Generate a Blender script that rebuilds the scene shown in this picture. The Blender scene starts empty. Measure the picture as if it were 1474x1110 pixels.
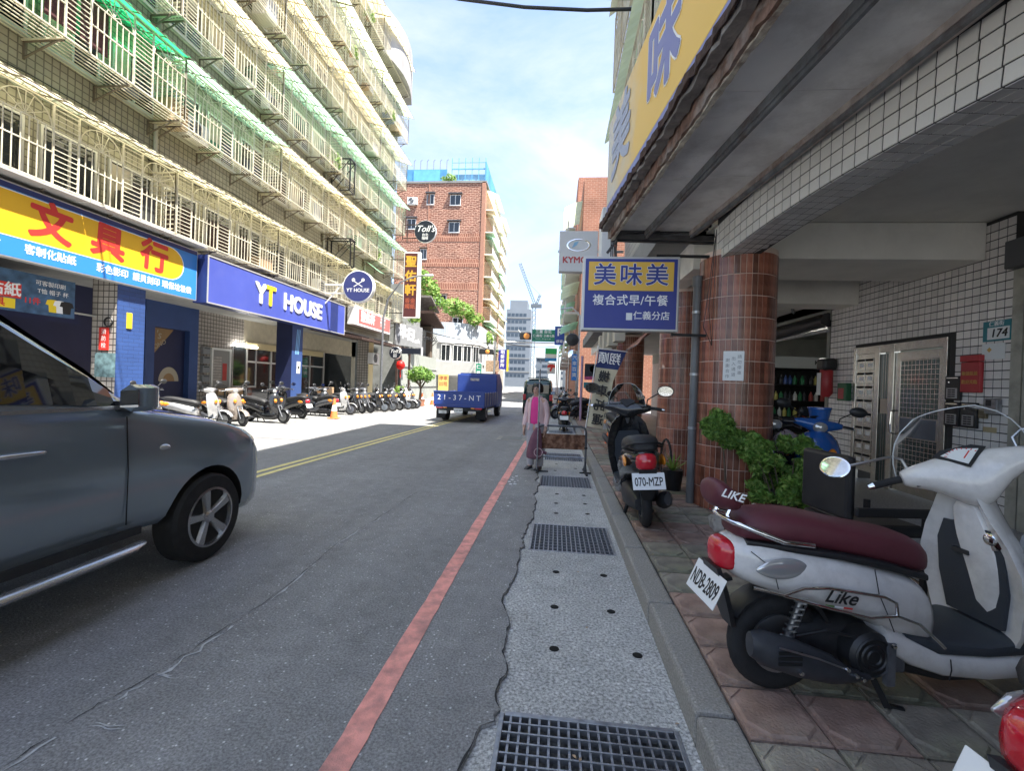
import bpy, bmesh, math, random
from mathutils import Vector, Matrix
random.seed(7)
R = math.radians
S = bpy.context.scene
C = S.collection

# ------------------------------------------------------------------ camera
FPX, IW = 650.0, 1474.0
cam_d = bpy.data.cameras.new('camera')
cam_d.sensor_width = 36.0
cam_d.lens = 36.0 * FPX / IW
cam_d.clip_start, cam_d.clip_end = 0.05, 3000
cam = bpy.data.objects.new('camera', cam_d)
C.objects.link(cam)
yaw, pitch, roll = R(5.617), R(-0.284), R(2.0)
fw = Vector((-math.sin(yaw) * math.cos(pitch), math.cos(yaw) * math.cos(pitch), math.sin(pitch)))
rt = Vector((math.cos(yaw), math.sin(yaw), 0))
up = rt.cross(fw)
rt2 = rt * math.cos(roll) + up * math.sin(roll)
up2 = -rt * math.sin(roll) + up * math.cos(roll)
cm = Matrix((rt2, up2, -fw)).transposed().to_4x4()
cm.translation = (0, 0, 1.5)
cam.matrix_world = cm
S.camera = cam

# ------------------------------------------------------------------ sky, sun, exposure
SUN = Vector((0.36, -0.20, 0.91)).normalized()          # direction towards the sun
w = bpy.data.worlds.new('World')
S.world = w
w.use_nodes = True
nt = w.node_tree
nt.nodes.clear()
N = nt.nodes.new
wo = N('ShaderNodeOutputWorld'); bg = N('ShaderNodeBackground')
sky = N('ShaderNodeTexSky'); sky.sky_type = 'NISHITA'; sky.sun_disc = False
sky.sun_elevation = math.asin(SUN.z)
sky.sun_rotation = math.atan2(SUN.x, SUN.y)
sky.air_density = 1.0; sky.dust_density = 0.8; sky.ozone_density = 3.0
tc = N('ShaderNodeTexCoord'); mp = N('ShaderNodeMapping')
mp.inputs['Scale'].default_value = (1.1, 1.1, 2.6)
mp.inputs['Rotation'].default_value = (0.1, 0.35, 0.6)
n1 = N('ShaderNodeTexNoise'); n1.inputs['Scale'].default_value = 1.3; n1.inputs['Detail'].default_value = 9
n1.inputs['Roughness'].default_value = 0.6; n1.inputs['Distortion'].default_value = 0.6
cr = N('ShaderNodeValToRGB')
cr.color_ramp.elements[0].position = 0.36; cr.color_ramp.elements[0].color = (.05, .05, .05, 1)
cr.color_ramp.elements[1].position = 0.66; cr.color_ramp.elements[1].color = (.9, .9, .9, 1)
mx = N('ShaderNodeMixRGB'); mx.inputs['Color2'].default_value = (2.55, 2.75, 3.3, 1)
L = nt.links.new
L(tc.outputs['Generated'], mp.inputs['Vector']); L(mp.outputs['Vector'], n1.inputs['Vector'])
L(n1.outputs['Fac'], cr.inputs['Fac']); L(cr.outputs['Color'], mx.inputs['Fac'])
L(sky.outputs['Color'], mx.inputs['Color1']); L(mx.outputs['Color'], bg.inputs['Color'])
bg.inputs['Strength'].default_value = 0.066
L(bg.outputs['Background'], wo.inputs['Surface'])

sd = bpy.data.lights.new('sun', 'SUN'); sd.energy = 2.75; sd.angle = R(0.55); sd.color = (1.0, 0.95, 0.87)
sun = bpy.data.objects.new('sun', sd); C.objects.link(sun)
sun.rotation_euler = (-SUN).to_track_quat('-Z', 'Y').to_euler(); sun.location = (20, -10, 40)
S.view_settings.view_transform = 'Standard'; S.view_settings.look = 'None'
S.view_settings.exposure = 2.7; S.view_settings.gamma = 1.0
S.view_settings.use_curve_mapping = False
S.render.engine = 'CYCLES'
S.cycles.max_bounces = 8; S.cycles.diffuse_bounces = 5; S.cycles.transparent_max_bounces = 12
S.cycles.use_denoising = True

# ------------------------------------------------------------------ materials
MATS = {}
def mat(name, col, rough=0.6, metal=0.0, var=0.0, vs=4.0, bump=0.0, bs=60.0, dirt=0.0, ds=1.3, rnd=0.0,
        coat=0.0, emit=0.0, trans=0.0, alpha=1.0, dcol=(0.05, 0.045, 0.04), spec=0.5, stretch=None):
    if name in MATS: return MATS[name]
    m = bpy.data.materials.new(name); m.use_nodes = True
    t = m.node_tree; nd = t.nodes; lk = t.links.new
    b = nd['Principled BSDF']
    b.inputs['Roughness'].default_value = rough; b.inputs['Metallic'].default_value = metal
    b.inputs['Specular IOR Level'].default_value = spec
    if coat: b.inputs['Coat Weight'].default_value = coat; b.inputs['Coat Roughness'].default_value = 0.06
    c4 = (*col, 1)
    b.inputs['Base Color'].default_value = c4
    if alpha < 1: b.inputs['Alpha'].default_value = alpha
    if emit:
        b.inputs['Emission Color'].default_value = c4; b.inputs['Emission Strength'].default_value = emit
    tcn = nd.new('ShaderNodeTexCoord'); vec = tcn.outputs['Object']
    if stretch:
        mpn = nd.new('ShaderNodeMapping'); mpn.inputs['Scale'].default_value = stretch
        lk(vec, mpn.inputs['Vector']); vec = mpn.outputs['Vector']
    last = None
    def mixin(colsock_or_val, fac, blend='MIX', c2=None):
        x = nd.new('ShaderNodeMixRGB'); x.blend_type = blend
        if last is None: x.inputs['Color1'].default_value = c4
        else: lk(last, x.inputs['Color1'])
        if c2 is not None: x.inputs['Color2'].default_value = c2
        else: lk(colsock_or_val, x.inputs['Color2'])
        if isinstance(fac, float): x.inputs['Fac'].default_value = fac
        else: lk(fac, x.inputs['Fac'])
        return x.outputs['Color']
    if var:
        n = nd.new('ShaderNodeTexNoise'); n.inputs['Scale'].default_value = vs; n.inputs['Detail'].default_value = 6
        lk(vec, n.inputs['Vector'])
        mr = nd.new('ShaderNodeMapRange'); mr.inputs['From Min'].default_value = .3; mr.inputs['From Max'].default_value = .7
        mr.inputs['To Min'].default_value = 1 - var; mr.inputs['To Max'].default_value = 1 + var
        lk(n.outputs['Fac'], mr.inputs['Value'])
        last = mixin(mr.outputs['Result'], 1.0, 'MULTIPLY')
    if rnd:
        oi = nd.new('ShaderNodeObjectInfo')
        mr = nd.new('ShaderNodeMapRange'); mr.inputs['To Min'].default_value = 1 - rnd; mr.inputs['To Max'].default_value = 1 + rnd
        lk(oi.outputs['Random'], mr.inputs['Value'])
        last = mixin(mr.outputs['Result'], 1.0, 'MULTIPLY')
    if dirt:
        n = nd.new('ShaderNodeTexNoise'); n.inputs['Scale'].default_value = ds; n.inputs['Detail'].default_value = 9
        n.inputs['Roughness'].default_value = .68
        lk(vec, n.inputs['Vector'])
        mr = nd.new('ShaderNodeMapRange'); mr.inputs['From Min'].default_value = .47; mr.inputs['From Max'].default_value = .72
        mr.inputs['To Max'].default_value = dirt; mr.clamp = True
        lk(n.outputs['Fac'], mr.inputs['Value'])
        last = mixin(None, mr.outputs['Result'], 'MIX', (*dcol, 1))
    if last is not None: lk(last, b.inputs['Base Color'])
    if bump:
        n = nd.new('ShaderNodeTexNoise'); n.inputs['Scale'].default_value = bs; n.inputs['Detail'].default_value = 4
        lk(vec, n.inputs['Vector'])
        bn = nd.new('ShaderNodeBump'); bn.inputs['Strength'].default_value = bump; bn.inputs['Distance'].default_value = 0.02
        lk(n.outputs['Fac'], bn.inputs['Height']); lk(bn.outputs['Normal'], b.inputs['Normal'])
    if trans:      # thin sheet that lets light through
        out = nd['Material Output']; tr = nd.new('ShaderNodeBsdfTranslucent'); ms = nd.new('ShaderNodeMixShader')
        if last is not None: lk(last, tr.inputs['Color'])
        else: tr.inputs['Color'].default_value = c4
        ms.inputs['Fac'].default_value = trans
        lk(b.outputs['BSDF'], ms.inputs[1]); lk(tr.outputs['BSDF'], ms.inputs[2]); lk(ms.outputs['Shader'], out.inputs['Surface'])
    MATS[name] = m
    return m

def grid_mat(name, c1, c2, mortar, w_, h_, ms, axis, rough=.45, offset=0.0, dist=0.0, var=.25, bump=.4):
    """tiles or bricks too far away to be told apart; axis: which two world axes run along the wall"""
    m = bpy.data.materials.new(name); m.use_nodes = True
    t = m.node_tree; nd = t.nodes; lk = t.links.new; b = nd['Principled BSDF']; b.inputs['Roughness'].default_value = rough
    tcn = nd.new('ShaderNodeTexCoord'); sp = nd.new('ShaderNodeSeparateXYZ'); cb = nd.new('ShaderNodeCombineXYZ')
    lk(tcn.outputs['Object'], sp.inputs['Vector'])
    lk(sp.outputs[axis[0]], cb.inputs['X']); lk(sp.outputs[axis[1]], cb.inputs['Y'])
    vec = cb.outputs['Vector']
    if dist:
        n = nd.new('ShaderNodeTexNoise'); n.inputs['Scale'].default_value = 1.6; n.inputs['Detail'].default_value = 3
        lk(vec, n.inputs['Vector'])
        x = nd.new('ShaderNodeVectorMath'); x.operation = 'MULTIPLY_ADD'
        x.inputs[1].default_value = (dist, dist, 0); lk(n.outputs['Color'], x.inputs[0]); lk(vec, x.inputs[2]); vec = x.outputs['Vector']
    br = nd.new('ShaderNodeTexBrick'); br.offset = offset; br.squash = 1.0
    br.inputs['Scale'].default_value = 1.0; br.inputs['Brick Width'].default_value = w_; br.inputs['Row Height'].default_value = h_
    br.inputs['Mortar Size'].default_value = ms; br.inputs['Mortar Smooth'].default_value = .1
    br.inputs['Color1'].default_value = (*c1, 1); br.inputs['Color2'].default_value = (*c2, 1); br.inputs['Mortar'].default_value = (*mortar, 1)
    lk(vec, br.inputs['Vector'])
    n = nd.new('ShaderNodeTexNoise'); n.inputs['Scale'].default_value = .7; n.inputs['Detail'].default_value = 8
    lk(tcn.outputs['Object'], n.inputs['Vector'])
    mr = nd.new('ShaderNodeMapRange'); mr.inputs['From Min'].default_value = .3; mr.inputs['From Max'].default_value = .7
    mr.inputs['To Min'].default_value = 1 - var; mr.inputs['To Max'].default_value = 1 + var * .5
    lk(n.outputs['Fac'], mr.inputs['Value'])
    mx = nd.new('ShaderNodeMixRGB'); mx.blend_type = 'MULTIPLY'; mx.inputs['Fac'].default_value = 1
    lk(br.outputs['Color'], mx.inputs['Color1']); lk(mr.outputs['Result'], mx.inputs['Color2']); lk(mx.outputs['Color'], b.inputs['Base Color'])
    bn = nd.new('ShaderNodeBump'); bn.invert = True; bn.inputs['Strength'].default_value = bump; bn.inputs['Distance'].default_value = .01
    lk(br.outputs['Fac'], bn.inputs['Height']); lk(bn.outputs['Normal'], b.inputs['Normal'])
    MATS[name] = m
    return m

def aggregate_mat(name, base, dark, light, fine, specks, rough=.85, bump=.5, patch=.25, wear=None, streak=0):
    """asphalt, exposed concrete and stone: a fine grain, light and dark stones, broad patches and stains"""
    m = bpy.data.materials.new(name); m.use_nodes = True
    t = m.node_tree; nd = t.nodes; lk = t.links.new; b = nd['Principled BSDF']; b.inputs['Roughness'].default_value = rough
    tcn = nd.new('ShaderNodeTexCoord'); vec = tcn.outputs['Object']
    def noise(sc, det=4, ro=.6):
        n = nd.new('ShaderNodeTexNoise'); n.inputs['Scale'].default_value = sc; n.inputs['Detail'].default_value = det
        n.inputs['Roughness'].default_value = ro; lk(vec, n.inputs['Vector']); return n.outputs['Fac']
    def ramp(f, p0, p1, c0, c1):
        r = nd.new('ShaderNodeValToRGB'); e = r.color_ramp.elements
        e[0].position = p0; e[1].position = p1; e[0].color = (*c0, 1); e[1].color = (*c1, 1); lk(f, r.inputs['Fac']); return r.outputs['Color']
    def mix(a, bb, f, blend='MIX'):
        x = nd.new('ShaderNodeMixRGB'); x.blend_type = blend
        for s, v in (('Color1', a), ('Color2', bb), ('Fac', f)):
            if isinstance(v, (float, int)): x.inputs[s].default_value = v
            elif isinstance(v, tuple): x.inputs[s].default_value = (*v, 1)
            else: lk(v, x.inputs[s])
        return x.outputs['Color']
    c = ramp(noise(fine, 3, .7), .36, .64, dark, base)
    v = nd.new('ShaderNodeTexVoronoi'); v.inputs['Scale'].default_value = fine * .55; lk(vec, v.inputs['Vector'])
    sp = ramp(v.outputs['Color'], .70, .82, (0, 0, 0), (1, 1, 1))
    sd_ = ramp(v.outputs['Distance'], .12, .32, (1, 1, 1), (0, 0, 0))
    sf = mix(sp, sd_, 1.0, 'MULTIPLY'); sf = mix(sf, (specks, specks, specks), 1.0, 'MULTIPLY')
    c = mix(c, light, sf)
    pt = ramp(noise(.55, 7, .62), .3, .72, (1 - patch,) * 3, (1 + patch * .5,) * 3)
    c = mix(c, pt, 1.0, 'MULTIPLY')
    st = ramp(noise(2.3, 9, .7), .56, .74, (1, 1, 1), (.62, .6, .58))
    c = mix(c, st, .6, 'MULTIPLY')
    if streak:
        mpn = nd.new('ShaderNodeMapping'); mpn.inputs['Scale'].default_value = (1.6, .07, 1); lk(tcn.outputs['Object'], mpn.inputs['Vector'])
        n_ = nd.new('ShaderNodeTexNoise'); n_.inputs['Scale'].default_value = 1.0; n_.inputs['Detail'].default_value = 5; lk(mpn.outputs['Vector'], n_.inputs['Vector'])
        c = mix(c, ramp(n_.outputs['Fac'], .32, .68, (1-streak,)*3, (1+streak*.6,)*3), 1.0, 'MULTIPLY')
        n_ = nd.new('ShaderNodeTexNoise'); n_.inputs['Scale'].default_value = 7; n_.inputs['Detail'].default_value = 8; n_.inputs['Roughness'].default_value = .75; lk(vec, n_.inputs['Vector'])
        c = mix(c, ramp(n_.outputs['Fac'], .3, .7, (.80,.80,.80), (1.14,1.14,1.14)), 1.0, 'MULTIPLY')
    if wear: c = mix(c, wear, ramp(noise(.9, 10, .75), .55, .8, (0, 0, 0), (.8, .8, .8)))
    lk(c, b.inputs['Base Color'])
    bn = nd.new('ShaderNodeBump'); bn.inputs['Strength'].default_value = bump; bn.inputs['Distance'].default_value = .004
    lk(noise(fine * .8, 4), bn.inputs['Height']); lk(bn.outputs['Normal'], b.inputs['Normal'])
    MATS[name] = m
    return m

# ------------------------------------------------------------------ mesh helpers
class MB:
    """collects shapes; build() links them as ONE mesh object"""
    def __init__(s): s.v = []; s.f = []; s.mi = []; s.m = 0
    def add(s, vs, fs):
        o = len(s.v); s.v += [tuple(p) for p in vs]
        for f in fs: s.f.append([i + o for i in f]); s.mi.append(s.m)
        return s
    def box(s, x0, x1, y0, y1, z0, z1):
        return s.add([(x0,y0,z0),(x1,y0,z0),(x1,y1,z0),(x0,y1,z0),(x0,y0,z1),(x1,y0,z1),(x1,y1,z1),(x0,y1,z1)],
                     [(0,3,2,1),(4,5,6,7),(0,1,5,4),(1,2,6,5),(2,3,7,6),(3,0,4,7)])
    def cbox(s, x0, x1, y0, y1, z0, z1, b=.01):
        """box with chamfered edges"""
        bm = bmesh.new(); bmesh.ops.create_cube(bm, size=1)
        for v in bm.verts: v.co = Vector(((x0+x1)/2 + v.co.x*(x1-x0), (y0+y1)/2 + v.co.y*(y1-y0), (z0+z1)/2 + v.co.z*(z1-z0)))
        bmesh.ops.bevel(bm, geom=bm.edges[:], offset=b, segments=2, affect='EDGES', profile=.5)
        bm.verts.index_update()
        s.add([v.co.copy() for v in bm.verts], [[v.index for v in f.verts] for f in bm.faces]); bm.free(); return s
    def bar(s, p, q, w=.012, h=None, caps=True):
        p, q = Vector(p), Vector(q); d = (q - p)
        if d.length < 1e-6: return s
        d.normalize(); h = h or w
        a = Vector((0,0,1)) if abs(d.z) < .9 else Vector((1,0,0))
        u = d.cross(a).normalized() * (w/2); v = u.cross(d).normalized() * (h/2)
        vs = [p-u-v, p+u-v, p+u+v, p-u+v, q-u-v, q+u-v, q+u+v, q-u+v]
        fs = [(0,1,5,4),(1,2,6,5),(2,3,7,6),(3,0,4,7)]
        if caps: fs += [(3,2,1,0),(4,5,6,7)]
        return s.add(vs, fs)
    def tube(s, pts, r, n=8, closed=False, caps=True):
        pts = [Vector(p) for p in pts]; k = len(pts); rs = r if isinstance(r, (list, tuple)) else [r]*k
        vs = []; prev = None
        for i, p in enumerate(pts):
            a = pts[i-1] if (i > 0 or closed) else p; b = pts[(i+1) % k] if (i < k-1 or closed) else p
            d = (b - a).normalized()
            if prev is None:
                ref = Vector((0,0,1)) if abs(d.z) < .9 else Vector((1,0,0)); u = d.cross(ref).normalized()
            else:
                u = (prev - d * prev.dot(d)).normalized()
            prev = u; v = d.cross(u)
            for j in range(n):
                t = 2*math.pi*j/n; vs.append(p + (u*math.cos(t) + v*math.sin(t))*rs[i])
        fs = []
        for i in range(k if closed else k-1):
            for j in range(n):
                a = i*n + j; b = i*n + (j+1) % n; c = ((i+1) % k)*n + (j+1) % n; e = ((i+1) % k)*n + j
                fs.append((a, b, c, e))
        if caps and not closed: fs += [tuple(range(n))[::-1], tuple(range((k-1)*n, k*n))]
        return s.add(vs, fs)
    def loft(s, rings, cap0=True, cap1=True, closed=True):
        n = len(rings[0]); vs = [p for r in rings for p in r]; fs = []
        for i in range(len(rings)-1):
            for j in range(n if closed else n-1):
                fs.append((i*n+j, i*n+(j+1) % n, (i+1)*n+(j+1) % n, (i+1)*n+j))
        if cap0: fs.append(tuple(range(n))[::-1])
        if cap1: fs.append(tuple(range((len(rings)-1)*n, len(rings)*n)))
        return s.add(vs, fs)
    def lathe(s, prof, c=(0,0,0), axis='y', n=24, ang=None):
        """profile [(r, along axis)]"""
        vs = []; cx, cy, cz = c
        for r, h in prof:
            for j in range(n):
                t = 2*math.pi*j/n; a, b = r*math.cos(t), r*math.sin(t)
                vs.append((cx+a, cy+h, cz+b) if axis == 'y' else (cx+a, cy+b, cz+h) if axis == 'z' else (cx+h, cy+a, cz+b))
        fs = [(i*n+j, i*n+(j+1) % n, (i+1)*n+(j+1) % n, (i+1)*n+j) for i in range(len(prof)-1) for j in range(n)]
        if prof[0][0] > 1e-5: fs.append(tuple(range(n))[::-1])
        if prof[-1][0] > 1e-5: fs.append(tuple(range((len(prof)-1)*n, len(prof)*n)))
        return s.add(vs, fs)
    def torus(s, c, R_, r, axis='y', n=24, k=8, sq=1.0):
        vs = []; cx, cy, cz = c
        for i in range(n):
            t = 2*math.pi*i/n
            for j in range(k):
                a = 2*math.pi*j/k; rr = R_ + r*math.cos(a); h = r*math.sin(a)*sq
                x, y = rr*math.cos(t), rr*math.sin(t)
                vs.append((cx+x, cy+h, cz+y) if axis == 'y' else (cx+x, cy+y, cz+h) if axis == 'z' else (cx+h, cy+x, cz+y))
        fs = [(i*k+j, i*k+(j+1) % k, ((i+1) % n)*k+(j+1) % k, ((i+1) % n)*k+j) for i in range(n) for j in range(k)]
        return s.add(vs, fs)
    def prism(s, poly, axis, d0, d1):
        """2D outline pushed along an axis: 'x' outline is (y,z), 'y' is (x,z), 'z' is (x,y)"""
        def P(p, d): return (d, p[0], p[1]) if axis == 'x' else (p[0], d, p[1]) if axis == 'y' else (p[0], p[1], d)
        n = len(poly); vs = [P(p, d0) for p in poly] + [P(p, d1) for p in poly]
        fs = [tuple(range(n))[::-1], tuple(range(n, 2*n))] + [(i, (i+1) % n, n+(i+1) % n, n+i) for i in range(n)]
        return s.add(vs, fs)
    def quad(s, a, b, c, d): return s.add([a, b, c, d], [(0,1,2,3)])
    def xf(s, M):
        s.v = [tuple(M @ Vector(p)) for p in s.v]; return s
    def mesh(s, name, mats, smooth=None):
        me = bpy.data.meshes.new(name); me.from_pydata(s.v, [], s.f)
        if not isinstance(mats, (list, tuple)): mats = [mats]
        for m in mats: me.materials.append(MATS[m] if isinstance(m, str) else m)
        if len(mats) > 1: me.polygons.foreach_set('material_index', s.mi)
        bm = bmesh.new(); bm.from_mesh(me); bmesh.ops.recalc_face_normals(bm, faces=bm.faces[:]); bm.to_mesh(me); bm.free()
        if smooth is not None:
            me.polygons.foreach_set('use_smooth', [True]*len(me.polygons)); me.set_sharp_from_angle(angle=R(smooth))
        me.update(); return me
    def build(s, name, mats, parent=None, smooth=None, subsurf=0, bevel=0, loc=None):
        return link(name, s.mesh(name, mats, smooth), parent, subsurf, bevel, loc)

def link(name, me, parent=None, subsurf=0, bevel=0, loc=None):
    o = bpy.data.objects.new(name, me); C.objects.link(o)
    if parent is not None: o.parent = parent
    if loc is not None: o.location = loc
    if bevel:
        b = o.modifiers.new('bevel', 'BEVEL'); b.width = bevel; b.segments = 2; b.limit_method = 'ANGLE'
    if subsurf:
        b = o.modifiers.new('subdivision', 'SUBSURF'); b.levels = b.render_levels = subsurf
    return o
def tag(o, label, cat, group=None):
    o['label'] = label; o['category'] = cat
    if group: o['group'] = group
    return o
def thing(name, label, cat, loc=(0,0,0), rz=0.0, group=None, M=None):
    o = bpy.data.objects.new(name, None); C.objects.link(o); o.empty_display_size = .2
    if M is not None: o.matrix_world = M
    else: o.location = loc; o.rotation_euler = (0, 0, rz)
    return tag(o, label, cat, group)
def structure(o): o['kind'] = 'structure'; return o
def stuff(o): o['kind'] = 'stuff'; return o
def frameM(o, right, upv=(0,0,1)):
    r = Vector(right).normalized(); u = Vector(upv).normalized(); n = r.cross(u)
    M = Matrix((r, u, n)).transposed().to_4x4(); M.translation = o; return M
def copy_tree(o, parent=None):
    c = o.copy(); C.objects.link(c); c.parent = parent
    if parent is not None: c.matrix_parent_inverse = o.matrix_parent_inverse.copy()
    for ch in list(o.children): copy_tree(ch, c)
    return c

TXT = {}
def text(s, size, m, parent, x, y, z=.004, bold=0.0, ext=.003, align='CENTER', name='lettering', sx=1.0, rot=0.0, shear=0.0, spacing=1.0):
    """flat lettering in the local frame of its sign (x right, y up, z out)"""
    key = (s, bold, ext, align, shear, spacing, m)
    if key not in TXT:
        cu = bpy.data.curves.new('lettering', 'FONT'); cu.body = s; cu.size = 1; cu.align_x = align; cu.align_y = 'CENTER'
        cu.extrude = ext / max(size, 1e-3); cu.shear = shear; cu.space_character = spacing; cu.resolution_u = 3
        o = bpy.data.objects.new('lettering', cu); C.objects.link(o)
        dg = bpy.context.evaluated_depsgraph_get()
        me = bpy.data.meshes.new_from_object(o.evaluated_get(dg)); bpy.data.objects.remove(o)
        if bold:      # a heavier weight: the same glyphs set several times, a hair apart
            vv = [v.co.copy() for v in me.vertices]; ff = [list(p.vertices) for p in me.polygons]; V2, F2 = [], []
            dirs = [(0,0)] + [(math.cos(k*math.pi/4), math.sin(k*math.pi/4)) for k in range(8 if bold > .02 else 4)] if bold > .02 else [(0,0),(1,.4),(-1,-.4),(.4,-1),(-.4,1)]
            for k, (dx, dy) in enumerate(dirs):
                o_ = len(V2); V2 += [(p.x+dx*bold, p.y+dy*bold, p.z + k*.00006/max(size,1e-3)) for p in vv]; F2 += [[i+o_ for i in f_] for f_ in ff]
            me = bpy.data.meshes.new('lettering'); me.from_pydata(V2, [], F2)
        me.materials.clear(); me.materials.append(MATS[m]); TXT[key] = me
    o = link(name, TXT[key], parent); o.location = (x, y, z); o.scale = (size*sx, size, size); o.rotation_euler = (0, 0, rot)
    return o

def ell(cx, cz, hw, zb, zt, n=14, p=2.4, x=0.0):
    """ring in the y-z plane at x: a rounded-square section"""
    out = []; h = (zt-zb)/2; zc = (zt+zb)/2
    for i in range(n):
        t = 2*math.pi*i/n; c, s_ = math.cos(t), math.sin(t)
        out.append((x, math.copysign(abs(c)**(2/p), c)*hw, zc + math.copysign(abs(s_)**(2/p), s_)*h))
    return out

def foliage(name, blobs, n, size, mats, parent=None, seed=1, flat=.5, long=1.6):
    """leaf-sized faces spread through lumpy volumes; blobs [(x,y,z,rx,ry,rz)]"""
    rr = random.Random(seed); m = MB(); vol = [b[3]*b[4]*b[5] for b in blobs]; tot = sum(vol)
    for b, vv in zip(blobs, vol):
        for _ in range(int(n*vv/tot)):
            while True:
                x, y, z = rr.uniform(-1,1), rr.uniform(-1,1), rr.uniform(-1,1); d = x*x+y*y+z*z
                if d < 1 and d > rr.random()*.55: break
            k = 1 + .16*math.sin(5*x+3*z+b[0]*9) + .12*math.sin(7*y+4*x)
            c = Vector((b[0]+x*b[3]*k, b[1]+y*b[4]*k, b[2]+z*b[5]*k))
            nrm = Vector((x+rr.gauss(0,flat), y+rr.gauss(0,flat), z+.35+rr.gauss(0,flat))).normalized()
            u = nrm.cross(Vector((rr.gauss(0,1), rr.gauss(0,1), rr.gauss(0,1)))).normalized(); v = nrm.cross(u)
            s_ = size*rr.uniform(.6,1.3); u *= s_*.5; v *= s_*long*.5
            m.m = rr.randrange(len(mats))
            m.add([c-v, c+u*.9-v*.1+nrm*s_*.1, c+v, c-u*.9-v*.1+nrm*s_*.1], [(0,1,2,3)])
    return m.build(name, mats, parent)
# ------------------------------------------------------------------ shared materials
aggregate_mat('asphalt', (.37,.365,.362), (.175,.172,.17), (.78,.78,.78), 85, 1.0, rough=.85, bump=.9, patch=.2, streak=.16)
aggregate_mat('gutter_concrete', (.72,.72,.70), (.24,.24,.235), (.92,.92,.90), 62, 1.0, rough=.9, bump=1.0, patch=.25, streak=.12)
aggregate_mat('kerb_concrete', (.43,.41,.375), (.25,.235,.21), (.62,.60,.56), 90, .6, rough=.9, bump=.6, patch=.35, wear=(.10,.10,.08))
aggregate_mat('pale_concrete', (.27,.27,.26), (.20,.20,.195), (.36,.36,.35), 60, .5, rough=.9, bump=.3, patch=.2)
aggregate_mat('terrazzo', (.50,.50,.50), (.22,.22,.23), (.75,.75,.75), 46, 1.0, rough=.5, bump=.1, patch=.2)
mat('red_paint', (.88,.37,.31), .7, var=.2, vs=14, dirt=.6, ds=5, dcol=(.16,.13,.13), bump=.3, bs=180)
mat('yellow_paint', (.80,.68,.28), .7, var=.12, vs=10, dirt=.35, ds=4, dcol=(.25,.24,.2))
mat('white_scuff', (.46,.47,.48), .8, var=.25, vs=22)
mat('crack', (.03,.03,.031), .95)
mat('black_void', (.006,.006,.006), .95)
mat('grey_steel', (.30,.31,.33), .42, .75, var=.3, vs=20, bump=.15, bs=120)
mat('galvanised', (.42,.44,.46), .38, .8, var=.2, vs=8)
mat('stainless', (.56,.54,.50), .24, .95, var=.12, vs=9, bump=.05, bs=40)
mat('chrome', (.82,.82,.83), .07, 1.0)
mat('black_metal', (.02,.021,.023), .45, .3)
mat('black_plastic', (.018,.019,.021), .42, var=.2, vs=30, bump=.08, bs=300)
mat('grey_plastic', (.10,.105,.115), .5, var=.2, vs=30)
mat('rubber', (.016,.016,.017), .8, var=.25, vs=20, bump=.2, bs=120)
mat('white_paint', (.78,.78,.77), .45, var=.06, vs=3)
mat('white_letter', (.85,.85,.84), .5)
mat('black_letter', (.015,.015,.015), .6)
mat('rust', (.19,.115,.085), .85, .2, var=.5, vs=14, dirt=.95, ds=3, dcol=(.36,.35,.33), bump=.6, bs=30)
mat('rust_dark', (.06,.035,.028), .9, .2, var=.5, vs=12, bump=.6, bs=30)
mat('soffit', (.80,.785,.76), .8, var=.15, vs=1.5, dirt=.5, ds=2.0, dcol=(.27,.24,.21))
mat('plaster', (.82,.79,.72), .85, var=.06, vs=2, dirt=.25, ds=1.5, dcol=(.35,.31,.26))
mat('grout_dark', (.05,.047,.045), .9)
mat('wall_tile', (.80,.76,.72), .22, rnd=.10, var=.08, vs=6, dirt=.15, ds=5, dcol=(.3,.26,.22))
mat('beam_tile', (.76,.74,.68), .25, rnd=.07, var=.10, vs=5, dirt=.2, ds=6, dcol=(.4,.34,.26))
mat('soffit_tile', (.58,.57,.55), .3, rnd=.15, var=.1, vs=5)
mat('column_tile', (.265,.092,.055), .3, rnd=.5, var=.38, vs=11, stretch=(1,1,.6), dirt=.35, ds=9, dcol=(.13,.12,.085), coat=.2)
mat('paver_red', (.30,.20,.16), .8, rnd=.25, var=.38, vs=7, dirt=.75, ds=2.6, dcol=(.20,.19,.16), bump=.5, bs=70)
mat('paver_grey', (.29,.26,.215), .8, rnd=.25, var=.38, vs=7, dirt=.75, ds=2.0, dcol=(.17,.20,.10), bump=.5, bs=70)
mat('glass_dark', (.018,.022,.025), .06, spec=.8)
mat('glass_green', (.05,.075,.07), .08, spec=.8)
mat('window_frame', (.62,.62,.60), .4, .3)
mat('cage_white', (.70,.655,.52), .5, var=.2, vs=3, dirt=.6, ds=2.2, dcol=(.35,.27,.18))
mat('awning_cream', (.82,.78,.54), .6, var=.15, vs=1.2, dirt=.4, ds=1.5, dcol=(.5,.42,.2), trans=.6)
mat('awning_green', (.42,.72,.50), .6, var=.12, vs=1.2, trans=.6)
mat('awning_pale', (.72,.80,.55), .6, var=.12, vs=1.2, trans=.6)
mat('awning_yellow', (.82,.70,.42), .6, var=.14, vs=1.2, trans=.6)
mat('awning_vivid', (.04,.62,.22), .55, var=.1, vs=1, trans=.6)
mat('leaf_a', (.15,.30,.05), .55, trans=.3); mat('leaf_b', (.09,.20,.035), .55, trans=.3); mat('leaf_c', (.24,.38,.08), .55, trans=.3)
mat('leaf_pale', (.30,.42,.10), .55, trans=.35)  # palest leaf green, strewn at random among the other leaf colours
mat('bark', (.12,.09,.065), .9, var=.3, vs=15, bump=.5, bs=40)
mat('terracotta', (.38,.17,.10), .8, var=.15, vs=8)

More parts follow.
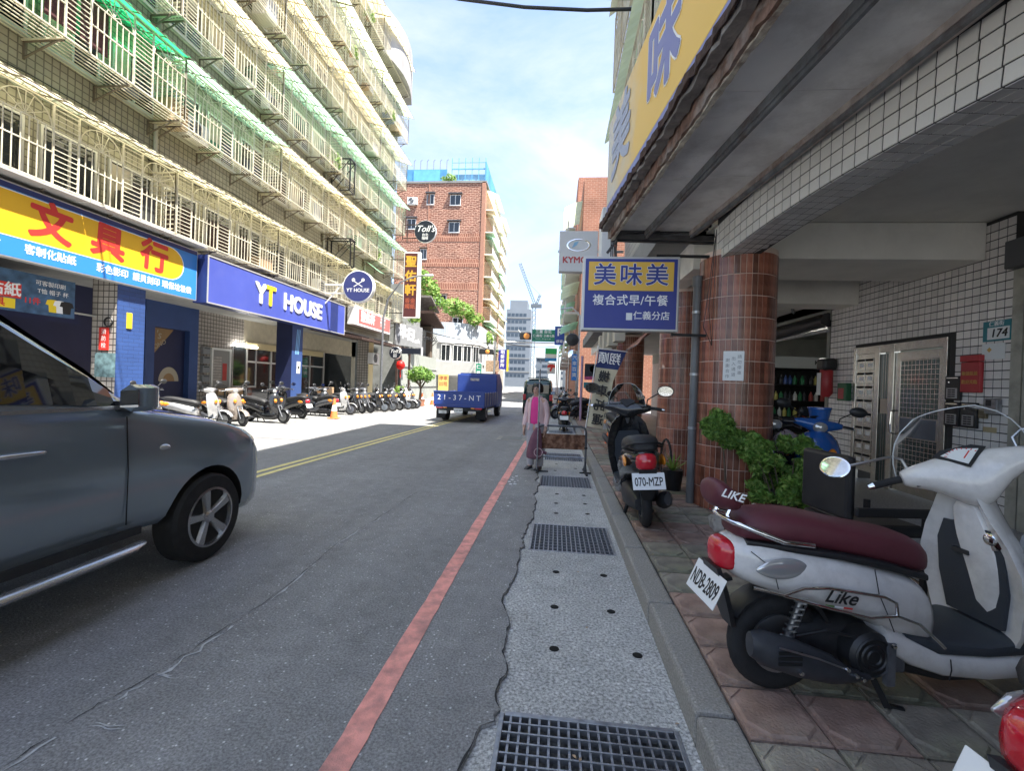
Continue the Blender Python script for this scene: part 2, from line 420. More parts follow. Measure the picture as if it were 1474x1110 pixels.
# ------------------------------------------------------------------ ground, road, gutter, kerb, pavements
g = structure(MB().box(-700, 700, -60, 1200, -1.2, -.45).build('ground', 'pale_concrete'))
rr = random.Random(3)
_rw = [0.0]
def rag(y):
    _rw[0] = _rw[0]*.86 + rr.gauss(0, .011)
    return -.245 + .022*math.sin(y*1.3) + _rw[0] + rr.uniform(-.006,.006) - (.06 if y < 1.95 else 0)
ys = [-6, -3, 0] + [.5 + i*.04 for i in range(0, 390)] + [17, 20, 24, 60, 400]
m = MB()
edge = [(rag(y) if -1 < y < 24 else -.24, y) for y in ys]
for (xa, ya), (xb, yb) in zip(edge, edge[1:]):
    m.add([(-8.4,ya,0),(xa,ya,0),(xb,yb,0),(-8.4,yb,0),(xa,ya,-.03),(xb,yb,-.03)], [(0,1,2,3),(1,4,5,2)])
road = structure(m.build('road', 'asphalt'))
m = MB().box(-8.4, .1, 24, 400, -.4, -.004)
m.box(-8.4, -.5, -6, 24, -.4, -.006)
structure(m.build('road_base', 'kerb_concrete'))
# cross street on both sides beyond the corner
structure(MB().box(-.24, 40, 24.2, 30.5, -.3, -.002).build('side_street', 'asphalt'))
# gutter slab with real pits under the gratings
GR = [(1.28, 2.06), (4.12, 4.90), (6.75, 7.52), (9.08, 10.05), (11.6, 12.4), (14.2, 15.0)]
m = MB(); y = -6.0
for a, b in GR:
    m.box(-.6, .64, y, a, -.5, -.016)
    m.box(-.6, -.20, a, b, -.5, -.0165); m.box(.585, .64, a, b, -.5, -.0165); y = b
m.box(-.6, .64, y, 24, -.5, -.016)
gut = structure(m.build('gutter', 'gutter_concrete'))
m = MB(); m.box(-.3, .7, -6, 24, -.7, -.505); m.build('gutter_bottom', 'black_void', gut)
hole_disc = MB().lathe([(.0, .0015), (.021, .0015), (.024, .003), (.028, .0015), (.029, 0)], axis='z', n=14).mesh('drain_hole_disc', 'black_void')  # raised black disc: the dark of a hole is painted, nothing is cut
for x, y in ((.04,2.6),(.51,2.61),(.04,3.09),(.42,3.09),(.05,3.67),(.43,3.67),(.05,5.35),(.42,5.4),(.05,5.8),(.42,5.85),(.06,6.3),(.43,6.3),(.03,8.0),(.4,8.3),(.05,8.7)):
    link('drain_hole_disc', hole_disc, gut, loc=(x, y, -.016))
def grating(a, b, label, nx, ny):
    t = thing('drain_grating', label, 'drain grating', ((-.2+.585)/2, (a+b)/2, -.016), group='gutter gratings')
    w_, l_ = .775/2, (b-a)/2 - .004
    f = MB()
    for s in (-1, 1):
        f.box(s*w_-.012, s*w_+.012, -l_, l_, -.05, .004); f.box(-w_+.012, w_-.012, s*l_-.012, s*l_+.012, -.05, .003)
    f.build('frame', 'grey_steel', t, bevel=.003)
    bx = MB().box(-.005, .005, -l_+.012, l_-.012, -.04, -.001).mesh('bearing_bar', 'grey_steel')
    by = MB().box(-w_+.012, w_-.012, -.004, .004, -.02, .0025).mesh('cross_bar', 'grey_steel')
    for i in range(1, nx): link('bearing_bar', bx, t, loc=(-w_ + 2*w_*i/nx, 0, 0))
    for i in range(1, ny): link('cross_bar', by, t, loc=(0, -l_ + 2*l_*i/ny, 0))
    return t
gl = ['steel drain grating nearest the camera, cut by the bottom edge', 'second steel drain grating along the gutter, beside the black scooter',
      'steel drain grating just in front of the barrier', 'steel drain grating seen under the barrier', 'steel drain grating behind the barrier near the small black scooter',
      'farthest steel drain grating along the gutter']
for (a, b), lb, nx, ny in zip(GR, gl, (18,18,18,18,12,12), (14,10,8,8,6,6)): grating(a, b, lb, nx, ny)
# lump of mortar beside the nearest grating
# kerb stones
kn = MB(); kn.cbox(0, .165, 0, .985, -.3, .122, .018); kmesh = kn.mesh('kerb_stone', 'kerb_concrete')
kerb = structure(MB().box(.66, .80, -5, 24, -.3, .08).build('kerb', 'kerb_concrete'))
for i in range(-3, 24): link('kerb_stone', kmesh, kerb, loc=(.64 + rr.uniform(-.004,.004), i*1.0, rr.uniform(-.004,.002)))
# pavement of embossed pavers
pav = structure(MB().box(.804, 2.80, -5, 24, -.3, .098).build('pavement', 'grout_dark'))
P_ = .325
def paver_mesh(name, mt):
    m = MB(); h = P_/2 - .005; k = h*.46; oc = [(k,-h*.9),(h*.9,-k),(h*.9,k),(k,h*.9),(-k,h*.9),(-h*.9,k),(-h*.9,-k),(-k,-h*.9)]
    sq = [(-h,-h),(h,-h),(h,h),(-h,h)]
    m.add([(x,y,-.02) for x,y in sq] + [(x,y,.012) for x,y in sq], [(0,1,5,4),(1,2,6,5),(2,3,7,6),(3,0,4,7),(4,5,6,7)])
    o1 = [(x,y,.012) for x,y in oc]; o2 = [(x*.94,y*.94,.024) for x,y in oc]
    m.add(o1 + o2, [(i,(i+1)%8,8+(i+1)%8,8+i) for i in range(8)] + [tuple(range(8,16))])
    c = [(h,-h),(h,h),(-h,h),(-h,-h)]
    for q in range(4):
        a, b = oc[2*q], oc[2*q+1]; cx, cy = c[q] if q else (h,-h)
        cx, cy = [(h,-h),(h,h),(-h,h),(-h,-h)][q]
        tri = [(a[0]*1.04+cx*.02, a[1]*1.04), (cx*.96, cy*.96), (b[0]*1.04, b[1]*1.04+cy*.02)]
        m.add([(x,y,.012) for x,y in tri] + [(x*.985,y*.985,.017) for x,y in tri], [(0,1,4,3),(1,2,5,4),(2,0,3,5),(3,4,5)])
    return m.mesh(name, mt)
pm = [paver_mesh('paver', 'paver_red'), paver_mesh('paver', 'paver_grey')]
cnt = 0; far = MB()
for iy in range(-1, 62):
    for ix in range(6):
        x = .81 + P_*(ix+.5); yy = .9 + P_*(iy+.5)
        if cnt < 298 and yy < 16:
            g_ = 1 if (rr.random() < .42 or yy < 2.2 and rr.random() < .6) else 0
            o = link('paver', pm[g_], pav, loc=(x, yy, .102 + rr.uniform(-.002,.003)))
            o.rotation_euler = (rr.uniform(-.008,.008), rr.uniform(-.008,.008), rr.uniform(-.012,.012)); cnt += 1
        else: far.box(x-P_/2+.005, x+P_/2-.005, yy-P_/2+.005, yy+P_/2-.005, .085, .118)
stuff(far.build('paver', 'paver_red', pav))
structure(MB().box(2.80, 12, -5, 24, -.3, .132).build('arcade_floor', 'terrazzo'))
structure(MB().box(2.802, 2.86, -4.9, 23.9, .10, .1345).build('arcade_edge_strip', 'kerb_concrete'))
structure(MB().box(-16, -8.3, -6, 60, -.4, .012).build('pavement_opposite', 'pale_concrete'))
structure(MB().box(.1, 3.2, 30.5, 300, -.4, .05).build('pavement_beyond', 'pale_concrete'))
# ---- painted lines and marks, all children of the road
def ribbon(name, pts, w_, mt, z=.004, jit=0.0, parent=road):
    m = MB(); vs = []
    for i, (x, y) in enumerate(pts):
        a = Vector(pts[max(i-1,0)]); b = Vector(pts[min(i+1,len(pts)-1)]); d = (b-a).normalized(); n_ = Vector((-d.y, d.x))
        ww = (w_[i] if isinstance(w_, list) else w_)/2
        vs.append((x+n_.x*(ww+rr.uniform(-jit,jit)), y+n_.y*(ww+rr.uniform(-jit,jit)), z)); vs.append((x-n_.x*(ww+rr.uniform(-jit,jit)), y-n_.y*(ww+rr.uniform(-jit,jit)), z))
    m.add(vs, [(2*i,2*i+1,2*i+3,2*i+2) for i in range(len(pts)-1)])
    return m.build(name, mt, parent)
ribbon('broken_edge', [(x-.004, y) for x, y in edge if .4 < y < 15], [rr.choice((.001,.003,.006,.010)) for x, y in edge if .4 < y < 15], 'crack', .0025, .002)
ribbon('red_line', [(-.80 + .0075*(y*.1-0), y*.1) for y in range(-20, 119)], .115, 'red_paint', jit=.0035)
def yx(y): return -4.42 + max(0, y-6.4)*.052
for k in (-.10, .10): ribbon('yellow_line', [(yx(y)+k, y) for y in [0.2+i*.5 for i in range(0, 48)]], .10, 'yellow_paint', jit=.003)
ck = [(-2.06,.6),(-2.01,1.2),(-2.0,1.47),(-1.99,1.8),(-1.93,1.97),(-1.90,2.3),(-1.86,2.7),(-1.85,3.1),(-1.90,3.6),(-1.92,4.1),(-1.86,4.6),(-1.83,5.2),(-1.8,6)]
ckd = []
for (xa,ya),(xb,yb) in zip(ck, ck[1:]):
    for t in range(6): ckd.append((xa+(xb-xa)*t/6+rr.uniform(-.011,.011), ya+(yb-ya)*t/6))
ribbon('road_crack', ckd, [rr.choice((.001,.002,.003,.005)) for _ in ckd], 'crack', .003, .0012)
for k, (i0, i1, dx) in enumerate(((8,16,.03),(20,34,.035),(38,47,.02),(50,62,.015))):
    pts = [(x+dx+rr.uniform(-.012,.012), y) for x, y in ckd[i0:i1]]
    ribbon('white_scuff', pts, [rr.uniform(.002,.018) for _ in pts], 'white_scuff', .0035, .004)
for cx, cy, sl in ((-1.82,1.72,.03),(-1.86,2.03,.02)):
    for q in range(2):
        k_ = rr.randrange(6,10); x0 = cx-.09+rr.uniform(0,.06); y0 = cy+rr.uniform(-.016,.016)
        pts = [(x0+.018*i, y0+sl*.018*i+.006*math.sin(i*.9+q)) for i in range(k_)]
        ribbon('white_scuff', pts, [.007*math.sin(math.pi*(i+.5)/k_) for i in range(k_)], 'white_scuff', .003+.0002*q, .0012)
for i in range(26):       # spilt white drops on and beside the red line
    x, y = -.62+rr.gauss(0,.09), rr.choice((5.2,5.6,6.6,7.0))+rr.gauss(0,.25); r_ = rr.choice((.006,.009,.012,.025))
    MB().lathe([(0,.0015),(r_,.0012),(r_*1.1,0)], (x,y,.0042+.0002*i), 'z', 7).build('paint_drop', 'white_letter', road)
mh = thing('manhole_cover', 'pale rectangular manhole cover set into the road', 'manhole cover', (-1.15, 12.2, .004))
MB().box(-.40,.40,-.42,.42,0,.004).build('frame', 'kerb_concrete', mh); MB().box(-.27,.27,-.30,.30,.004,.010).build('lid', 'pale_concrete', mh)
ribbon('road_patch_seam', [(-.95+.02*math.sin(y), y) for y in [12.6+i*.4 for i in range(30)]], .008, 'crack', .003, .002)
# ------------------------------------------------------------------ right: tiled apartment building with arcade
RB = thing('apartment_building', 'tiled apartment building with round brown columns, street arcade and rusty canopy', 'building', (2.2, 5.7, .12))
def rp(mb, name, m, parent=None, **k):     # a part of the building given in world coordinates
    if parent is None or parent is RB: mb.xf(Matrix.Translation((-2.2, -5.7, -.12)))
    return mb.build(name, m, parent or RB, **k)
def rl(name, me, parent, loc, rot=None):
    o = link(name, me, parent); l = Vector(loc)
    if parent is RB: l -= Vector((2.2, 5.7, .12))
    o.location = l
    if rot: o.rotation_euler = rot
    return o
# --- arcade back wall: backing plus single tiles
TP = .0995
wall = MB(); wall.box(4.915, 5.3, 6.2-.78, 6.2, .13, 3.56); wall.box(4.915, 5.3, 6.2, 8.0, 2.29, 3.56); wall.box(4.915, 5.3, 8.0, 8.72, .13, 3.56)
wo_ = rp(wall, 'arcade_wall', 'grout_dark')
def tile_mesh(name, m, w_, h_, t=.005, b=.002):
    """flat tile, local x/y the face, z outwards, chamfered rim"""
    mb = MB(); a, c = w_/2, h_/2
    mb.add([(-a,-c,0),(a,-c,0),(a,c,0),(-a,c,0),(-a+b,-c+b,t),(a-b,-c+b,t),(a-b,c-b,t),(-a+b,c-b,t)],
           [(0,1,5,4),(1,2,6,5),(2,3,7,6),(3,0,4,7),(4,5,6,7)])
    return mb.mesh(name, m)
tm = tile_mesh('tile', 'wall_tile', .0895, .0895)
spots = []
ny = int((8.72-5.42)/TP); nz = int((3.56-.13)/TP)
for i in range(ny):
    for k in range(nz):
        y, z = 5.42 + TP*(i+.5), .14 + TP*(k+.5)
        if 6.2-TP*.4 < y < 8.0+TP*.4 and z < 2.29+TP*.45: continue
        spots.append((y, z))
spots.sort(key=lambda s: s[0] + (3 if s[1] < 1.25 else 0) + (1.2 if s[1] > 3.2 else 0))
rest = MB(); Mw = frameM((0,0,0), (0,-1,0))
eu = Mw.to_euler()
for q, (y, z) in enumerate(spots):
    if q < 300: rl('tile', tm, wo_, (4.914-2.2, y-5.7, z-.12), (eu.x + rr.uniform(-.006,.006), eu.y, eu.z + rr.uniform(-.006,.006)))
    else:
        a = .04475; rest.add([(4.914,y-a,z-a),(4.914,y+a,z-a),(4.914,y+a,z+a),(4.914,y-a,z+a),(4.909,y-a+.002,z-a+.002),(4.909,y+a-.002,z-a+.002),(4.909,y+a-.002,z+a-.002),(4.909,y-a+.002,z+a-.002)],
                            [(0,1,5,4),(1,2,6,5),(2,3,7,6),(3,0,4,7),(4,5,6,7)])
rest.xf(Matrix.Translation((-2.2,-5.7,-.12))); stuff(rest.build('tile', 'wall_tile', wo_))
# --- round columns of upright brown tiles
def column(cx, cy, r, z0, z1, th=.245, n=42, single=True):
    core = rp(MB().lathe([(r-.0065, z0), (r-.0065, z1)], (cx, cy, 0), 'z', 48), 'column', mat('pink_grout', (.78,.62,.52), .8))
    wv = 2*math.pi*r/n
    mb = MB(); b = .0015; a = wv/2-.0028; c = th/2-.003
    mb.add([(-a,-c,-.004),(a,-c,-.004),(a,c,-.004),(-a,c,-.004),(-a+b,-c+b,.0015),(a-b,-c+b,.0015),(a-b,c-b,.0015),(-a+b,c-b,.0015),(0,-c+b,.0035),(0,c-b,.0035)],
           [(0,1,5,8,4),(1,2,6,5),(2,3,7,9,6),(3,0,4,7),(4,8,9,7),(8,5,6,9)])
    me = mb.mesh('tile', 'column_tile'); me2 = MB()
    fa = math.atan2(-cy, -cx); cells = []
    for k in range(int((z1-z0)/th)):
        for i in range(n):
            t = 2*math.pi*i/n; d = abs((t-fa+math.pi) % (2*math.pi) - math.pi); cells.append((d, k, t))
    cells.sort()
    for q, (d, k, t) in enumerate(cells):
        M = frameM((cx+r*math.cos(t)-.004*math.cos(t), cy+r*math.sin(t)-.004*math.sin(t), z0+th*(k+.5)), (-math.sin(t), math.cos(t), 0))
        M.translation -= Vector((2.2, 5.7, .12))
        if single and q < 300:
            o = link('tile', me, core); o.matrix_local = M
        else:
            me2.add([M @ Vector(p) for p in mb.v], mb.f)
    stuff(me2.build('tile', 'column_tile', core))
    return core
column(2.12, 5.67, .425, .12, 3.12)
column(2.13, 7.80, .425, .12, 3.12)
column(2.28, 14.6, .425, .12, 3.12, single=False)
column(2.3, 20.6, .425, .12, 3.12, single=False)
# --- arched front beam: plaster core, face tiles, soffit tiles
BD = Vector((-.116, 1, 0)).normalized(); BN = Vector((-1, -.116, 0)).normalized()   # along, outwards
def bx(y): return 1.80 + (5.5-y)*.116
def zbot(y): return 3.12 - .058*((y-3.75)/1.2)**2*(.9 if y < 3.75 else .95) if abs(y-3.75) < 2.6 else 2.87
beam = MB(); yy = [-1.5+.2*i for i in range(0, 36)]
r1 = []
for y in yy:
    x = bx(y)+.013; zb = max(2.85, zbot(y)); r1.append([(x, y, zb), (x, y, 3.56), (x+.36, y, 3.56), (x+.36, y, zb)])
beam.loft(r1); bo = rp(beam, 'front_beam', 'grout_dark')
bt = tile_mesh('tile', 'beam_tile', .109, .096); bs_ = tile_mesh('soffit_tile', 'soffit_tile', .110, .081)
y = -.3
while y < 5.55:
    x = bx(y); zb = max(2.85, zbot(y)); sl = (zbot(y+.05)-zbot(y-.05))/.1
    for k in range(4):
        z = zb + .053 + k*.105
        if z > 3.52: break
        o = link('tile', bt, bo); rgt = -BD; M = frameM(Vector((x+.012, y, z)) - Vector((2.2,5.7,.12)), (rgt.x, rgt.y, -sl), BN.cross(Vector((rgt.x, rgt.y, -sl))))
        o.matrix_local = M
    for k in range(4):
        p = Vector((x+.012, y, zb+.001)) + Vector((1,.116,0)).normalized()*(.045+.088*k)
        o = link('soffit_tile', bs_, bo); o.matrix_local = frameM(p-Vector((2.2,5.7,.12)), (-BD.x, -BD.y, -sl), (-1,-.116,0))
    y += .1185
# --- ceiling and cross beams of the arcade
c_ = MB(); c_.box(1.9, 5.3, -3, 9.2, 3.565, 3.8); rp(c_, 'arcade_ceiling', 'plaster')
rp(MB().box(2.0, 4.9, 5.75, 6.85, 3.12, 3.56), 'cross_beam', 'plaster', bevel=.012)
rp(MB().box(2.3, 4.9, 7.95, 8.45, 2.99, 3.56), 'cross_beam', 'plaster', bevel=.012)
rp(MB().box(1.9, 4.9, 9.2, 24, 3.2, 3.5), 'arcade_ceiling', 'plaster')
rp(MB().box(1.75, 2.0, 6.2, 24, 3.10, 3.9), 'front_lintel', 'beam_tile')
# --- shop interior left of the door
inn = MB(); inn.box(4.9, 9.2, 8.72, 8.8, .13, 3.56); inn.box(9.0, 9.2, 8.8, 14, .13, 3.1); inn.box(4.9, 9.0, 13.8, 14, .13, 3.1); inn.box(4.9, 9.0, 8.8, 14, 3.05, 3.2)
inn.box(4.9, 5.1, 8.8, 24, 2.74, 3.2)
rp(inn, 'shop_room', mat('shop_wall', (.34,.35,.31), .8, var=.15, vs=2))
rp(MB().box(4.92, 5.2, 14, 24, .13, 3.2), 'arcade_wall', grid_mat('far_wall_tile', (.55,.53,.5), (.5,.48,.45), (.08,.07,.07), .1, .1, .006, ('Y','Z')))
rp(MB().box(5.0, 5.5, -3, 5.30, .13, 3.56), 'shop_wall', 'grout_dark')
sh = MB()
for k in range(30): sh.prism([(4.93,.14+k*.095),(4.90,.16+k*.095),(4.90,.205+k*.095),(4.93,.225+k*.095)], 'y', .6, 5.15)
rp(sh, 'roller_shutter', mat('shutter_grey', (.16,.17,.17), .5, .4, var=.2, vs=3))
rp(MB().cbox(4.78, 5.0, .3, 5.40, 2.92, 3.22, .01), 'shutter_box', mat('shutter_box', (.085,.088,.09), .5))
rp(MB().box(4.86, 4.93, 5.16, 5.24, .13, 2.92).box(4.9, 4.96, 5.30, 5.42, .13, 2.92), 'door_jamb', mat('jamb', (.42,.40,.33), .6, var=.2, vs=5, dirt=.4, ds=4))
rp(MB().tube([(4.84,5.05,.13),(4.84,5.05,3.5)], .03, 10), 'downpipe', mat('cream_pipe', (.55,.51,.38), .5, var=.2, vs=5))
# --- stainless double door with letter boxes
DY0, DY1 = 6.2, 8.0
dr = thing('steel_door', 'stainless steel entrance door with gridded glass beside the letter boxes', 'door', (4.93, 6.2, .132))
def dp(mb, name, m, par=None, **k): mb.xf(Matrix.Translation((-4.93,-6.2,-.132))); return mb.build(name, m, par or dr, **k)
fr = MB()
for a, b in ((6.2,6.27),(7.10,7.20),(7.40,7.50),(7.93,8.0)): fr.box(4.88, 4.97, a, b, .132, 2.28)
fr.box(4.885, 4.965, 6.27, 7.93, 2.16, 2.28)
dp(fr, 'frame', 'stainless', bevel=.006)
lf = MB(); lf.box(4.905, 4.945, 6.28, 6.34, .16, 2.14); lf.box(4.905, 4.945, 7.0, 7.09, .16, 2.14); lf.box(4.905, 4.945, 6.34, 7.0, 2.02, 2.14)
lf.box(4.905, 4.945, 6.34, 7.0, .16, .30); lf.box(4.905, 4.945, 6.34, 7.0, .92, 1.22)
leaf = dp(lf, 'door_leaf', 'stainless', bevel=.004)
for z0, z1 in ((.30,.92),(1.22,2.02)):
    dp(MB().box(4.925, 4.93, 6.34, 7.0, z0, z1), 'pane', 'glass_green')
    gr = MB()
    for i in range(1, 11): gr.box(4.912, 4.922, 6.34+.066*i-.004, 6.34+.066*i+.004, z0, z1)
    k = z0+.066
    while k < z1: gr.box(4.910, 4.924, 6.34, 7.0, k-.004, k+.004); k += .066
    dp(gr, 'grille', 'stainless')
dp(MB().box(4.903, 4.907, 6.36, 6.98, .94, 1.20), 'kick_panel', mat('panel_blue', (.14,.17,.22), .35, .4))
dp(MB().box(4.925, 4.93, 7.2, 7.4, .2, 2.14), 'pane', 'glass_green')
sg = MB()
for i in range(1, 4): sg.box(4.912, 4.922, 7.2+.05*i-.003, 7.2+.05*i+.003, .2, 2.14)
dp(sg, 'grille', 'stainless')
dp(MB().tube([(4.90,7.06,1.30),(4.84,7.06,1.28),(4.83,7.06,1.1),(4.84,7.06,.98),(4.90,7.06,.96)], .014, 8), 'handle', 'chrome')
dp(MB().box(4.89, 4.925, 7.22, 7.36, 1.24, 1.46), 'lock_box', mat('lock_cream', (.52,.45,.38), .5))
mbx = thing('letter_boxes', 'stainless steel bank of letter boxes in two columns beside the door', 'letter boxes', (4.93, 7.5, .3))
bk = MB().box(4.90, 5.0, 7.5, 7.93, .3, 2.25); bk.xf(Matrix.Translation((-4.93,-7.5,-.3))); bk.build('cabinet', 'stainless', mbx)
for k in range(8):
    for i in range(2):
        y0 = 7.53+.195*i; z0 = 1.93-.215*k
        if z0 < .34: continue
        d = MB().cbox(4.885, 4.90, y0, y0+.18, z0-.03, z0+.16, .004); d.xf(Matrix.Translation((-4.93,-7.5,-.3))); dd = d.build('box_door', 'stainless', mbx)
        s_ = MB().box(4.882, 4.886, y0+.01, y0+.17, z0+.115, z0+.15); s_.xf(Matrix.Translation((-4.93,-7.5,-.3))); s_.build('slot', 'black_void', dd)
        s_ = MB().box(4.882, 4.886, y0+.02, y0+.12, z0+.02, z0+.085); s_.xf(Matrix.Translation((-4.93,-7.5,-.3))); s_.build('name_card', 'white_letter', dd)
# --- fixtures on the tiled wall
WM = lambda y, z: frameM((4.90, y, z), (0,-1,0))
def intercom(y, z, label, dark=True):
    t = thing('intercom_panel', label, 'intercom', M=WM(y, z), group='intercom panels')
    MB().cbox(-.105, .105, -.15, .15, 0, .035, .006).build('case', 'black_plastic', t)
    MB().box(-.075,.075,-.125,.0,.035,.04).build('button_plate', 'galvanised', t)
    for k in range(4):
        b = MB(); b.box(-.05,-.005,-.112+.027*k,-.096+.027*k,.04,.044); b.box(.005,.05,-.112+.027*k,-.096+.027*k,.04,.044); b.build('button', 'black_letter', t)
    MB().box(-.08,.08,.118,.132,.035,.04).build('trim', 'chrome', t); MB().lathe([(0,.004),(.012,.003),(.012,0)], (-.045,.07,.035), 'z', 10).build('camera_lens', 'chrome', t)
intercom(6.09, 1.63, 'black intercom panel directly left of the red notice box'); intercom(6.09, 1.31, 'black intercom panel lowest left of the three, below another one'); intercom(5.86, 1.31, 'black intercom panel under the red notice box')
t = thing('notice_box', 'red plastic notice box with gold characters on the tiled wall', 'notice box', M=WM(5.84, 1.80))
mat('notice_red', (.42,.035,.04), .35, var=.1, vs=5); mat('gold', (.62,.42,.13), .35, .5)
MB().cbox(-.125,.125,-.22,.14,0,.05,.01).build('box', 'notice_red', t); MB().cbox(-.128,.128,.145,.22,0,.06,.008).build('lid', 'notice_red', t)
text('敬請投遞', .052, 'gold', t, 0, 0, .051); text('歡迎光臨', .052, 'gold', t, 0, -.1, .051)
t = thing('house_number', 'teal enamel house number plate 174 high on the wall', 'house number', M=WM(5.58, 2.28))
mat('teal', (.02,.20,.24), .35); mat('plate_white', (.75,.77,.76), .4)
MB().box(-.16,.16,-.115,.115,0,.008).build('plate', 'teal', t); MB().box(-.105,.15,-.095,.04,.008,.010).build('field', 'plate_white', t)
text('174', .13, 'black_letter', t, .03, -.03, .011, .012, shear=.15); text('仁義街', .06, 'white_letter', t, .0, .078, .009)
t = thing('paper_notice', 'small white paper notice with yellow mark under the house number', 'notice', M=WM(5.60, 2.05))
MB().box(-.15,.12,-.09,.09,0,.003).build('sheet', 'plate_white', t); MB().add([(-.09,.02,.0045),(-.06,-.01,.0045),(-.03,.02,.0045),(-.06,.05,.0045)],[(0,1,2,3)]).build('emblem', 'gold', t)
t = thing('door_phone', 'grey wall phone with small socket on the tiles near the edge', 'wall phone', M=WM(5.56, 1.43))
MB().cbox(-.075,.075,-.09,.09,0,.06,.01).build('case', 'grey_steel', t); MB().box(-.05,.01,.0,.07,.06,.064).build('screen', 'black_plastic', t)
t = thing('card_reader', 'brass card reader on the tiles beside the wall phone', 'card reader', M=WM(5.69, 1.35)); MB().cbox(-.045,.045,-.065,.065,0,.03,.005).build('case', mat('brass_dull', (.22,.19,.12), .4, .6), t)
t = thing('paper_tag', 'yellowed paper tag on the tiles low under the intercoms', 'notice', M=WM(5.62, 1.16)); MB().box(-.08,.08,-.03,.03,0,.002).build('sheet', mat('old_paper', (.5,.40,.22), .8), t)
t = thing('extinguisher_cabinet', 'red and white fire extinguisher wrapped in dark plastic at the shop corner', 'fire extinguisher', M=WM(8.56, 1.72))
MB().lathe([(.0,.30),(.05,.29),(.10,.22),(.105,-.2),(.06,-.27),(0,-.27)], (0,0,.12), 'y', 16).build('cylinder', 'notice_red', t, smooth=40)
MB().cbox(-.13,.13,.20,.42,.0,.24,.05).build('cover', 'black_plastic', t); MB().box(-.09,.03,-.24,.16,.226,.23).build('label_sheet', 'plate_white', t)
t = thing('metal_box', 'green metal box with red sticker left of the letter boxes', 'box', M=WM(8.17, 1.55)); MB().cbox(-.12,.12,-.15,.15,0,.09,.008).build('box', mat('box_green', (.02,.12,.05), .45), t); MB().box(-.09,.06,-.12,.06,.09,.093).build('sticker', 'notice_red', t)
# --- shop: shelves, lamp, sign header
t = thing('parts_shelf', 'dark shop shelf stacked with bottles under a lit header', 'shelf', (5.2, 11.7, .132))
MB().box(0, 2.6, 0, .4, 0, .05).box(0,.04,0,.4,0,2.0).box(2.56,2.6,0,.4,0,2.0).box(0,2.6,.38,.4,0,2.0).build('carcass', 'black_plastic', t)
for k in range(5): MB().box(.04,2.56,0,.38,.4*k+.36,.4*k+.385).build('shelf_board', 'black_metal', t)
MB().box(-.05,2.65,-.03,.02,1.98,2.26).build('header', mat('header_grey', (.42,.44,.44), .5), t)
hm = frameM((1.3,-.034,2.12), (1,0,0)); hd = bpy.data.objects.new('header_panel', MB().box(-.6,.6,-.1,.1,-.002,.001).mesh('header_panel', 'header_grey')); C.objects.link(hd); hd.parent = t; hd.matrix_local = hm
text('KYMCO', .15, 'black_letter', hd, 0, 0, .002, .02, .001)
for q, cname in enumerate(((.02,.16,.06),(.5,.5,.48),(.03,.03,.035),(.35,.05,.04),(.05,.1,.3),(.45,.40,.1))): mat('bottle_%d' % q, cname, .35)
bmesh_ = [MB().lathe([(.0,0),(.045,0),(.048,.12),(.03,.17),(.016,.18),(.016,.22),(0,.22)], axis='z', n=10).mesh('bottle', 'bottle_%d' % q) for q in range(6)]
for k in range(3):
    for i in range(20):
        o = link('bottle', bmesh_[rr.choice((0,0,1,2,2,3,4,5))], None); o.location = (5.3+.12*i+rr.uniform(-.015,.015), 11.8+rr.uniform(0,.08), .132+.4*(k+1)+.385)
        tag(o, 'small bottle on the dark shop shelf under the header', 'bottle', 'bottles on the shop shelf')
t = thing('tube_lamp', 'lit white fluorescent tube under the shop ceiling', 'lamp', (5.15, 8.95, 2.72))
MB().box(-.03,.03,0,1.2,.02,.06).build('fitting', 'white_paint', t)
MB().tube([(0,.03,0),(0,1.17,0)], .016, 10).build('tube', mat('tube_light', (1,.98,.92), .5, emit=9), t)
t = thing('roller_awning', 'dark rolled up awning over the shop opening beside a slanting pole', 'awning', (4.86, 8.72, 2.75))
MB().tube([(0,0,.10),(0,2.6,.05)], [.13,.16], 12).build('roll', 'black_plastic', t, smooth=50); MB().tube([(-.5,.2,.25),(-1.0,-.55,.62)], [.025,.04], 8).build('pole', 'grey_steel', t)
MB().box(-.02,.03,0,4,-.12,-.06).build('rail', 'galvanised', t)
# --- canopy: soffit panels, steel channels, rusty edge and end bracket
def fx(y): return .73 + (5.4-y)*.107
def cpt(y, t, z): a, b = fx(y), bx(y)+.01; return (a+(b-a)*t, y, z)
ys_ = [-1.2, .55, 1.9, 3.2, 4.45, 5.2, 6.0]
for i in range(6):
    for t0, t1 in ((0.015,.375),(.40,.90)):
        a, b = ys_[i]+.004, ys_[i+1]-.004; m = MB(); z = 3.53+rr.uniform(-.003,.003)
        vs = [cpt(a,t0,z),cpt(a,t1,z),cpt(b,t1,z),cpt(b,t0,z)]; m.add(vs+[(x,y,z_+.02) for x,y,z_ in vs], [(0,1,2,3),(4,5,6,7),(0,1,5,4),(1,2,6,5),(2,3,7,6),(3,0,4,7)])
        rp(m, 'soffit_panel', 'soffit')
def chan(t, wd, hh, name, m_, z=3.53):
    m = MB(); pts = [Vector(cpt(y, t, z-hh/2)) for y in (-1.2, .5, 2, 3.5, 5, 6.0)]
    for a, b in zip(pts, pts[1:]): m.bar(a, b, wd, hh)
    return rp(m, name, m_)
chan(.387, .055, .07, 'steel_channel', mat('steel_worn', (.20,.21,.22), .6, .3, var=.3, vs=9, dirt=.8, ds=5, dcol=(.12,.06,.04), bump=.3, bs=50)); chan(.387, .025, .10, 'steel_channel_web', MATS['steel_worn'])
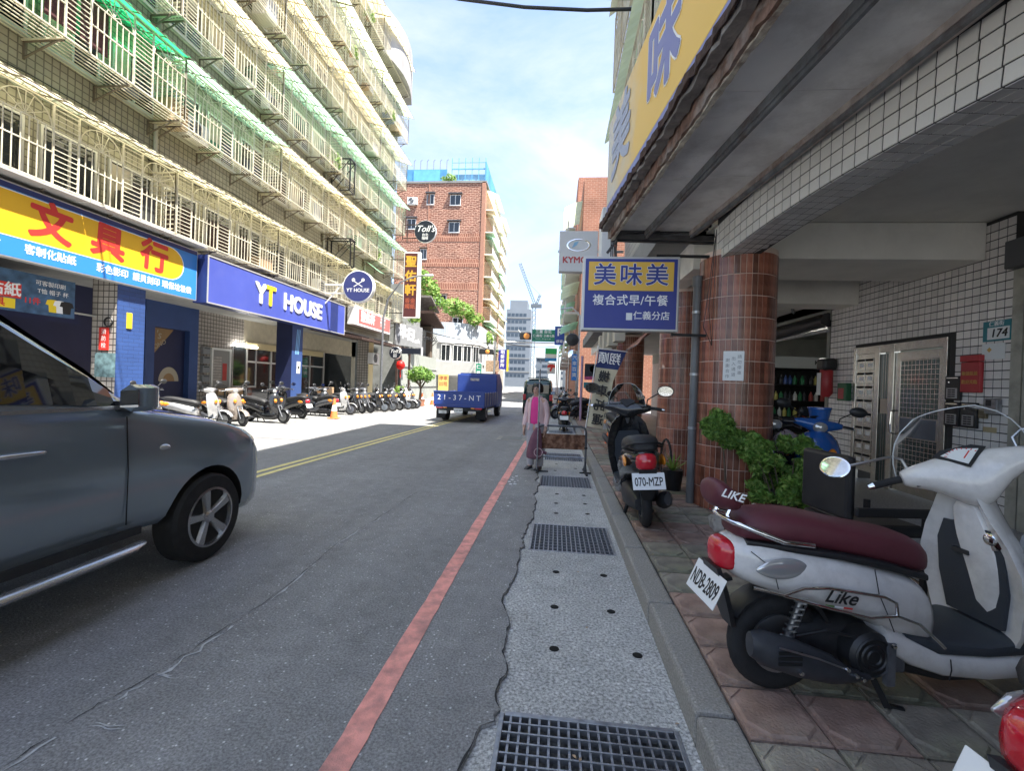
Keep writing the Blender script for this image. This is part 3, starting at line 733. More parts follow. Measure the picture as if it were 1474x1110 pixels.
chan(.93, .10, .05, 'steel_channel', mat('steel_pale', (.46,.40,.36), .7, .1, var=.2, vs=9, dirt=.9, ds=3.5, dcol=(.16,.075,.05), bump=.3, bs=50)); chan(.905, .03, .085, 'steel_channel_web', MATS['steel_worn'])
def rough_strip(off0, off1, z0, z1, name, m_, jit):
    m = MB(); vs = []; yy = [-1.2+.06*i for i in range(122)]
    for y in yy:
        a, b = fx(y)+off0+rr.uniform(-jit,jit), fx(y)+off1+rr.uniform(-jit,jit); za, zb_ = z0+rr.uniform(-jit,jit), z1+rr.uniform(-jit,jit)
        vs.append([(a,y,za),(b,y,za),(b,y,zb_),(a,y,zb_)])
    m.loft(vs); return rp(m, name, m_)
rough_strip(-.045, .012, 3.44, 3.60, 'edge_angle', 'rust', .010)
rough_strip(-.018, .022, 3.428, 3.452, 'edge_flange', mat('cream_peel', (.52,.48,.40), .8, var=.3, vs=16, dirt=.85, ds=5, dcol=(.15,.07,.045), bump=.5, bs=40), .006)
rough_strip(-.14, -.055, 3.54, 3.60, 'edge_boards', mat('grey_board', (.22,.20,.185), .9, var=.4, vs=8, dirt=.6, ds=4, bump=.6, bs=30), .012)
rough_strip(-.165, -.145, 3.57, 3.64, 'edge_dark', 'rust_dark', .012)
tr = MB()
for q in (0, .12): tr.bar((1.98,6.02+q,3.62),(.66,5.98+q,3.50),.05,.05); tr.bar((1.98,6.02+q,3.44),(.66,5.98+q,3.46),.045,.06)
tr.bar((1.98,6.02,3.42),(1.98,6.02,3.9),.06); tr.bar((1.75,6.03,3.60),(1.1,6.03,3.48),.03); tr.bar((.72,6.0,3.42),(.60,6.02,3.25),.03); tr.bar((.72,6.02,3.5),(.70,6.1,2.9),.025)
rp(tr, 'canopy_bracket', mat('bracket', (.07,.07,.072), .6, .3, var=.3, vs=9))
tr = MB()
for q in range(4): tr.tube([(.66+.02*q,6.15+.05*q,3.6),(.68+.03*q,6.3,3.2),(.9+.1*q,6.9,3.0+.1*q),(1.7,8.0,3.2+.1*q)], .008, 5)
for q in range(3): tr.tube([(1.72,5.25,3.3),(1.70-.05*q,5.2,2.6-.2*q),(1.72,5.27,2.0)], .004, 5)
rp(tr, 'loose_cables', 'black_plastic')
# upper storeys over the canopy
up_ = MB(); up_.box(1.45, 12, -14, 10.6, 3.9, 16.6); rp(up_, 'upper_wall', grid_mat('upper_tile', (.50,.48,.42), (.44,.42,.37), (.2,.18,.15), .12, .12, .008, ('Y','Z')))
rp(MB().box(.95, 12.2, -14.2, 10.8, 16.6, 17.1), 'roof_slab', 'pale_concrete'); rp(MB().box(1.3, 12, 6.2, 24, 3.5, 3.9), 'floor_slab', 'pale_concrete')
rp(MB().box(3.3, 12, 10.62, 23.9, 3.9, 18.6), 'upper_wall', MATS['upper_tile']); rp(MB().box(3.1, 12.2, 10.82, 24.1, 18.6, 19.0), 'roof_slab', 'pale_concrete')
# --- the big board over the canopy
SD = Vector((.118, -1, 0)).normalized()           # reading direction: far to near
far0 = Vector((.53, 5.64, 4.16))
bs2 = thing('fascia_sign', 'long yellow shop sign with blue characters above the rusty canopy', 'sign', M=frameM(far0, SD))
mat('sign_yellow', (.78,.48,.075), .42, var=.08, vs=1.0, dirt=.2, ds=3, dcol=(.45,.30,.10)); mat('sign_blue_pale', (.17,.20,.46), .42); mat('sign_faded', (.60,.58,.52), .5, var=.06, vs=3); mat('sign_blue', (.028,.045,.26), .38, var=.10, vs=2, dirt=.12, ds=3, dcol=(.12,.12,.16)); mat('sign_frame', (.55,.55,.54), .4, .4)
m_f = bpy.data.materials.new('sign_board_faded'); m_f.use_nodes = True; ntf = m_f.node_tree; bb_ = ntf.nodes['Principled BSDF']; bb_.inputs['Roughness'].default_value = .42
tcf = ntf.nodes.new('ShaderNodeTexCoord'); sxf = ntf.nodes.new('ShaderNodeSeparateXYZ'); nf = ntf.nodes.new('ShaderNodeTexNoise'); nf.inputs['Scale'].default_value = 2.2; nf.inputs['Detail'].default_value = 5
adf = ntf.nodes.new('ShaderNodeMath'); adf.operation = 'MULTIPLY_ADD'; adf.inputs[1].default_value = .8
rf = ntf.nodes.new('ShaderNodeValToRGB'); rf.color_ramp.elements[0].position = .45; rf.color_ramp.elements[0].color = (.56,.54,.48,1); rf.color_ramp.elements[1].position = 1.25/1.0 if False else .98; rf.color_ramp.elements[1].color = (.78,.48,.075,1)
ntf.links.new(tcf.outputs['Object'], sxf.inputs[0]); ntf.links.new(tcf.outputs['Object'], nf.inputs['Vector']); ntf.links.new(nf.outputs['Fac'], adf.inputs[0])
mxs = ntf.nodes.new('ShaderNodeMath'); mxs.operation = 'MULTIPLY'; mxs.inputs[1].default_value = .42; ntf.links.new(sxf.outputs['X'], mxs.inputs[0]); ntf.links.new(mxs.outputs[0], adf.inputs[2])
ntf.links.new(adf.outputs[0], rf.inputs['Fac']); ntf.links.new(rf.outputs['Color'], bb_.inputs['Base Color']); MATS['sign_board_faded'] = m_f
MB().box(0, 6.6, -.56, .56, -.10, -.02).build('box', 'sign_frame', bs2, bevel=.006)
MB().box(.03, 6.57, -.46, .53, -.02, 0).build('face', 'sign_board_faded', bs2)
MB().box(.03, 6.57, -.53, -.462, -.02, -.001).build('stripe', 'sign_blue_pale', bs2)
mat('sign_char', (.16,.18,.42), .45); mat('sign_char_faded', (.36,.40,.52), .5)
for s_, x, ch in (('美', .62, 'sign_char_faded'), ('味', 1.92, 'sign_char'), ('美', 3.2, 'sign_char')):
    if ch == 'sign_char': text(s_, .80, 'white_letter', bs2, x, .05, .003, .05, .001, name='outline')
    text(s_, .80, ch, bs2, x, .05, .006, .03, .001)
# --- hanging sign on the column
mei = thing('hanging_sign', 'blue and yellow breakfast shop sign box hanging from the brown column', 'sign', M=frameM((.825, 5.42, 2.60), (1,0,0)))
MB().cbox(-.56,.56,-.44,.44,-.16,0,.012).build('box', 'sign_frame', mei); MB().box(-.53,.53,-.41,.41,0,.004).build('face', 'sign_blue', mei)
MB().cbox(-.49,.49,.035,.375,.004,.008,.001).build('yellow_field', 'sign_yellow', mei)
for s_, x in (('美',-.30),('味',0),('美',.30)):
    text(s_, .27, 'white_letter', mei, x, .205, .010, .035, .0006, name='outline'); text(s_, .27, 'sign_blue', mei, x, .205, .012, .014, .0006)
text('複合式早/午餐', .135, 'white_letter', mei, 0, -.085, .006, .012, .0006, spacing=1.06); text('仁義分店', .105, 'white_letter', mei, .25, -.26, .006, .01, .0006)
MB().box(-.04,.03,-.31,-.225,.005,.007).build('mark', 'plate_white', mei)
a_ = MB(); a_.bar((.3,.47,-.08),(.98,.47,-.10),.03); a_.bar((.5,-.46,-.08),(.95,-.46,-.1),.03); a_.build('arm', 'black_metal', mei)
# drainpipe and paper on the column
t = thing('drainpipe', 'grey plastic drainpipe standing against the nearest brown column', 'pipe', (1.655, 5.66, .12))
MB().tube([(0,0,0),(0,0,2.75)], .047, 14).build('pipe', mat('pvc_grey', (.16,.165,.17), .45, var=.15, vs=4, dirt=.3, ds=3), t, smooth=50)
for z in (.9, 1.55, 2.3): MB().lathe([(.049,0),(.053,0),(.053,.03),(.049,.03)], (0,0,z), 'z', 14).build('clamp', 'galvanised', t)
MB().lathe([(.049,0),(.058,0),(.058,.12),(.049,.12)], (0,0,2.63), 'z', 14).build('socket', MATS['pvc_grey'], t)
pa = math.atan2(-5.67, -2.12)-.02
t = thing('paper_poster', 'white paper notice with columns of characters stuck on the brown column', 'notice', M=frameM((2.12+.445*math.cos(pa), 5.67+.445*math.sin(pa), 1.78), (-math.sin(pa), math.cos(pa), 0)))
MB().box(-.105,.105,-.165,.165,0,.003).build('sheet', 'plate_white', t)
mat('ink_grey', (.25,.26,.27), .8)
for i, s_ in enumerate(('請勿停車', '出入通道', '謝謝合作')):
    for j, chh in enumerate(s_): text(chh, .045, 'ink_grey', t, .06-.06*i, .10-.06*j-.02*i, .004, 0, .0004)
# ------------------------------------------------------------------ generic pieces for facades
def wp(root, mb, name, m, parent=None, **k):
    """part given in world coordinates under an unrotated thing (or under a part that sits at its origin)"""
    mb.xf(Matrix.Translation(-root.location)); return mb.build(name, m, parent or root, **k)
def wl(root, name, me, loc, parent=None, rot=None, sc=None):
    o = link(name, me, parent or root); o.location = Vector(loc) - root.location
    if rot: o.rotation_euler = rot
    if sc: o.scale = sc
    return o
def cage_mesh(units, dep=.8, ht=1.65, sec=.5, arch=1.0, style=0):
    """steel window cage: local x out of the wall, y along it, z up"""
    m = MB(); Ln = units*(sec+arch); b = .016
    for z in (0, ht): m.bar((dep,0,z),(dep,Ln,z),.03); m.bar((0,0,z),(dep,0,z),.025); m.bar((0,Ln,z),(dep,Ln,z),.025)
    for e in (0, Ln):
        k = .12
        while k < ht: m.bar((.02,e,k),(dep,e,k),b,caps=False); k += .13
        m.bar((dep,e,0),(dep,e,ht),.03)
    for u in range(units):
        y0 = u*(sec+arch); y1 = y0+sec; y2 = y1+arch
        m.bar((dep,y1,0),(dep,y1,ht),.03); m.bar((dep,y2,0),(dep,y2,ht),.03)
        if style == 2:
            n = int((sec+arch)/.11)
            for i in range(1, n): m.bar((dep,y0+(sec+arch)*i/n,0),(dep,y0+(sec+arch)*i/n,ht*.62),b,caps=False)
            m.bar((dep,y0,ht*.62),(dep,y2,ht*.62),.03); continue
        k = .10
        while k < ht-.04: m.bar((dep,y0,k),(dep,y1,k),b,caps=False); k += .105
        zr, zm = ht*.70, ht*.40
        m.bar((dep,y1,zm),(dep,y2,zm),.024); m.bar((dep,y1,zr),(dep,y2,zr),.022)
        n = 7
        for i in range(1, n): m.bar((dep,y1+arch*i/n,0),(dep,y1+arch*i/n,zr),b,caps=False)
        if style == 0:
            ra = ht-zr-.04; cy = (y1+y2)/2; pts = []
            for i in range(11):
                t = math.pi*i/10; pts.append((dep, cy+math.cos(t)*arch*.47, zr+math.sin(t)*ra))
            for p, q in zip(pts, pts[1:]): m.bar(p, q, b, caps=False)
            for i in (2,4,5,6,8): m.bar((dep,cy,zr+.02), pts[i], .012, caps=False)
            for i in range(10):
                t = math.pi*i/10; t2 = math.pi*(i+1)/10; m.bar((dep,cy+math.cos(t)*.17,zr+math.sin(t)*ra*.4),(dep,cy+math.cos(t2)*.17,zr+math.sin(t2)*ra*.4),.012,caps=False)
        else:
            for i in range(1, n): m.bar((dep,y1+arch*i/n,zr),(dep,y1+arch*i/n,ht),b,caps=False)
    k = .08
    while k < dep: m.bar((k,0,-.01),(k,Ln,-.01),.022,.012,caps=False); k += .095
    for u in range(units+1):
        y = min(max(u*(sec+arch), .05), Ln-.05)
        m.bar((0,y,-.03),(dep,y,-.03),.03)
    return m
def bracket_mesh():
    m = MB(); m.bar((0,0,-.05),(.75,0,-.05),.035); m.bar((.01,0,-.05),(.01,0,-.42),.035); m.bar((.02,0,-.38),(.62,0,-.06),.03); return m
def awning_mesh(Ln, out=1.15, drop=.34, curve=.06):
    m = MB(); n = int(Ln/.12); rows = []
    for j in range(5):
        t = j/4; x = out*t; z = -drop*t + curve*math.sin(math.pi*t)
        rows.append([(x, Ln*i/n, z+(.012 if i % 2 else -.012)) for i in range(n+1)])
    for j in range(4):
        for i in range(n): m.quad(rows[j][i], rows[j][i+1], rows[j+1][i+1], rows[j+1][i])
    return m
def awning_frame(Ln, out=1.15, drop=.34):
    m = MB(); k = 0
    while k <= Ln+.01: m.bar((0,k,-.04),(out,k,-drop-.03),.022); k += .75
    for t in (.35,.7,1.0): m.bar((out*t,0,-drop*t-.02),(out*t,Ln,-drop*t-.02),.02)
    return m
def window_pair(w_=1.2, h_=1.35):
    """aluminium sliding window: local x out, y along, z up; returns frame and pane meshes"""
    f = MB(); d = .06
    f.box(0,d,-w_/2,-w_/2+.05,0,h_); f.box(0,d,w_/2-.05,w_/2,0,h_); f.box(0,d,-w_/2+.05,w_/2-.05,0,.05); f.box(0,d,-w_/2+.05,w_/2-.05,h_-.05,h_); f.box(0,d-.01,-.025,.025,.05,h_-.05)
    f.box(0,d+.04,-w_/2-.04,w_/2+.04,-.06,-.001)
    p = MB().box(.01,.02,-w_/2+.05,-.025,.05,h_-.05).box(.015,.025,.025,w_/2-.05,.05,h_-.05)
    return f, p
# ------------------------------------------------------------------ left: long apartment block with window cages
LB = thing('apartment_building', 'long pale tiled apartment block with rows of white window cages and awnings', 'building', (-11.3, 15, 0))
grid_mat('facade_tile', (.44,.41,.305), (.38,.355,.265), (.17,.155,.115), .16, .16, .014, ('Y','Z'), rough=.4, var=.38)
LY0, LY1 = 2.0, 29.4
wp(LB, MB().box(-22, -11.3, LY0, LY1, 3.95, 23.4), 'wall', 'facade_tile')
wp(LB, MB().box(-22.3, -10.9, LY0-.3, LY1+.5, 23.4, 23.8), 'roof_slab', 'pale_concrete')
rs = MB(); pts = []
for i in range(9):
    t = -math.pi/2 + math.pi*i/8*.5; pts.append((-10.9+.9*math.cos(t), LY1-1.6+1.6*math.sin(t)+1.6))
rs.prism([(-12,LY1-4),(-10.7,LY1-4)]+[(-10.7+.5*math.sin(math.pi*i/10), LY1-4+5.2*i/10) for i in range(1,11)]+[(-12,LY1+1.2)], 'z', 20.6, 23.3)
wp(LB, rs, 'round_stair_drum', mat('drum_grey', (.34,.33,.32), .8, var=.2, vs=1))
FL = [5.28, 8.30, 11.20, 14.20, 17.35, 20.5]
cages = {(u,s): cage_mesh(u, style=s).mesh('window_cage', 'cage_white') for u, s in ((3,0),(3,1),(3,2),(2,0))}
mat('bracket_brown', (.16,.13,.10), .6, .2)
bk_me = bracket_mesh().mesh('bracket', 'bracket_brown')
aw_me = {}
def awm(Ln, mt):
    k = (round(Ln,2), mt)
    if k not in aw_me: aw_me[k] = (awning_mesh(Ln).mesh('awning', mt), awning_frame(Ln).mesh('awning_frame', 'bracket_brown'))
    return aw_me[k]
wf, wpn = window_pair(); wf_me, wp_me = wf.mesh('window', 'window_frame'), wpn.mesh('pane', 'glass_dark')
mat('curtain', (.55,.50,.42), .9, var=.15, vs=6)
SCH = {0: ['awning_cream']*6, 1: ['awning_green','awning_vivid','awning_green','awning_cream','awning_yellow','awning_green'],
       2: ['awning_cream','awning_cream','awning_cream','awning_green','awning_green','awning_green'], 3: ['awning_cream','awning_cream','awning_yellow','awning_yellow','awning_yellow','awning_pale'],
       4: ['awning_pale']*6, 5: ['awning_green','awning_green','awning_pale','awning_pale','awning_yellow','awning_cream']}
for f, zb in enumerate(FL):
    st = 2 if f == 4 else (0 if f < 3 else 1)
    for q in range(6):
        y0 = 2.3 + q*4.55; dz = rr.uniform(-.03,.03) if f else 0
        dep = 1.0
        if f == 1 and q == 1: dep = 1.25
        cg = wl(LB, 'window_cage', cages[(3, st)], (-11.3, y0, zb+dz), sc=(dep,1,1))
        for u in range(4):
            b_ = link('bracket', bk_me, cg); b_.location = (0, .1+u*1.43, 0)
        a1, a2 = awm(4.6, SCH[f][q])
        aw = wl(LB, 'awning', a1, (-11.3, y0-.05, zb+2.02+dz)); link('awning_frame', a2, aw)
        for u in range(3):
            wn = wl(LB, 'window', wf_me, (-11.3, y0+.95+u*1.5, zb+.12)); link('pane', wp_me, wn)
            if rr.random() < .4:
                c = link('curtain', MB().box(.021,.0215,-.53,rr.uniform(-.2,.5),.06,1.28).mesh('curtain', 'curtain'), wn)
for q in range(3): wp(LB, MB().box(-11.28,-10.46,2.3+q*3.4,5.68+q*3.4,5.2,5.235), 'shade_tray', 'window_frame')  # solid trays added to throw shade on the yellow sign below
for y in (6.9, 11.45, 20.5, 25.1): wp(LB, MB().tube([(-11.24,y,5.0),(-11.24,y,23.3)], .05, 8), 'downpipe', mat('pipe_stained', (.42,.41,.36), .6, var=.3, vs=1))
for k in range(5):
    m = MB(); z = 7.6+3*k; m.tube([(-11.26, 2.5+i*1.5, z+.1*math.sin(i*1.7+k)) for i in range(18)], .012, 5); wp(LB, m, 'facade_cable', 'black_plastic')
for k in range(26):
    y = rr.uniform(5, 28.5); f = rr.randrange(0, 5); zb = FL[f]+.02; sz = rr.uniform(.3,.55); c = rr.choice(('cardboard_a','box_white','box_blue','box_green2','box_dark'))
    mat('cardboard_a', (.40,.28,.17), .85); mat('box_white', (.6,.6,.57), .6); mat('box_blue', (.08,.16,.32), .6); mat('box_green2', (.08,.22,.13), .6); mat('box_dark', (.06,.06,.06), .7)
    o = MB().cbox(-11.15,-11.15+sz,y,y+sz*1.2,zb,zb+sz*rr.uniform(.7,1.6),.02).build('storage_box', c)
    tag(o, 'storage box kept in a %s floor window cage' % ('second','third','fourth','fifth','sixth')[f], 'box', 'boxes in %s floor cages' % ('second','third','fourth','fifth','sixth')[f])
# a few things kept in the cages
def ac_unit(name_label, loc, rz=0, s=1.0):
    t = thing('air_conditioner', name_label, 'air conditioner', loc, rz); t.scale = (s,s,s)
    MB().cbox(-.15,.15,-.4,.4,0,.58,.02).build('case', 'white_paint', t); MB().lathe([(.0,.0),(.24,.0),(.24,.012),(.2,.012),(.2,.004),(0,.004)], (.15,-.08,.29), 'x', 20).build('fan_grille', 'grey_plastic', t)
    m = MB()
    for k in range(5): m.torus((.165,-.08,.29), .05+.045*k, .004, 'x', 20, 4)
    m.build('fan_guard', 'galvanised', t); MB().bar((-.1,-.3,-.02),(.14,-.3,-.02),.04).bar((-.1,.3,-.02),(.14,.3,-.02),.04).build('feet', 'bracket_brown', t)
    return t
ac_unit('outdoor air conditioner unit inside a second floor window cage', (-10.95, 19.7, 5.32)); ac_unit('outdoor air conditioner unit inside a third floor window cage at the left', (-10.95, 12.4, 8.34)); ac_unit('outdoor air conditioner unit inside a fourth floor window cage', (-10.95, 15.9, 11.24))
for k, (y, z) in enumerate(((13.6,14.3),(17.4,17.5),(21.6,17.5),(26.8,17.45),(23.4,20.7),(20.2,11.4),(25.4,8.45))):
    t = thing('potted_plant', ['trailing plant in a fifth floor window cage','left plant on the sixth floor railing','middle plant on the sixth floor railing','right plant on the sixth floor railing','bushy plant in the top floor cage','plant hanging in the fourth floor cage','plant in the third floor cage near the corner'][k], 'plant', (-10.75, y, z))
    MB().lathe([(.08,0),(.12,.2),(.13,.2)], axis='z', n=10).build('pot', 'terracotta', t); foliage('leaves', [(.05,0,.35,.28,.35,.32),(.2,0,.1,.15,.25,.25)], 260, .09, ['leaf_c','leaf_pale','leaf_a'], t, seed=k)
mat('laundry_dark', (.10,.035,.04), .9, var=.3, vs=9); mat('laundry_pale', (.5,.42,.40), .9, var=.2, vs=9)
for k, (y, c) in enumerate(((7.6,'laundry_pale'),(8.5,'laundry_dark'),(9.2,'laundry_dark'))):
    o = MB().box(-10.62,-10.6,y-.3,y+.3,8.7,9.75).build('hanging_cloth', c); tag(o, ['pale cloth drying in the upper left window cage','dark red cloth drying in the upper left window cage beside a pale one','dark red cloth drying in the upper left window cage farthest right'][k], 'cloth')
tk = thing('tarp', 'small green tarpaulin under the third floor cage near the corner', 'tarpaulin', (-10.7, 25.6, 8.1)); MB().add([(-.4,-1,.1),(-.4,1,.05),(.1,.9,-.25),(.15,.1,-.35),(.1,-.9,-.2)],[(0,1,2),(0,2,3),(0,3,4)]).build('sheet', 'awning_green', tk)
# open box frames on the facade
def box_frame(label, y0, y1, z0, z1, x0=-11.3, x1=-10.1):
    t = thing('sign_cage', label, 'steel cage', (x0, y0, z0)); m = MB(); a, b, c = x1-x0, y1-y0, z1-z0
    for y in (0,b):
        m.bar((0,y,0),(a,y,0),.05); m.bar((0,y,c),(a,y,c),.05); m.bar((a,y,0),(a,y,c),.05); m.bar((0,y,0),(a,y,c),.03); m.bar((.03,y,0),(.03,y,c),.05)
    for x in (0,a): m.bar((x,0,0),(x,b,0),.05); m.bar((x,0,c),(x,b,c),.05)
    m.build('bars', 'black_metal', t)
box_frame('dark steel box frame fixed to the facade beside the second floor cage', 20.9, 21.3, 6.9, 8.2); box_frame('dark steel box frame fixed to the facade below a fourth floor cage', 20.6, 21.1, 10.4, 11.9)
# ground floor: pillars, shop fronts, arcade ceiling
wp(LB, MB().box(-13.7, -10.98, LY0, LY1, 3.86, 3.95), 'arcade_ceiling', mat('ceiling_grey', (.42,.42,.40), .8, dirt=.3, ds=2))
mat('shop_blue', (.035,.075,.22), .5, var=.08, vs=2); mat('shop_navy', (.016,.022,.07), .5, var=.1, vs=2); mat('shop_cream', (.62,.52,.30), .7)
grid_mat('pillar_tile', (.48,.44,.40), (.42,.39,.35), (.05,.045,.04), .15, .15, .012, ('X','Z')); grid_mat('pillar_tile_front', (.48,.44,.40), (.42,.39,.35), (.05,.045,.04), .15, .15, .012, ('Y','Z'))
grid_mat('blue_brick', (.04,.09,.27), (.036,.08,.24), (.025,.055,.17), .3, .1, .006, ('Y','Z'), offset=.5)
def pillar(y0, y1, side, front):
    wp(LB, MB().box(-11.6, -10.915, y0, y1, 0, 3.86), 'pillar', side); wp(LB, MB().box(-10.912, -10.9, y0-.01, y1, 0, 3.86), 'pillar_facing', front)
pillar(10.2, 10.95, 'pillar_tile', 'blue_brick'); pillar(17.66, 18.42, 'shop_navy', 'shop_blue'); pillar(25.3, 25.95, 'pillar_tile', 'shop_cream'); pillar(3.0, 3.7, 'pillar_tile', 'blue_brick')  # second pillar's side is navy: the shade of that face put into its colour
bw = MB(); bw.box(-14, -13.6, LY0, 13.6, 0, 3.9); wp(LB, bw, 'shop_front', 'shop_navy')
wp(LB, MB().box(-14, -13.6, 15.8, 18.4, 0, 3.9), 'shop_front', 'pillar_tile_front'); wp(LB, MB().box(-14, -13.6, 18.4, LY1, 2.9, 3.9).box(-14,-13.6,LY1-.6,LY1,0,3.9), 'shop_front', mat('shop_plaster', (.55,.5,.38), .8, var=.1))
fb = MB(); fb.box(-13.9, -13.5, 13.6, 13.95, 0, 3.9); fb.box(-13.9,-13.5,15.4,15.8,0,3.9); fb.box(-13.9,-13.5,13.95,15.4,3.0,3.9); wp(LB, fb, 'blue_portal', 'shop_blue'); wp(LB, MB().box(-13.9,-13.7,13.95,15.4,0,3.0), 'mural_panel', 'shop_navy')
mu = MB(); mu.add([(-13.695,13.96,2.98),(-13.695,14.9,2.98),(-13.695,13.96,1.9)],[(0,1,2)]); wp(LB, mu, 'mural_triangle', mat('mural_ochre', (.30,.19,.09), .7))
mu = MB(); mu.add([(-13.694,14.75+.42*math.cos(math.pi*i/14),1.15+.5*math.sin(math.pi*i/14)) for i in range(15)],[tuple(range(15))]); wp(LB, mu, 'mural_arch', mat('mural_cream', (.42,.38,.29), .7))
mu = MB(); mu.add([(-13.692,14.75+.24*math.cos(math.pi*i/14),1.15+.28*math.sin(math.pi*i/14)) for i in range(15)],[tuple(range(15))]); wp(LB, mu, 'mural_core', 'mural_ochre')
rng = thing('wall_lettering', 'cream hand lettering on the ochre corner of the mural', 'lettering', M=frameM((-13.69, 14.25, 2.62), (0,1,0))); text("R's", .42, 'mural_cream', rng, -.1, .12, 0, 0, .002, shear=.2); text('ONO', .22, 'mural_cream', rng, .1, -.2, 0, 0, .002, rot=.5)
# glazed shop beyond the blue pillar
gl_ = MB()
for y in (18.6, 20.3, 22.0, 23.7, 25.2): gl_.box(-13.65,-13.55,y-.04,y+.04,0,2.9)
for z in (.25,2.05,2.85): gl_.box(-13.64,-13.56,18.6,25.2,z-.04,z+.04)
wp(LB, gl_, 'shop_window_frame', 'window_frame'); wp(LB, MB().box(-13.62,-13.61,18.6,28.8,0,2.9), 'shop_window_pane', 'glass_dark')
wp(LB, MB().box(-13.58,-13.5,18.5,25,2.62,2.9), 'fascia_board', 'shop_cream')
# white door, red couplets, lit window
t = thing('shop_door', 'white framed side door with red paper couplets in the tiled wall', 'door', (-13.6, 16.55, 0))
MB().box(0,.06,0,.08,0,2.5).box(0,.06,1.0,1.08,0,2.5).box(0,.06,.08,1.0,2.42,2.5).build('frame', 'plate_white', t); MB().box(0,.03,.08,1.0,0,2.42).build('leaf', mat('door_grey', (.25,.27,.27), .4), t); MB().box(.03,.035,.62,.86,1.2,1.9).build('couplet', 'notice_red', t)
for k in range(9): MB().box(.03,.036,.12,.55,1.2+k*.11,1.27+k*.11).build('louvre', 'galvanised', t)
t = thing('shop_window', 'shop window with a white tube lamp along its top edge', 'window', (-13.6, 17.75, 0)); MB().box(0,.05,-.05,1.5,.9,.98).box(0,.05,-.05,0,.98,2.65).box(0,.05,1.42,1.5,.98,2.65).build('frame', 'galvanised', t); MB().box(0,.02,0,1.42,.98,2.65).build('pane', 'glass_dark', t); MB().tube([(.12,0,2.7),(.12,1.4,2.7)], .025, 8).build('tube_lamp', 'tube_light', t)
for k in range(5):
    t = thing('letter_box', ['topmost grey letter box beside the white door','second grey letter box from the top beside the white door','middle grey letter box beside the white door','fourth grey letter box down beside the white door','lowest grey letter box beside the white door'][k], 'letter box', (-13.6, 16.2, 2.35-.36*k)); MB().cbox(0,.14,-.18,.18,-.14,.14,.01).build('box', mat('box_grey', (.25,.26,.27), .5, .3), t); MB().box(.14,.143,-.13,.13,.07,.1).build('slot', 'black_void', t)
t = thing('shop_awning', 'dark navy canvas awning hanging inside the stationery arcade', 'awning', (-13.0, 6.5, 2.9)); MB().prism([(-.6,.8),(1.5,0),(1.5,-.35),(-.6,.7)], 'y', -2.5, 3.3).build('canvas', 'shop_navy', t); MB().bar((1.5,-2.5,-.02),(1.5,4.3,-.1),.04).build('rail', 'window_frame', t)
t = thing('banner', 'printed blue banner with t shirts hanging under the stationery sign', 'banner', M=frameM((-11.15, 8.55, 3.05), (0,1,0)))
mat('banner_blue', (.05,.11,.20), .5, var=.45, vs=5); mat('letter_red', (.62,.04,.03), .45, var=.06, vs=2); mat('letter_yellow', (.85,.62,.03), .45)
MB().box(-1.6,.85,-.42,.42,0,.01).build('sheet', 'banner_blue', t); MB().box(-1.5,-.2,-.15,.15,.01,.012).build('red_field', 'letter_red', t); text('吉貼紙', .3, 'white_letter', t, -.65, 0, .014, .02, .001); MB().box(-1.5,-.3,-.37,-.17,.01,.012).build('yellow_field', 'letter_yellow', t); text('五金文具', .19, 'letter_red', t, -.85, -.27, .014, .02, .001)
text('可客製印刷', .12, 'white_letter', t, .35, .25, .012, 0, .001); text('T恤 帽子 杯', .12, 'white_letter', t, .4, .08, .012, 0, .001); text('11件', .16, 'letter_red', t, .0, -.16, .012, .02, .001)
for x, c in ((.40,'letter_yellow'),(.55,'white_letter'),(.68,'black_letter')): MB().prism([(x-.12,-.08),(x-.05,-.06),(x+.05,-.06),(x+.12,-.08),(x+.15,-.18),(x+.09,-.19),(x+.08,-.34),(x-.08,-.34),(x-.09,-.19),(x-.15,-.18)], 'z', .0105+x*.004, .0125+x*.004).build('printed_shirt', c, t)
t = thing('fire_extinguisher_sign', 'red sign with ring on the tiled side of the first pillar', 'sign', M=frameM((-11.22, 10.18, 2.25), (1,0,0))); MB().box(-.13,.13,-.28,.28,0,.02).build('plate', 'letter_red', t); MB().torus((.12,.42,.02), .11, .02, 'z', 16, 6).build('ring', 'black_metal', t)
for j, c in enumerate('消防栓'): text(c, .14, 'white_letter', t, 0, .17-.17*j, .021, 0, .001)
t = thing('poster', 'blue and white poster below the red sign on the tiled pillar', 'poster', M=frameM((-11.18, 10.18, 1.6), (1,0,0))); MB().box(-.28,.28,-.3,.3,0,.006).build('sheet', mat('poster_teal', (.16,.26,.28), .6, var=.6, vs=7), t)
t = thing('wall_plaque', 'small yellow plaque on the front of the first blue pillar', 'sign', M=frameM((-10.9, 10.5, 2.75), (0,1,0))); MB().cbox(-.07,.07,-.2,.2,0,.03,.006).build('plate', 'letter_yellow', t)
t = thing('wall_poster', 'white paper poster on the second blue pillar', 'poster', M=frameM((-10.9, 18.15, 1.85), (0,1,0))); MB().box(-.13,.13,-.25,.25,0,.006).build('sheet', 'plate_white', t); MB().lathe([(0,.002),(.07,.002)], (0,0,.006), 'z', 14).build('emblem', 'mural_ochre', t)
mat('neon_blue', (.25,.55,.9), .4)
t = thing('pillar_stripes', 'pale blue slanting stripes painted on the second blue pillar', 'sign', M=frameM((-10.9, 18.0, 2.9), (0,1,0)))
for q in range(3): MB().add([(-.12+.1*q,-.5,.003),(-.07+.1*q,-.5,.003),(.03+.1*q,.55,.003),(-.02+.1*q,.55,.003)],[(0,1,2,3)]).build('stripe', 'neon_blue', t)
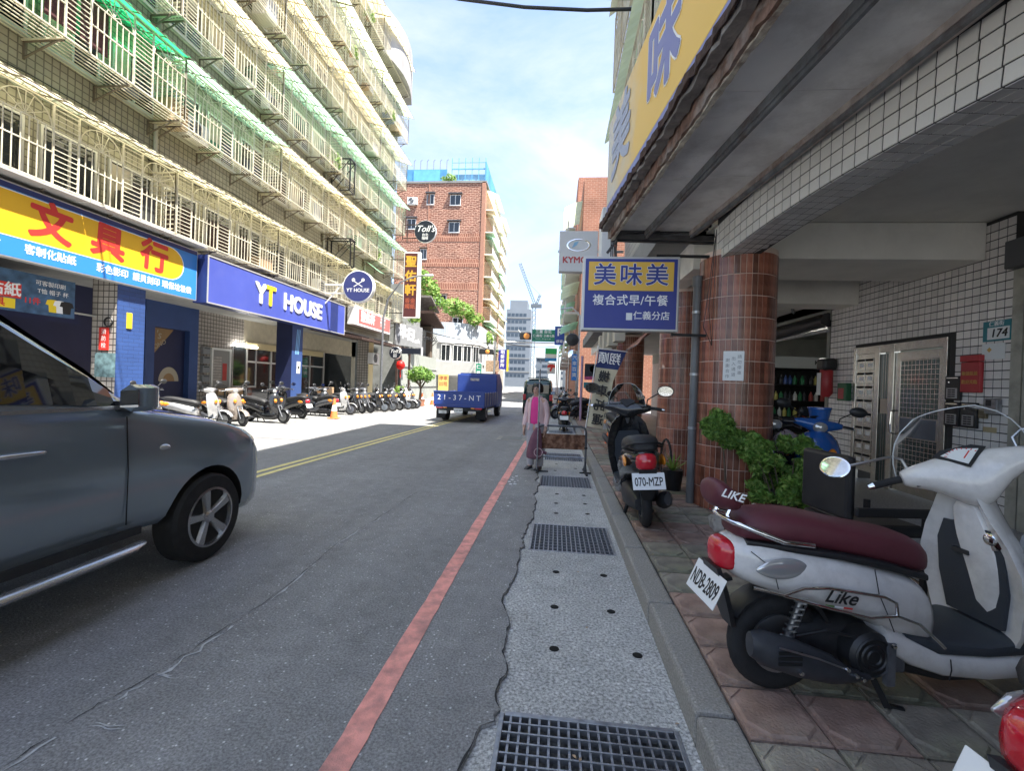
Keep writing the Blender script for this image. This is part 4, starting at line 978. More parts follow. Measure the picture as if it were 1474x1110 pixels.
# ------------------------------------------------------------------ signs on the left side
mat('sign_sky', (.035,.22,.62), .4); mat('sign_sky_light', (.06,.36,.66), .4); mat('sign_navy', (.02,.035,.15), .4); mat('sign_yt', (.065,.095,.40), .35, var=.08, vs=.8, dirt=.14, ds=1.6, dcol=(.16,.17,.30))
sy = thing('stationery_sign', 'long yellow stationery shop sign with red brush characters and blue strip', 'sign', M=frameM((-10.74, 8.35, 4.36), (0,1,0)))
MB().cbox(-4.6, 4.1, -.74, .74, -.2, 0, .01).build('box', 'sign_frame', sy); MB().box(-4.57,4.07,-.71,.71,0,.004).build('face', 'sign_sky', sy); MB().box(-4.57,4.07,.60,.71,.004,.006).build('navy_strip', 'sign_navy', sy)
yf = [(-4.55,-.30),(3.1,-.30)] + [(3.1+.48*math.sin(math.pi*i/12), .13-.43*math.cos(math.pi*i/12)) for i in range(1,12)] + [(3.1,.56),(-4.55,.56)]
MB().prism([(x*1.0+(.03 if x>0 else 0), (y-.13)*1.05+.13) for x,y in yf], 'z', .004, .007).build('white_edge', 'white_letter', sy); MB().prism(yf, 'z', .0072, .010).build('yellow_field', mat('sign_yellow_bright', (.82,.46,.02), .4, var=.07, vs=.8, dirt=.15, ds=1.4, dcol=(.5,.28,.05)), sy)
for s_, x in (('名',-1.05),('文',.2),('具',1.42),('行',2.66)): text(s_, .84, 'letter_red', sy, x, .13, .013, .035, .001, rot=-.05)
for s_, x in (('卡片',-.85),('客制化貼紙',.22),('彩色影印',1.55),('護貝刻印',2.45),('環保垃圾袋',3.40)): text(s_, .215, 'white_letter', sy, x, -.50, .007, .02, .001, sx=.92)
yt = thing('restaurant_sign', 'long blue shop sign reading YT HOUSE over the arcade', 'sign', M=frameM((-10.5, 16.95, 4.31), (0,1,0)))
MB().cbox(-4.4,4.4,-.72,.72,-.45,0,.01).build('box', 'sign_navy', yt); MB().box(-4.36,4.36,-.68,.68,0,.004).build('face', 'sign_yt', yt)
fr_ = MB(); fr_.box(-4.4,4.4,-.72,-.68,0,.02); fr_.box(-4.4,4.4,.68,.72,0,.02); fr_.box(-4.4,-4.36,-.68,.68,0,.02); fr_.box(4.36,4.4,-.68,.68,0,.02); fr_.build('trim', 'sign_frame', yt)
MB().box(3.0,3.7,-.68,.68,.004,.006).build('dark_band', 'sign_navy', yt)
text('Y', .98, 'white_letter', yt, -1.95, .02, .008, .03, .03); text('T', .98, 'letter_yellow', yt, -1.42, .02, .008, .03, .03); text('HOUSE', .88, 'white_letter', yt, .78, .0, .008, .03, .03)
yc = thing('round_sign', 'round blue YT HOUSE sign sticking out from the facade', 'sign', M=frameM((-8.92, 19.3, 5.57), (1,0,0)))
MB().lathe([(.0,0),(.68,0),(.71,-.01),(.71,-.24),(.68,-.25),(0,-.25)], (0,0,0), 'z', 40).build('drum', 'white_paint', yc, smooth=40); MB().lathe([(.0,.006),(.66,.006),(.67,.004)], (0,0,0), 'z', 40).build('face', mat('round_blue', (.035,.045,.17), .4), yc)
text('YT HOUSE', .225, 'white_letter', yc, 0, -.18, .009, .012, .001)
sp = MB(); sp.bar((-.2,-.02,.008),(.24,.26,.008),.035,.004); sp.bar((.2,-.02,.008),(-.24,.26,.008),.035,.004); sp.lathe([(0,.012),(.075,.010),(.08,.007)], (-.22,.28,0), 'z', 12); sp.lathe([(0,.012),(.07,.010),(.075,.007)], (.22,.28,0), 'z', 12); sp.build('spoon_and_fork', 'white_letter', yc)
MB().bar((-1.6,.08,-.12),(-.68,.08,-.12),.05).bar((-1.6,-.3,-.12),(-.6,-.3,-.12),.05).bar((-1.7,-.9,-.14),(-.3,.68,-.14),.045).build('arm', 'white_paint', yc)
rs_ = thing('tea_shop_sign', 'dusty red and white sign board reading 聖佑軒 over the arcade', 'sign', M=frameM((-10.45, 24.9, 4.72), (0,1,0)))
MB().cbox(-2.55,2.4,-.46,.46,-.4,0,.01).build('box', 'white_paint', rs_); MB().box(-2.1,2.35,-.34,.42,0,.004).build('face', mat('faded_red', (.45,.14,.13), .5, var=.1, vs=2), rs_)
text('聖佑軒', .62, 'white_letter', rs_, -.9, .04, .006, .03, .001)
for i, s_ in enumerate(('金紙 香燭', '佛具 禮品', '平安順心')): text(s_, .18, 'white_letter', rs_, 1.2, .28-.2*i, .006, .008, .001)
vs_ = thing('vertical_sign', 'tall dark brown sign board with gold characters 聖佑軒', 'sign', M=frameM((-9.1, 27.0, 7.32), (1,0,0)))
MB().cbox(-.49,.55,-2.02,2.02,-.22,0,.012).build('box', 'white_paint', vs_); MB().box(-.44,.36,-1.95,1.95,0,.004).build('face', mat('sign_brown', (.085,.022,.026), .4, var=.1, vs=2), vs_)
mat('gold_bright', (.72,.40,.05), .4, .2); mat('red_dull', (.42,.10,.05), .5)
for s_, y in (('聖',1.4),('佑',.5),('軒',-.35)): text(s_, .72, 'gold_bright', vs_, -.04, y, .006, .03, .001)
for s_, x, y in (('金',.14,-.98),('紙',.14,-1.33),('香',-.2,-.98),('燭',-.2,-1.33)): text(s_, .33, 'red_dull', vs_, x, y, .006, .01, .001)
for k, (x, z) in enumerate(((-10.05,5.6),(-10.05,8.9))): MB().bar((-1.7,z-7.32,-.1),(-.45,z-7.32,-.1),.05).build('arm', 'black_metal', vs_)
def toll(label, loc, r, s):
    t = thing('cafe_sign', label, 'sign', M=frameM(loc, (1,0,0)))
    MB().lathe([(0,0),(r*.97,0),(r,-.01),(r,-.18),(0,-.18)], (0,0,0), 'z', 36).build('drum', 'white_paint', t, smooth=40); MB().lathe([(0,.004),(r*.97,.004),(r*.98,.002)], (0,0,0), 'z', 36).build('face', mat('cafe_black', (.012,.016,.028), .35), t)
    text("Toll's", .8*r, 'white_letter', t, 0, .22*r, .006, .01, .001, shear=.35); text('台北', .3*r, 'white_letter', t, 0, -.32*r, .006, .01, .001); text('咖啡', .3*r, 'white_letter', t, 0, -.64*r, .006, .01, .001)
    return t
tt = toll('large round black sign reading Toll’s high above the street', (-8.63, 28, 10.95), .70, 1)
MB().bar((-1.45,.45,-.1),(-.5,.45,-.1),.05).bar((-1.45,-.4,-.1),(-.5,-.4,-.1),.05).bar((-1.2,-.7,-.1),(-1.2,.7,-.1),.06).bar((-1.5,-.5,-.1),(-1.5,.8,-.1),.05).build('arm', 'rust_dark', tt)
tt = toll('small round black sign reading Toll’s under the shop eave', (-9.45, 25.6, 3.05), .36, 1); MB().box(.38,1.55,-.05,.28,-.12,-.02).build('side_board', 'cafe_black', tt); MB().box(1.55,1.62,-.12,.36,-.14,0).build('end_cap', 'white_paint', tt); MB().bar((0,.36,-.08),(0,.75,-.08),.03).build('hanger', 'black_metal', tt)
gs = thing('grey_sign', 'grey sign board with white brush characters at the end of the block', 'sign', M=frameM((-10.3, 30.6, 4.55), (.35,1,0)))
MB().cbox(-1.5,1.5,-.75,.75,-.15,0,.01).build('box', mat('sign_grey', (.22,.225,.23), .6, var=.12, vs=3), gs); text('沐日', .95, 'white_letter', gs, -.3, .1, .003, .05, .001, rot=-.15); text('cafe', .4, 'white_letter', gs, .9, -.3, .003, .02, .001)
# eave over the last shops
ev = MB(); ev.prism([(-13.2,4.15),(-9.7,3.55),(-9.7,3.42),(-13.2,3.95)], 'y', 21.6, 29.6); wp(LB, ev, 'tin_eave', 'rust_dark')
wp(LB, MB().box(-9.86,-9.74,26.9,27.02,0,3.5), 'eave_post', 'rust_dark'); wp(LB, MB().box(-9.86,-9.74,29.2,29.32,0,3.5), 'eave_post', 'rust_dark')
ac_unit('outdoor air conditioner unit on the tiled pillar beside the red lantern', (-10.75, 25.6, 2.35), 0, 1.1)
t = thing('paper_lantern', 'red paper lantern with tassel hanging under the eave', 'lantern', (-9.3, 26.2, 2.35)); MB().lathe([(.05,-.28),(.2,-.2),(.27,0),(.2,.2),(.05,.27)], axis='z', n=16).build('shade', mat('lantern_red', (.72,.015,.012), .5, trans=.25), t, smooth=60); MB().lathe([(.015,.27),(.015,.8)], axis='z', n=6).build('cord', 'black_plastic', t); MB().lathe([(.03,-.75),(.045,-.5),(.02,-.28)], axis='z', n=8).build('tassel', 'lantern_red', t)
# ------------------------------------------------------------------ background, left side
grid_mat('red_brick', (.23,.088,.055), (.15,.055,.035), (.48,.28,.20), .62, .22, .045, ('X','Z'), rough=.8, offset=.5, dist=.55, var=.2, bump=.5)
grid_mat('red_brick_side', (.36,.15,.10), (.27,.105,.07), (.55,.32,.23), .62, .22, .045, ('Y','Z'), rough=.8, offset=.5, dist=.35, var=.2, bump=.5)
grid_mat('red_brick_up', (.25,.085,.05), (.18,.06,.036), (.50,.27,.18), .22, .8, .045, ('X','Z'), rough=.8, offset=.5, dist=.25, var=.2, bump=.5)
BB = thing('brick_building', 'tall red brick apartment building with blue sheeting on its roof', 'building', (-14, 54, 0))
wp(BB, MB().box(-20.4, -9.7, 54, 72, 0, 25.6), 'wall', ['red_brick']); wp(BB, MB().box(-9.72,-9.4,54.3,72,0,25.5), 'side_wall', 'red_brick_side')
for z in (12.6, 15.4, 18.5): wp(BB, MB().box(-20.3, -9.8, 53.97, 54.0, z, z+.95), 'brick_band', 'red_brick_up')
wp(BB, MB().box(-9.75,-9.3,53.9,54.3,0,25.7), 'corner_strip', mat('brick_pale', (.36,.18,.12), .8, var=.1)); wp(BB, MB().box(-16.35,-16.2,53.93,54,16.5,25.7), 'downpipe', MATS['brick_pale']); wp(BB, MB().box(-20.5,-9.2,53.9,72.1,25.6,25.85), 'parapet', 'pale_concrete')
sf, spn = window_pair(1.15, 1.25); s_f, s_p = sf.mesh('window', 'white_paint'), spn.mesh('pane', 'glass_dark')
for x, z, sc in ((-13.0,22.9,1.15),(-16.1,23.0,.8),(-13.05,19.6,1.15),(-16.75,16.3,.7),(-16.85,13.5,.8),(-14.4,10.7,1.2),(-12.2,8.0,1.1),(-18.4,20.0,1.0)):
    o = wl(BB, 'window', s_f, (x, 54.0, z), rot=(0,0,R(-90)), sc=(1,sc,1)); link('pane', s_p, o)
    wp(BB, MB().box(x-.75*sc,x+.75*sc,53.6,54,z+1.35,z+1.43), 'window_hood', 'rust' if z < 18 else 'grey_plastic')
o = ac_unit('window air conditioner high on the red brick wall', (-18.3, 53.8, 22.9), R(-90), 1.5)
cg2 = cage_mesh(4, dep=1.0, ht=1.7, style=1).mesh('balcony_cage', 'cage_white'); awp = {c: awning_mesh(6.2, 1.5, .6).mesh('balcony_awning', c) for c in ('awning_pale','awning_green','awning_cream')}
slab2 = MB().box(0,1.05,-.1,6.1,-.15,-.02).box(.95,1.05,-.1,6.1,-.02,.7).mesh('balcony', 'plaster')
for k in range(8):
    for j in range(2):
        y = 55.2+8*j; z = 3.6+2.75*k; b_ = wl(BB, 'balcony', slab2, (-9.4,y,z)); link('balcony_cage', cg2, b_); a_ = link('balcony_awning', awp[('awning_pale','awning_green','awning_cream','awning_pale')[(k+j)%4]], b_); a_.location = (0,-.1,2.35)
sc_ = thing('roof_sheeting', 'blue scaffold sheeting and steel posts on the brick building roof', 'scaffold', (-15, 56, 25.85))
mat('blue_net', (.10,.34,.62), .7, var=.25, vs=.8, trans=.25); mat('blue_sheet', (.22,.42,.56), .6, var=.25, vs=.7)
MB().box(-5.0,.3,0,.12,0,2.4).build('sheet', 'blue_net', sc_); MB().box(.4,5.2,.4,.5,0,1.9).build('sheet', 'blue_sheet', sc_); MB().box(5.2,5.35,-.2,12,-4,3.2).build('sheet', 'blue_net', sc_); MB().box(-4.0,-.6,-.08,-.02,.3,2.3).build('panel', mat('blue_panel', (.12,.38,.70), .5, var=.1, vs=2), sc_)
for k in range(7): MB().bar((-4.9+.85*k,.2,0),(-4.9+.85*k,.2,3.6),.06).bar((-4.9+.85*k,.2,3.55),(-4.7+.85*k,.2,3.75),.05).build('post', 'grey_steel', sc_)
for k in range(6): MB().bar((.9+.86*k,.2,0),(.9+.86*k,.2,3.9),.07).build('post', 'blue_panel', sc_)
MB().bar((.9,.2,2.5),(5.3,.2,2.5),.12).bar((.9,.2,3.3),(5.3,.2,3.3),.05).build('rail', 'blue_panel', sc_)
t = thing('roof_bush', 'green bush growing on the brick building parapet', 'bush', (-13.9, 54.4, 25.8)); foliage('leaves', [(0,0,.5,.9,.5,.6)], 250, .22, ['leaf_a','leaf_pale','leaf_c'], t, 5); MB().tube([(0,0,0),(0,0,.5)], .06, 6).build('stem', 'bark', t)
# old house and hoarding behind the ficus
OH = thing('old_house', 'grey concrete old house with patched tin roofs behind the hoarding', 'house', (-12, 34, 0))
mat('old_concrete', (.26,.27,.26), .9, var=.25, vs=1.2, dirt=.6, ds=1.0, dcol=(.10,.10,.09), bump=.3, bs=12)
wp(OH, MB().box(-16, -10.9, 31, 40, 0, 5.6), 'wall', 'old_concrete'); wp(OH, MB().box(-12.6, -10.7, 32.6, 34.2, 0, 8.6), 'stair_tower', 'old_concrete')
m = MB(); m.prism([(34.2,6.9),(37.4,6.0),(37.4,5.9),(34.2,6.7)], 'x', -13, -9.6); wp(OH, m, 'tin_roof', 'rust_dark'); m = MB(); m.prism([(34.3,8.1),(36.8,7.2),(36.8,7.1),(34.3,7.95)], 'x', -13, -9.9); wp(OH, m, 'tin_roof', 'grey_board')
wp(OH, MB().box(-12.6,-10.5,36.6,37.2,0,6.0), 'pier', 'bark'); m = MB()
for k in range(9): m.tube([(-10.6,31+.8*k,5.2-.1*k),(-10.2,32+.7*k,4.9),(-10.4,33.5+.5*k,4.4+.1*k)], .03, 5)
stuff(wp(OH, m, 'tangled_pipes', 'black_metal'))
HD = thing('hoarding', 'grey corrugated metal hoarding along the pavement behind the ficus', 'fence', (-10.5, 30, 0)); mat('hoarding', (.36,.38,.35), .6, .2, var=.15, vs=2, dirt=.3, ds=2)
cm_ = MB(); 
for i in range(10): cm_.add([(.0,.1*i,0),(.03,.1*i+.03,0),(.03,.1*i+.07,0),(0,.1*i+.1,0),(.0,.1*i,3.4),(.03,.1*i+.03,3.4),(.03,.1*i+.07,3.4),(0,.1*i+.1,3.4)], [(0,1,5,4),(1,2,6,5),(2,3,7,6)])
cme = cm_.mesh('panel', 'hoarding')
for k in range(11): link('panel', cme, HD, loc=(0,k*1.0-.4,0))
for z in (1.0,2.4): MB().bar((.05,-.4,z),(.05,10.6,z),.05).build('rail', 'galvanised', HD)
def leafy(label, name, loc, blobs, n, size, mats, seed, trunk=None, cat='shrub'):
    t = thing(name, label, cat, loc); foliage('crown', blobs, n, size, mats, t, seed)
    if trunk: MB().tube(*trunk).build('trunk', 'bark', t, smooth=60)
    return t
LM = ['leaf_a','leaf_pale','leaf_c']
leafy('bright green bush on the old house roof left of the brick wall', 'roof_shrub', (-10.6, 36, 6.9), [(0,0,2.0,1.0,.9,1.1),(-.9,0,3.0,.9,.8,.8),(.5,0,1.1,.7,.7,.7)], 900, .2, LM, 11, ([(0,0,0),(0,0,1.6)], .08, 6))
leafy('spreading pale green creeper over the white building roof', 'creeper', (-9.0, 41.5, 6.9), [(-1.1,0,1.6,1.1,.9,.8),(.1,0,1.3,1.2,1,.8),(1.1,.5,.5,.9,.9,.7)], 1300, .2, LM, 12, ([(0,0,0),(-.2,0,1.2)], .07, 6))
leafy('low green shrub beside the white building balcony', 'roof_shrub', (-7.3, 47, 5.6), [(0,0,.5,.6,.8,.7)], 300, .2, LM, 13, ([(0,0,0),(0,0,.5)], .05, 6))
leafy('small pale plant on the rail beside the vertical brown sign', 'roof_shrub', (-10.3, 31.5, 5.7), [(0,0,.2,.4,.6,.35)], 200, .14, LM, 14, ([(0,0,0),(0,0,.3)], .03, 6))
t = leafy('round clipped ficus tree in a pot by the hoarding', 'ficus_tree', (-7.75, 25.2, .012), [(0,0,1.85,.72,.7,.42),(-.35,.1,1.65,.4,.4,.3),(.4,0,1.7,.4,.4,.3)], 2200, .085, ['leaf_a','leaf_b','leaf_c'], 15, ([(0,0,.35),(.03,.02,.9),(-.03,0,1.5)], [.08,.06,.05], 8), 'tree')
m = MB()
for k in range(7): a = k*.9; m.tube([(0,0,.9+.06*k),(.3*math.cos(a),.3*math.sin(a),1.4),(.5*math.cos(a),.5*math.sin(a),1.65)], [.035,.025,.012], 6)
m.build('limbs', 'bark', t, smooth=60); MB().lathe([(0,0),(.22,0),(.3,.36),(.32,.38),(.27,.38),(0,.34)], axis='z', n=16).build('pot', 'terracotta', t)
leafy('small bright green shrub left of the ficus tree', 'potted_shrub', (-8.6, 24.4, .012), [(0,0,.75,.42,.4,.38)], 600, .09, LM, 16, ([(0,0,0),(0,0,.6)], .04, 6))
# white building with curved front
WB = thing('corner_house', 'low white house with curved tiled corner and tall windows', 'house', (-9, 44, 0)); mat('white_wall', (.52,.52,.50), .7, var=.08, vs=1, dirt=.2, ds=1.2); grid_mat('pale_blue_tile', (.46,.52,.58), (.42,.48,.55), (.62,.66,.70), .2, .2, .02, ('X','Z'), rough=.4)
arc = [(-10.4+3.0*math.sin(R(a)), 43.6-3.0*math.cos(R(a))) for a in range(0,91,10)]; outl = [(-14,40.6)] + arc + [(-7.4,52),(-14,52)]
wp(WB, MB().prism(outl, 'z', 0, 5.0), 'wall', 'white_wall'); wp(WB, MB().prism([(x+.12*(x>-12),y-.12*(y<46)) for x,y in outl], 'z', 5.0, 5.35), 'cornice', 'white_paint'); wp(WB, MB().prism(outl, 'z', 5.35, 6.9), 'parapet', 'pale_blue_tile')
for a in (4, 24, 42, 62, 82):
    p = (-10.4+3.03*math.sin(R(a)), 43.6-3.03*math.cos(R(a))); o = wl(WB, 'window', s_f, (*p, 3.3), rot=(0,0,R(a-90)), sc=(1,.72,1.25)); link('pane', s_p, o)
for k in range(3):
    o = wl(WB, 'window', s_f, (-7.38, 45+2*k, 3.3), sc=(1,.8,1.25)); link('pane', s_p, o)
t = thing('shop_awning', 'white cloth awning projecting over the corner house front', 'awning', (-9.3, 38.5, 1.75)); MB().prism([(0,1.45),(2.2,1.45),(2.2,.0),(.0,.25)], 'x', -1.9, 2.2).xf(Matrix.Rotation(0,4,'Z')).build('cloth', 'white_wall', t)
# far tower and crane
TW = thing('office_tower', 'pale grey tower block far down the street', 'building', (-17.7, 200, 0)); mat('tower_wall', (.17,.195,.225), .7, var=.08, vs=.1); mat('tower_glass', (.05,.07,.095), .2)
wp(TW, MB().box(-23.2,-12.3,200,215,0,34.5), 'wall', 'tower_wall'); wp(TW, MB().box(-21.8,-14,200.5,214,34.5,38.5), 'roof_house', 'tower_wall')
wme = MB().box(-.7,.7,-.06,0,-.65,.65).mesh('window', 'tower_glass')
for k in range(10):
    for i in range(5): wl(TW, 'window', wme, (-22+1.75*i, 200, 5+3*k))
for k in range(5): wp(TW, MB().box(-23.3,-12.2,199.8,200,6.4+6*k,6.8+6*k), 'ledge', 'pale_concrete')
KR = thing('tower_crane', 'slender tower crane with raised jib beyond the tower block', 'crane', (-11.6, 210, 0)); m = MB()
def lattice(m, a, b, w_, n):
    a, b = Vector(a), Vector(b); d = (b-a).normalized(); s_ = Vector((0,1,0)); u = d.cross(s_).normalized()*w_/2; v = s_*w_/2
    for p in (u+v,u-v,-u+v,-u-v): m.bar(a+p, b+p, .22)
    for i in range(n): p, q = a+(b-a)*i/n, a+(b-a)*(i+1)/n; m.bar(p+u+v, q-u+v, .16); m.bar(p-u-v, q+u-v, .16)
mat('crane_grey', (.12,.14,.16), .6, .2)
lattice(m, (0,0,0), (0,0,37), 1.6, 16); m.build('mast', 'crane_grey', KR); m = MB(); lattice(m, (.5,0,38), (-7.3,0,57.5), 1.1, 16); m.build('jib', 'crane_grey', KR); MB().box(-1.5,3.5,-1,1,37,38.6).build('cab', 'crane_grey', KR); m = MB(); lattice(m, (1,0,38.5), (2.6,0,43), .8, 3); m.bar((2.6,0,43),(-4.5,0,50),.1); m.build('counter_mast', 'crane_grey', KR)
mat('far_cream', (.34,.31,.26), .8, var=.15, vs=.3); mat('far_grey', (.30,.31,.31), .8, var=.15, vs=.3)
for k, (x0,x1,y0,y1,h,c) in enumerate(((-26,-10.9,74,92,14,'far_cream'),(-30,-14.2,96,120,18,'far_grey'),(-11,-4.6,236,250,15,'tower_wall'),(2,14,246,262,11,'far_grey'),(-40,-20.5,126,170,14,'old_concrete'))):
    t = thing('far_building', ['cream building behind the brick block','white building farther down the left side','grey building closing the street end','pale low building at the street end on the right','grey building far down the left side'][k], 'building', ((x0+x1)/2,(y0+y1)/2,0)); wp(t, MB().box(x0,x1,y0,y1,0,h), 'wall', c); wp(t, MB().box(x0-.3,x1+.3,y0-.3,y1+.3,h,h+.4), 'roof', 'pale_concrete')
    for f in range(int(h/3)-1):
        for i in range(5):
            if x1 < 0: wl(t, 'window', wme, (x1, y0+1.5+(y1-y0-3)*i/4, 5+3*f), rot=(0,0,R(90)))
            if y0 > 200: wl(t, 'window', wme, (x0+1+(x1-x0-2)*i/4, y0, 5+3*f))
# ------------------------------------------------------------------ background, right side
RBk = thing('brick_building', 'orange brick building beyond the side street on the right', 'building', (1.4, 40, 0))
grid_mat('orange_brick', (.34,.14,.085), (.28,.11,.065), (.42,.24,.17), .4, .14, .02, ('Y','Z'), rough=.8, offset=.5); grid_mat('orange_brick_front', (.34,.14,.085), (.28,.11,.065), (.42,.24,.17), .4, .14, .02, ('X','Z'), rough=.8, offset=.5)
wp(RBk, MB().box(1.5, 14, 33, 46, 0, 16.4), 'wall', 'orange_brick_front'); wp(RBk, MB().box(1.46,1.5,33.1,45.9,3,16.3), 'street_face', 'orange_brick'); wp(RBk, MB().box(1.5, 14, 46, 76, 0, 22.5), 'wall', 'orange_brick_front'); wp(RBk, MB().box(1.46,1.5,46.1,76,3,22.3), 'street_face', 'orange_brick')
slab3 = MB().box(-1.05,0,0,5,-.15,-.02).box(-1.05,-.95,0,5,-.02,.8).mesh('balcony', 'white_wall'); aw3 = {}
for c in ('awning_green','awning_pale'):
    a = awning_mesh(5, 1.3, .5); a.v = [(-x,y,z) for x,y,z in a.v]; aw3[c] = a.mesh('balcony_awning', c)
for k in range(7):
    for j in range(5):
        y = 34+8.2*j; z = 4+3*k
        if (y < 45 and z > 13) or z > 19: continue
        b_ = wl(RBk, 'balcony', slab3, (1.46,y,z)); a_ = link('balcony_awning', aw3[('awning_green','awning_pale')[(k+j)%2]], b_); a_.location = (0,0,2.3)
for k, (y0,y1,h,c) in enumerate(((80,110,17,'far_grey'),(114,160,19,'far_cream'),(165,230,13,'far_grey'))):
    t = thing('far_building', ['white building farther down the right side','cream building far down the right side','pale blue building near the street end on the right'][k], 'building', (6, y0, 0)); wp(t, MB().box(3.0,14,y0,y1,0,h), 'wall', c); wp(t, MB().box(2.6,14.2,y0-.3,y1,h,h+.4), 'roof', 'pale_concrete')
    for f in range(int(h/3)-1):
        for i in range(4): wl(t, 'window', wme, (3.0, y0+3+(y1-y0-6)*i/3, 5+3*f), rot=(0,0,R(-90)))
# upper cages of the near right building
cgr = cage_mesh(3, dep=.40, style=0); cgr.v = [(-x,y,z) for x,y,z in cgr.v]; cgr_me = cgr.mesh('window_cage', 'cage_white'); awr = {}
for c in ('awning_yellow','awning_pale','awning_cream'):
    a = awning_mesh(4.6, .55, .24); a.v = [(-x,y,z) for x,y,z in a.v]; awr[c] = a.mesh('awning', c)
for f, zb in enumerate((5.3, 8.2, 11.1, 14.0)):
    for q in range(2):
        y = 1.4+4.55*q; rl('window_cage', cgr_me, RB, (1.45,y,zb)); rl('awning', awr[('awning_yellow','awning_pale','awning_cream')[(f+q)%3]], RB, (1.45,y-.05,zb+2.0))
        for u in range(3): o = rl('window', wf_me, RB, (1.45,y+.95+1.5*u,zb+.12), (0,0,math.pi)); link('pane', wp_me, o)
# motorcycle dealer sign and the white box behind it
t = thing('dealer_sign', 'grey KYMCO motorcycle dealer sign on the right facade', 'sign', M=frameM((.42, 11.2, 4.80), (1,0,0)))
MB().cbox(-.47,.47,-.50,.50,-.22,0,.012).build('box', mat('dealer_grey', (.60,.61,.62), .45), t); text('KYMCO', .215, 'notice_red', t, 0, -.22, .004, .03, .001); m = MB(); m.torus((0,.15,.003), .2, .018, 'z', 28, 6, .3); m.v = [(x*1.35,(y-.15)*.72+.15,z) for x,y,z in m.v]; m.build('emblem_ring', 'chrome', t)
MB().prism([(-.16,.08),(-.10,.22),(.0,.24),(-.05,.14)], 'z', .003, .006).build('emblem_blade', mat('emblem_blue', (.2,.42,.62), .3), t); MB().bar((-.5,.02,-.1),(1.1,.02,-.1),.05).build('arm', 'galvanised', t)
t = thing('sign_box', 'narrow white sign box seen edge on below the big yellow board', 'sign', (.98, 9.8, 3.95)); MB().cbox(-.13,.13,-.1,.6,0,1.35,.01).build('box', 'dealer_grey', t); MB().box(-.14,-.13,-.08,.58,.03,1.32).build('face', 'plate_white', t)
# clutter on the right facade past the columns
cl = thing('cable_bundle', 'tangle of cables and meter boxes on the right facade behind the sign', 'cables', (1.6, 9.5, 2.6)); m = MB()
for k in range(8): m.tube([(0,-1.5+rr.uniform(-.3,.3),.9+.05*k),(-.1,1+rr.uniform(-.5,.5),.5+.1*k),(-.05,4,.8+.06*k),(0,9,1.0)], .012, 5)
stuff(m.build('cables', 'black_plastic', cl))
for k in range(4): MB().cbox(-.25,0,1.5+1.3*k,2.0+1.3*k,.0,.55,.01).build('meter_box', mat('meter_cream', (.5,.47,.38), .6), cl)
t = thing('cloth_awning', 'sagging pink striped cloth awning between the brown columns', 'awning', (1.62, 10.2, 2.5)); m = MB(); rows = [[(.6*j/5, -.6+1.3*i/8, .38-.5*(1-j/5)**1.3+.03*math.sin(i*1.9+j)) for i in range(9)] for j in range(6)]
for j in range(5):
    for i in range(8): m.quad(rows[j][i], rows[j][i+1], rows[j+1][i+1], rows[j+1][i])
o = m.build('cloth', mat('stripe_red', (.50,.27,.23), .8, var=.5, vs=9), t, smooth=60); so = o.modifiers.new('thick', 'SOLIDIFY'); so.thickness = .012; MB().tube([(0,-.62,-.12),(0,.72,-.12)], .012, 6).build('rail', 'grey_steel', t)
# ------------------------------------------------------------------ street furniture
def pole_thing(name, label, cat, x, y, h, r=.045, m_='galvanised', base=0): t = thing(name, label, cat, (x,y,base)); MB().tube([(0,0,0),(0,0,h)], r, 10).build('pole', m_, t, smooth=50); return t
def panel(par, nm, mt, x0, x1, z0, z1, y=-.06, th=.03): return MB().box(x0,x1,y-th,y,z0,z1).build(nm, mt, par)
def fpanel(par, x, y, z):   # flat frame facing the camera under a pole thing
    o = bpy.data.objects.new('lettering_field', MB().box(-.001,.001,-.001,.001,-.001,0).mesh('lettering_field', 'white_letter')); C.objects.link(o); o.parent = par; o.matrix_local = frameM((x,y,z), (1,0,0)); return o
mat('sign_green', (.012,.22,.13), .4); mat('sign_p_blue', (.02,.06,.32), .4); mat('pink_post', (.45,.30,.42), .5)
t = pole_thing('direction_sign', 'green overhead direction sign on a white arm across the street', 'sign', 1.6, 60, 8.8, .12, 'white_paint'); MB().tube([(0,0,7.0),(-8.5,0,7.0)], .09, 8).build('arm', 'white_paint', t); panel(t, 'board', 'sign_green', -5.05, -2.05, 7.15, 8.75, -.1)
f = fpanel(t, -3.55, -.135, 8.0); text('三重 台北', .5, 'white_letter', f, -.0, .45, .002, .02, .002); text('仁義街', .42, 'white_letter', f, -.75, -.1, .002, .01, .002); text('正義北路', .36, 'white_letter', f, .75, -.1, .002, .01, .002); text('Renyi St.  Zhengyi N. Rd.', .2, 'white_letter', f, 0, -.5, .002, 0, .002)
t = thing('traffic_light', 'hanging traffic light with amber lamp beside the green direction sign', 'traffic light', (-4.3, 59.8, 7.9)); MB().cbox(-.75,.75,-.2,.1,-.55,.35,.05).build('housing', 'black_plastic', t); mat('amber_glow', (.9,.35,.08), .3); MB().lathe([(0,-.1),(.38,-.06),(.4,0)], (.15,-.2,-.1), 'y', 18).build('lamp', 'amber_glow', t); MB().bar((-.7,-.1,.35),(-1.0,0,.75),.08).build('hanger', 'white_paint', t)
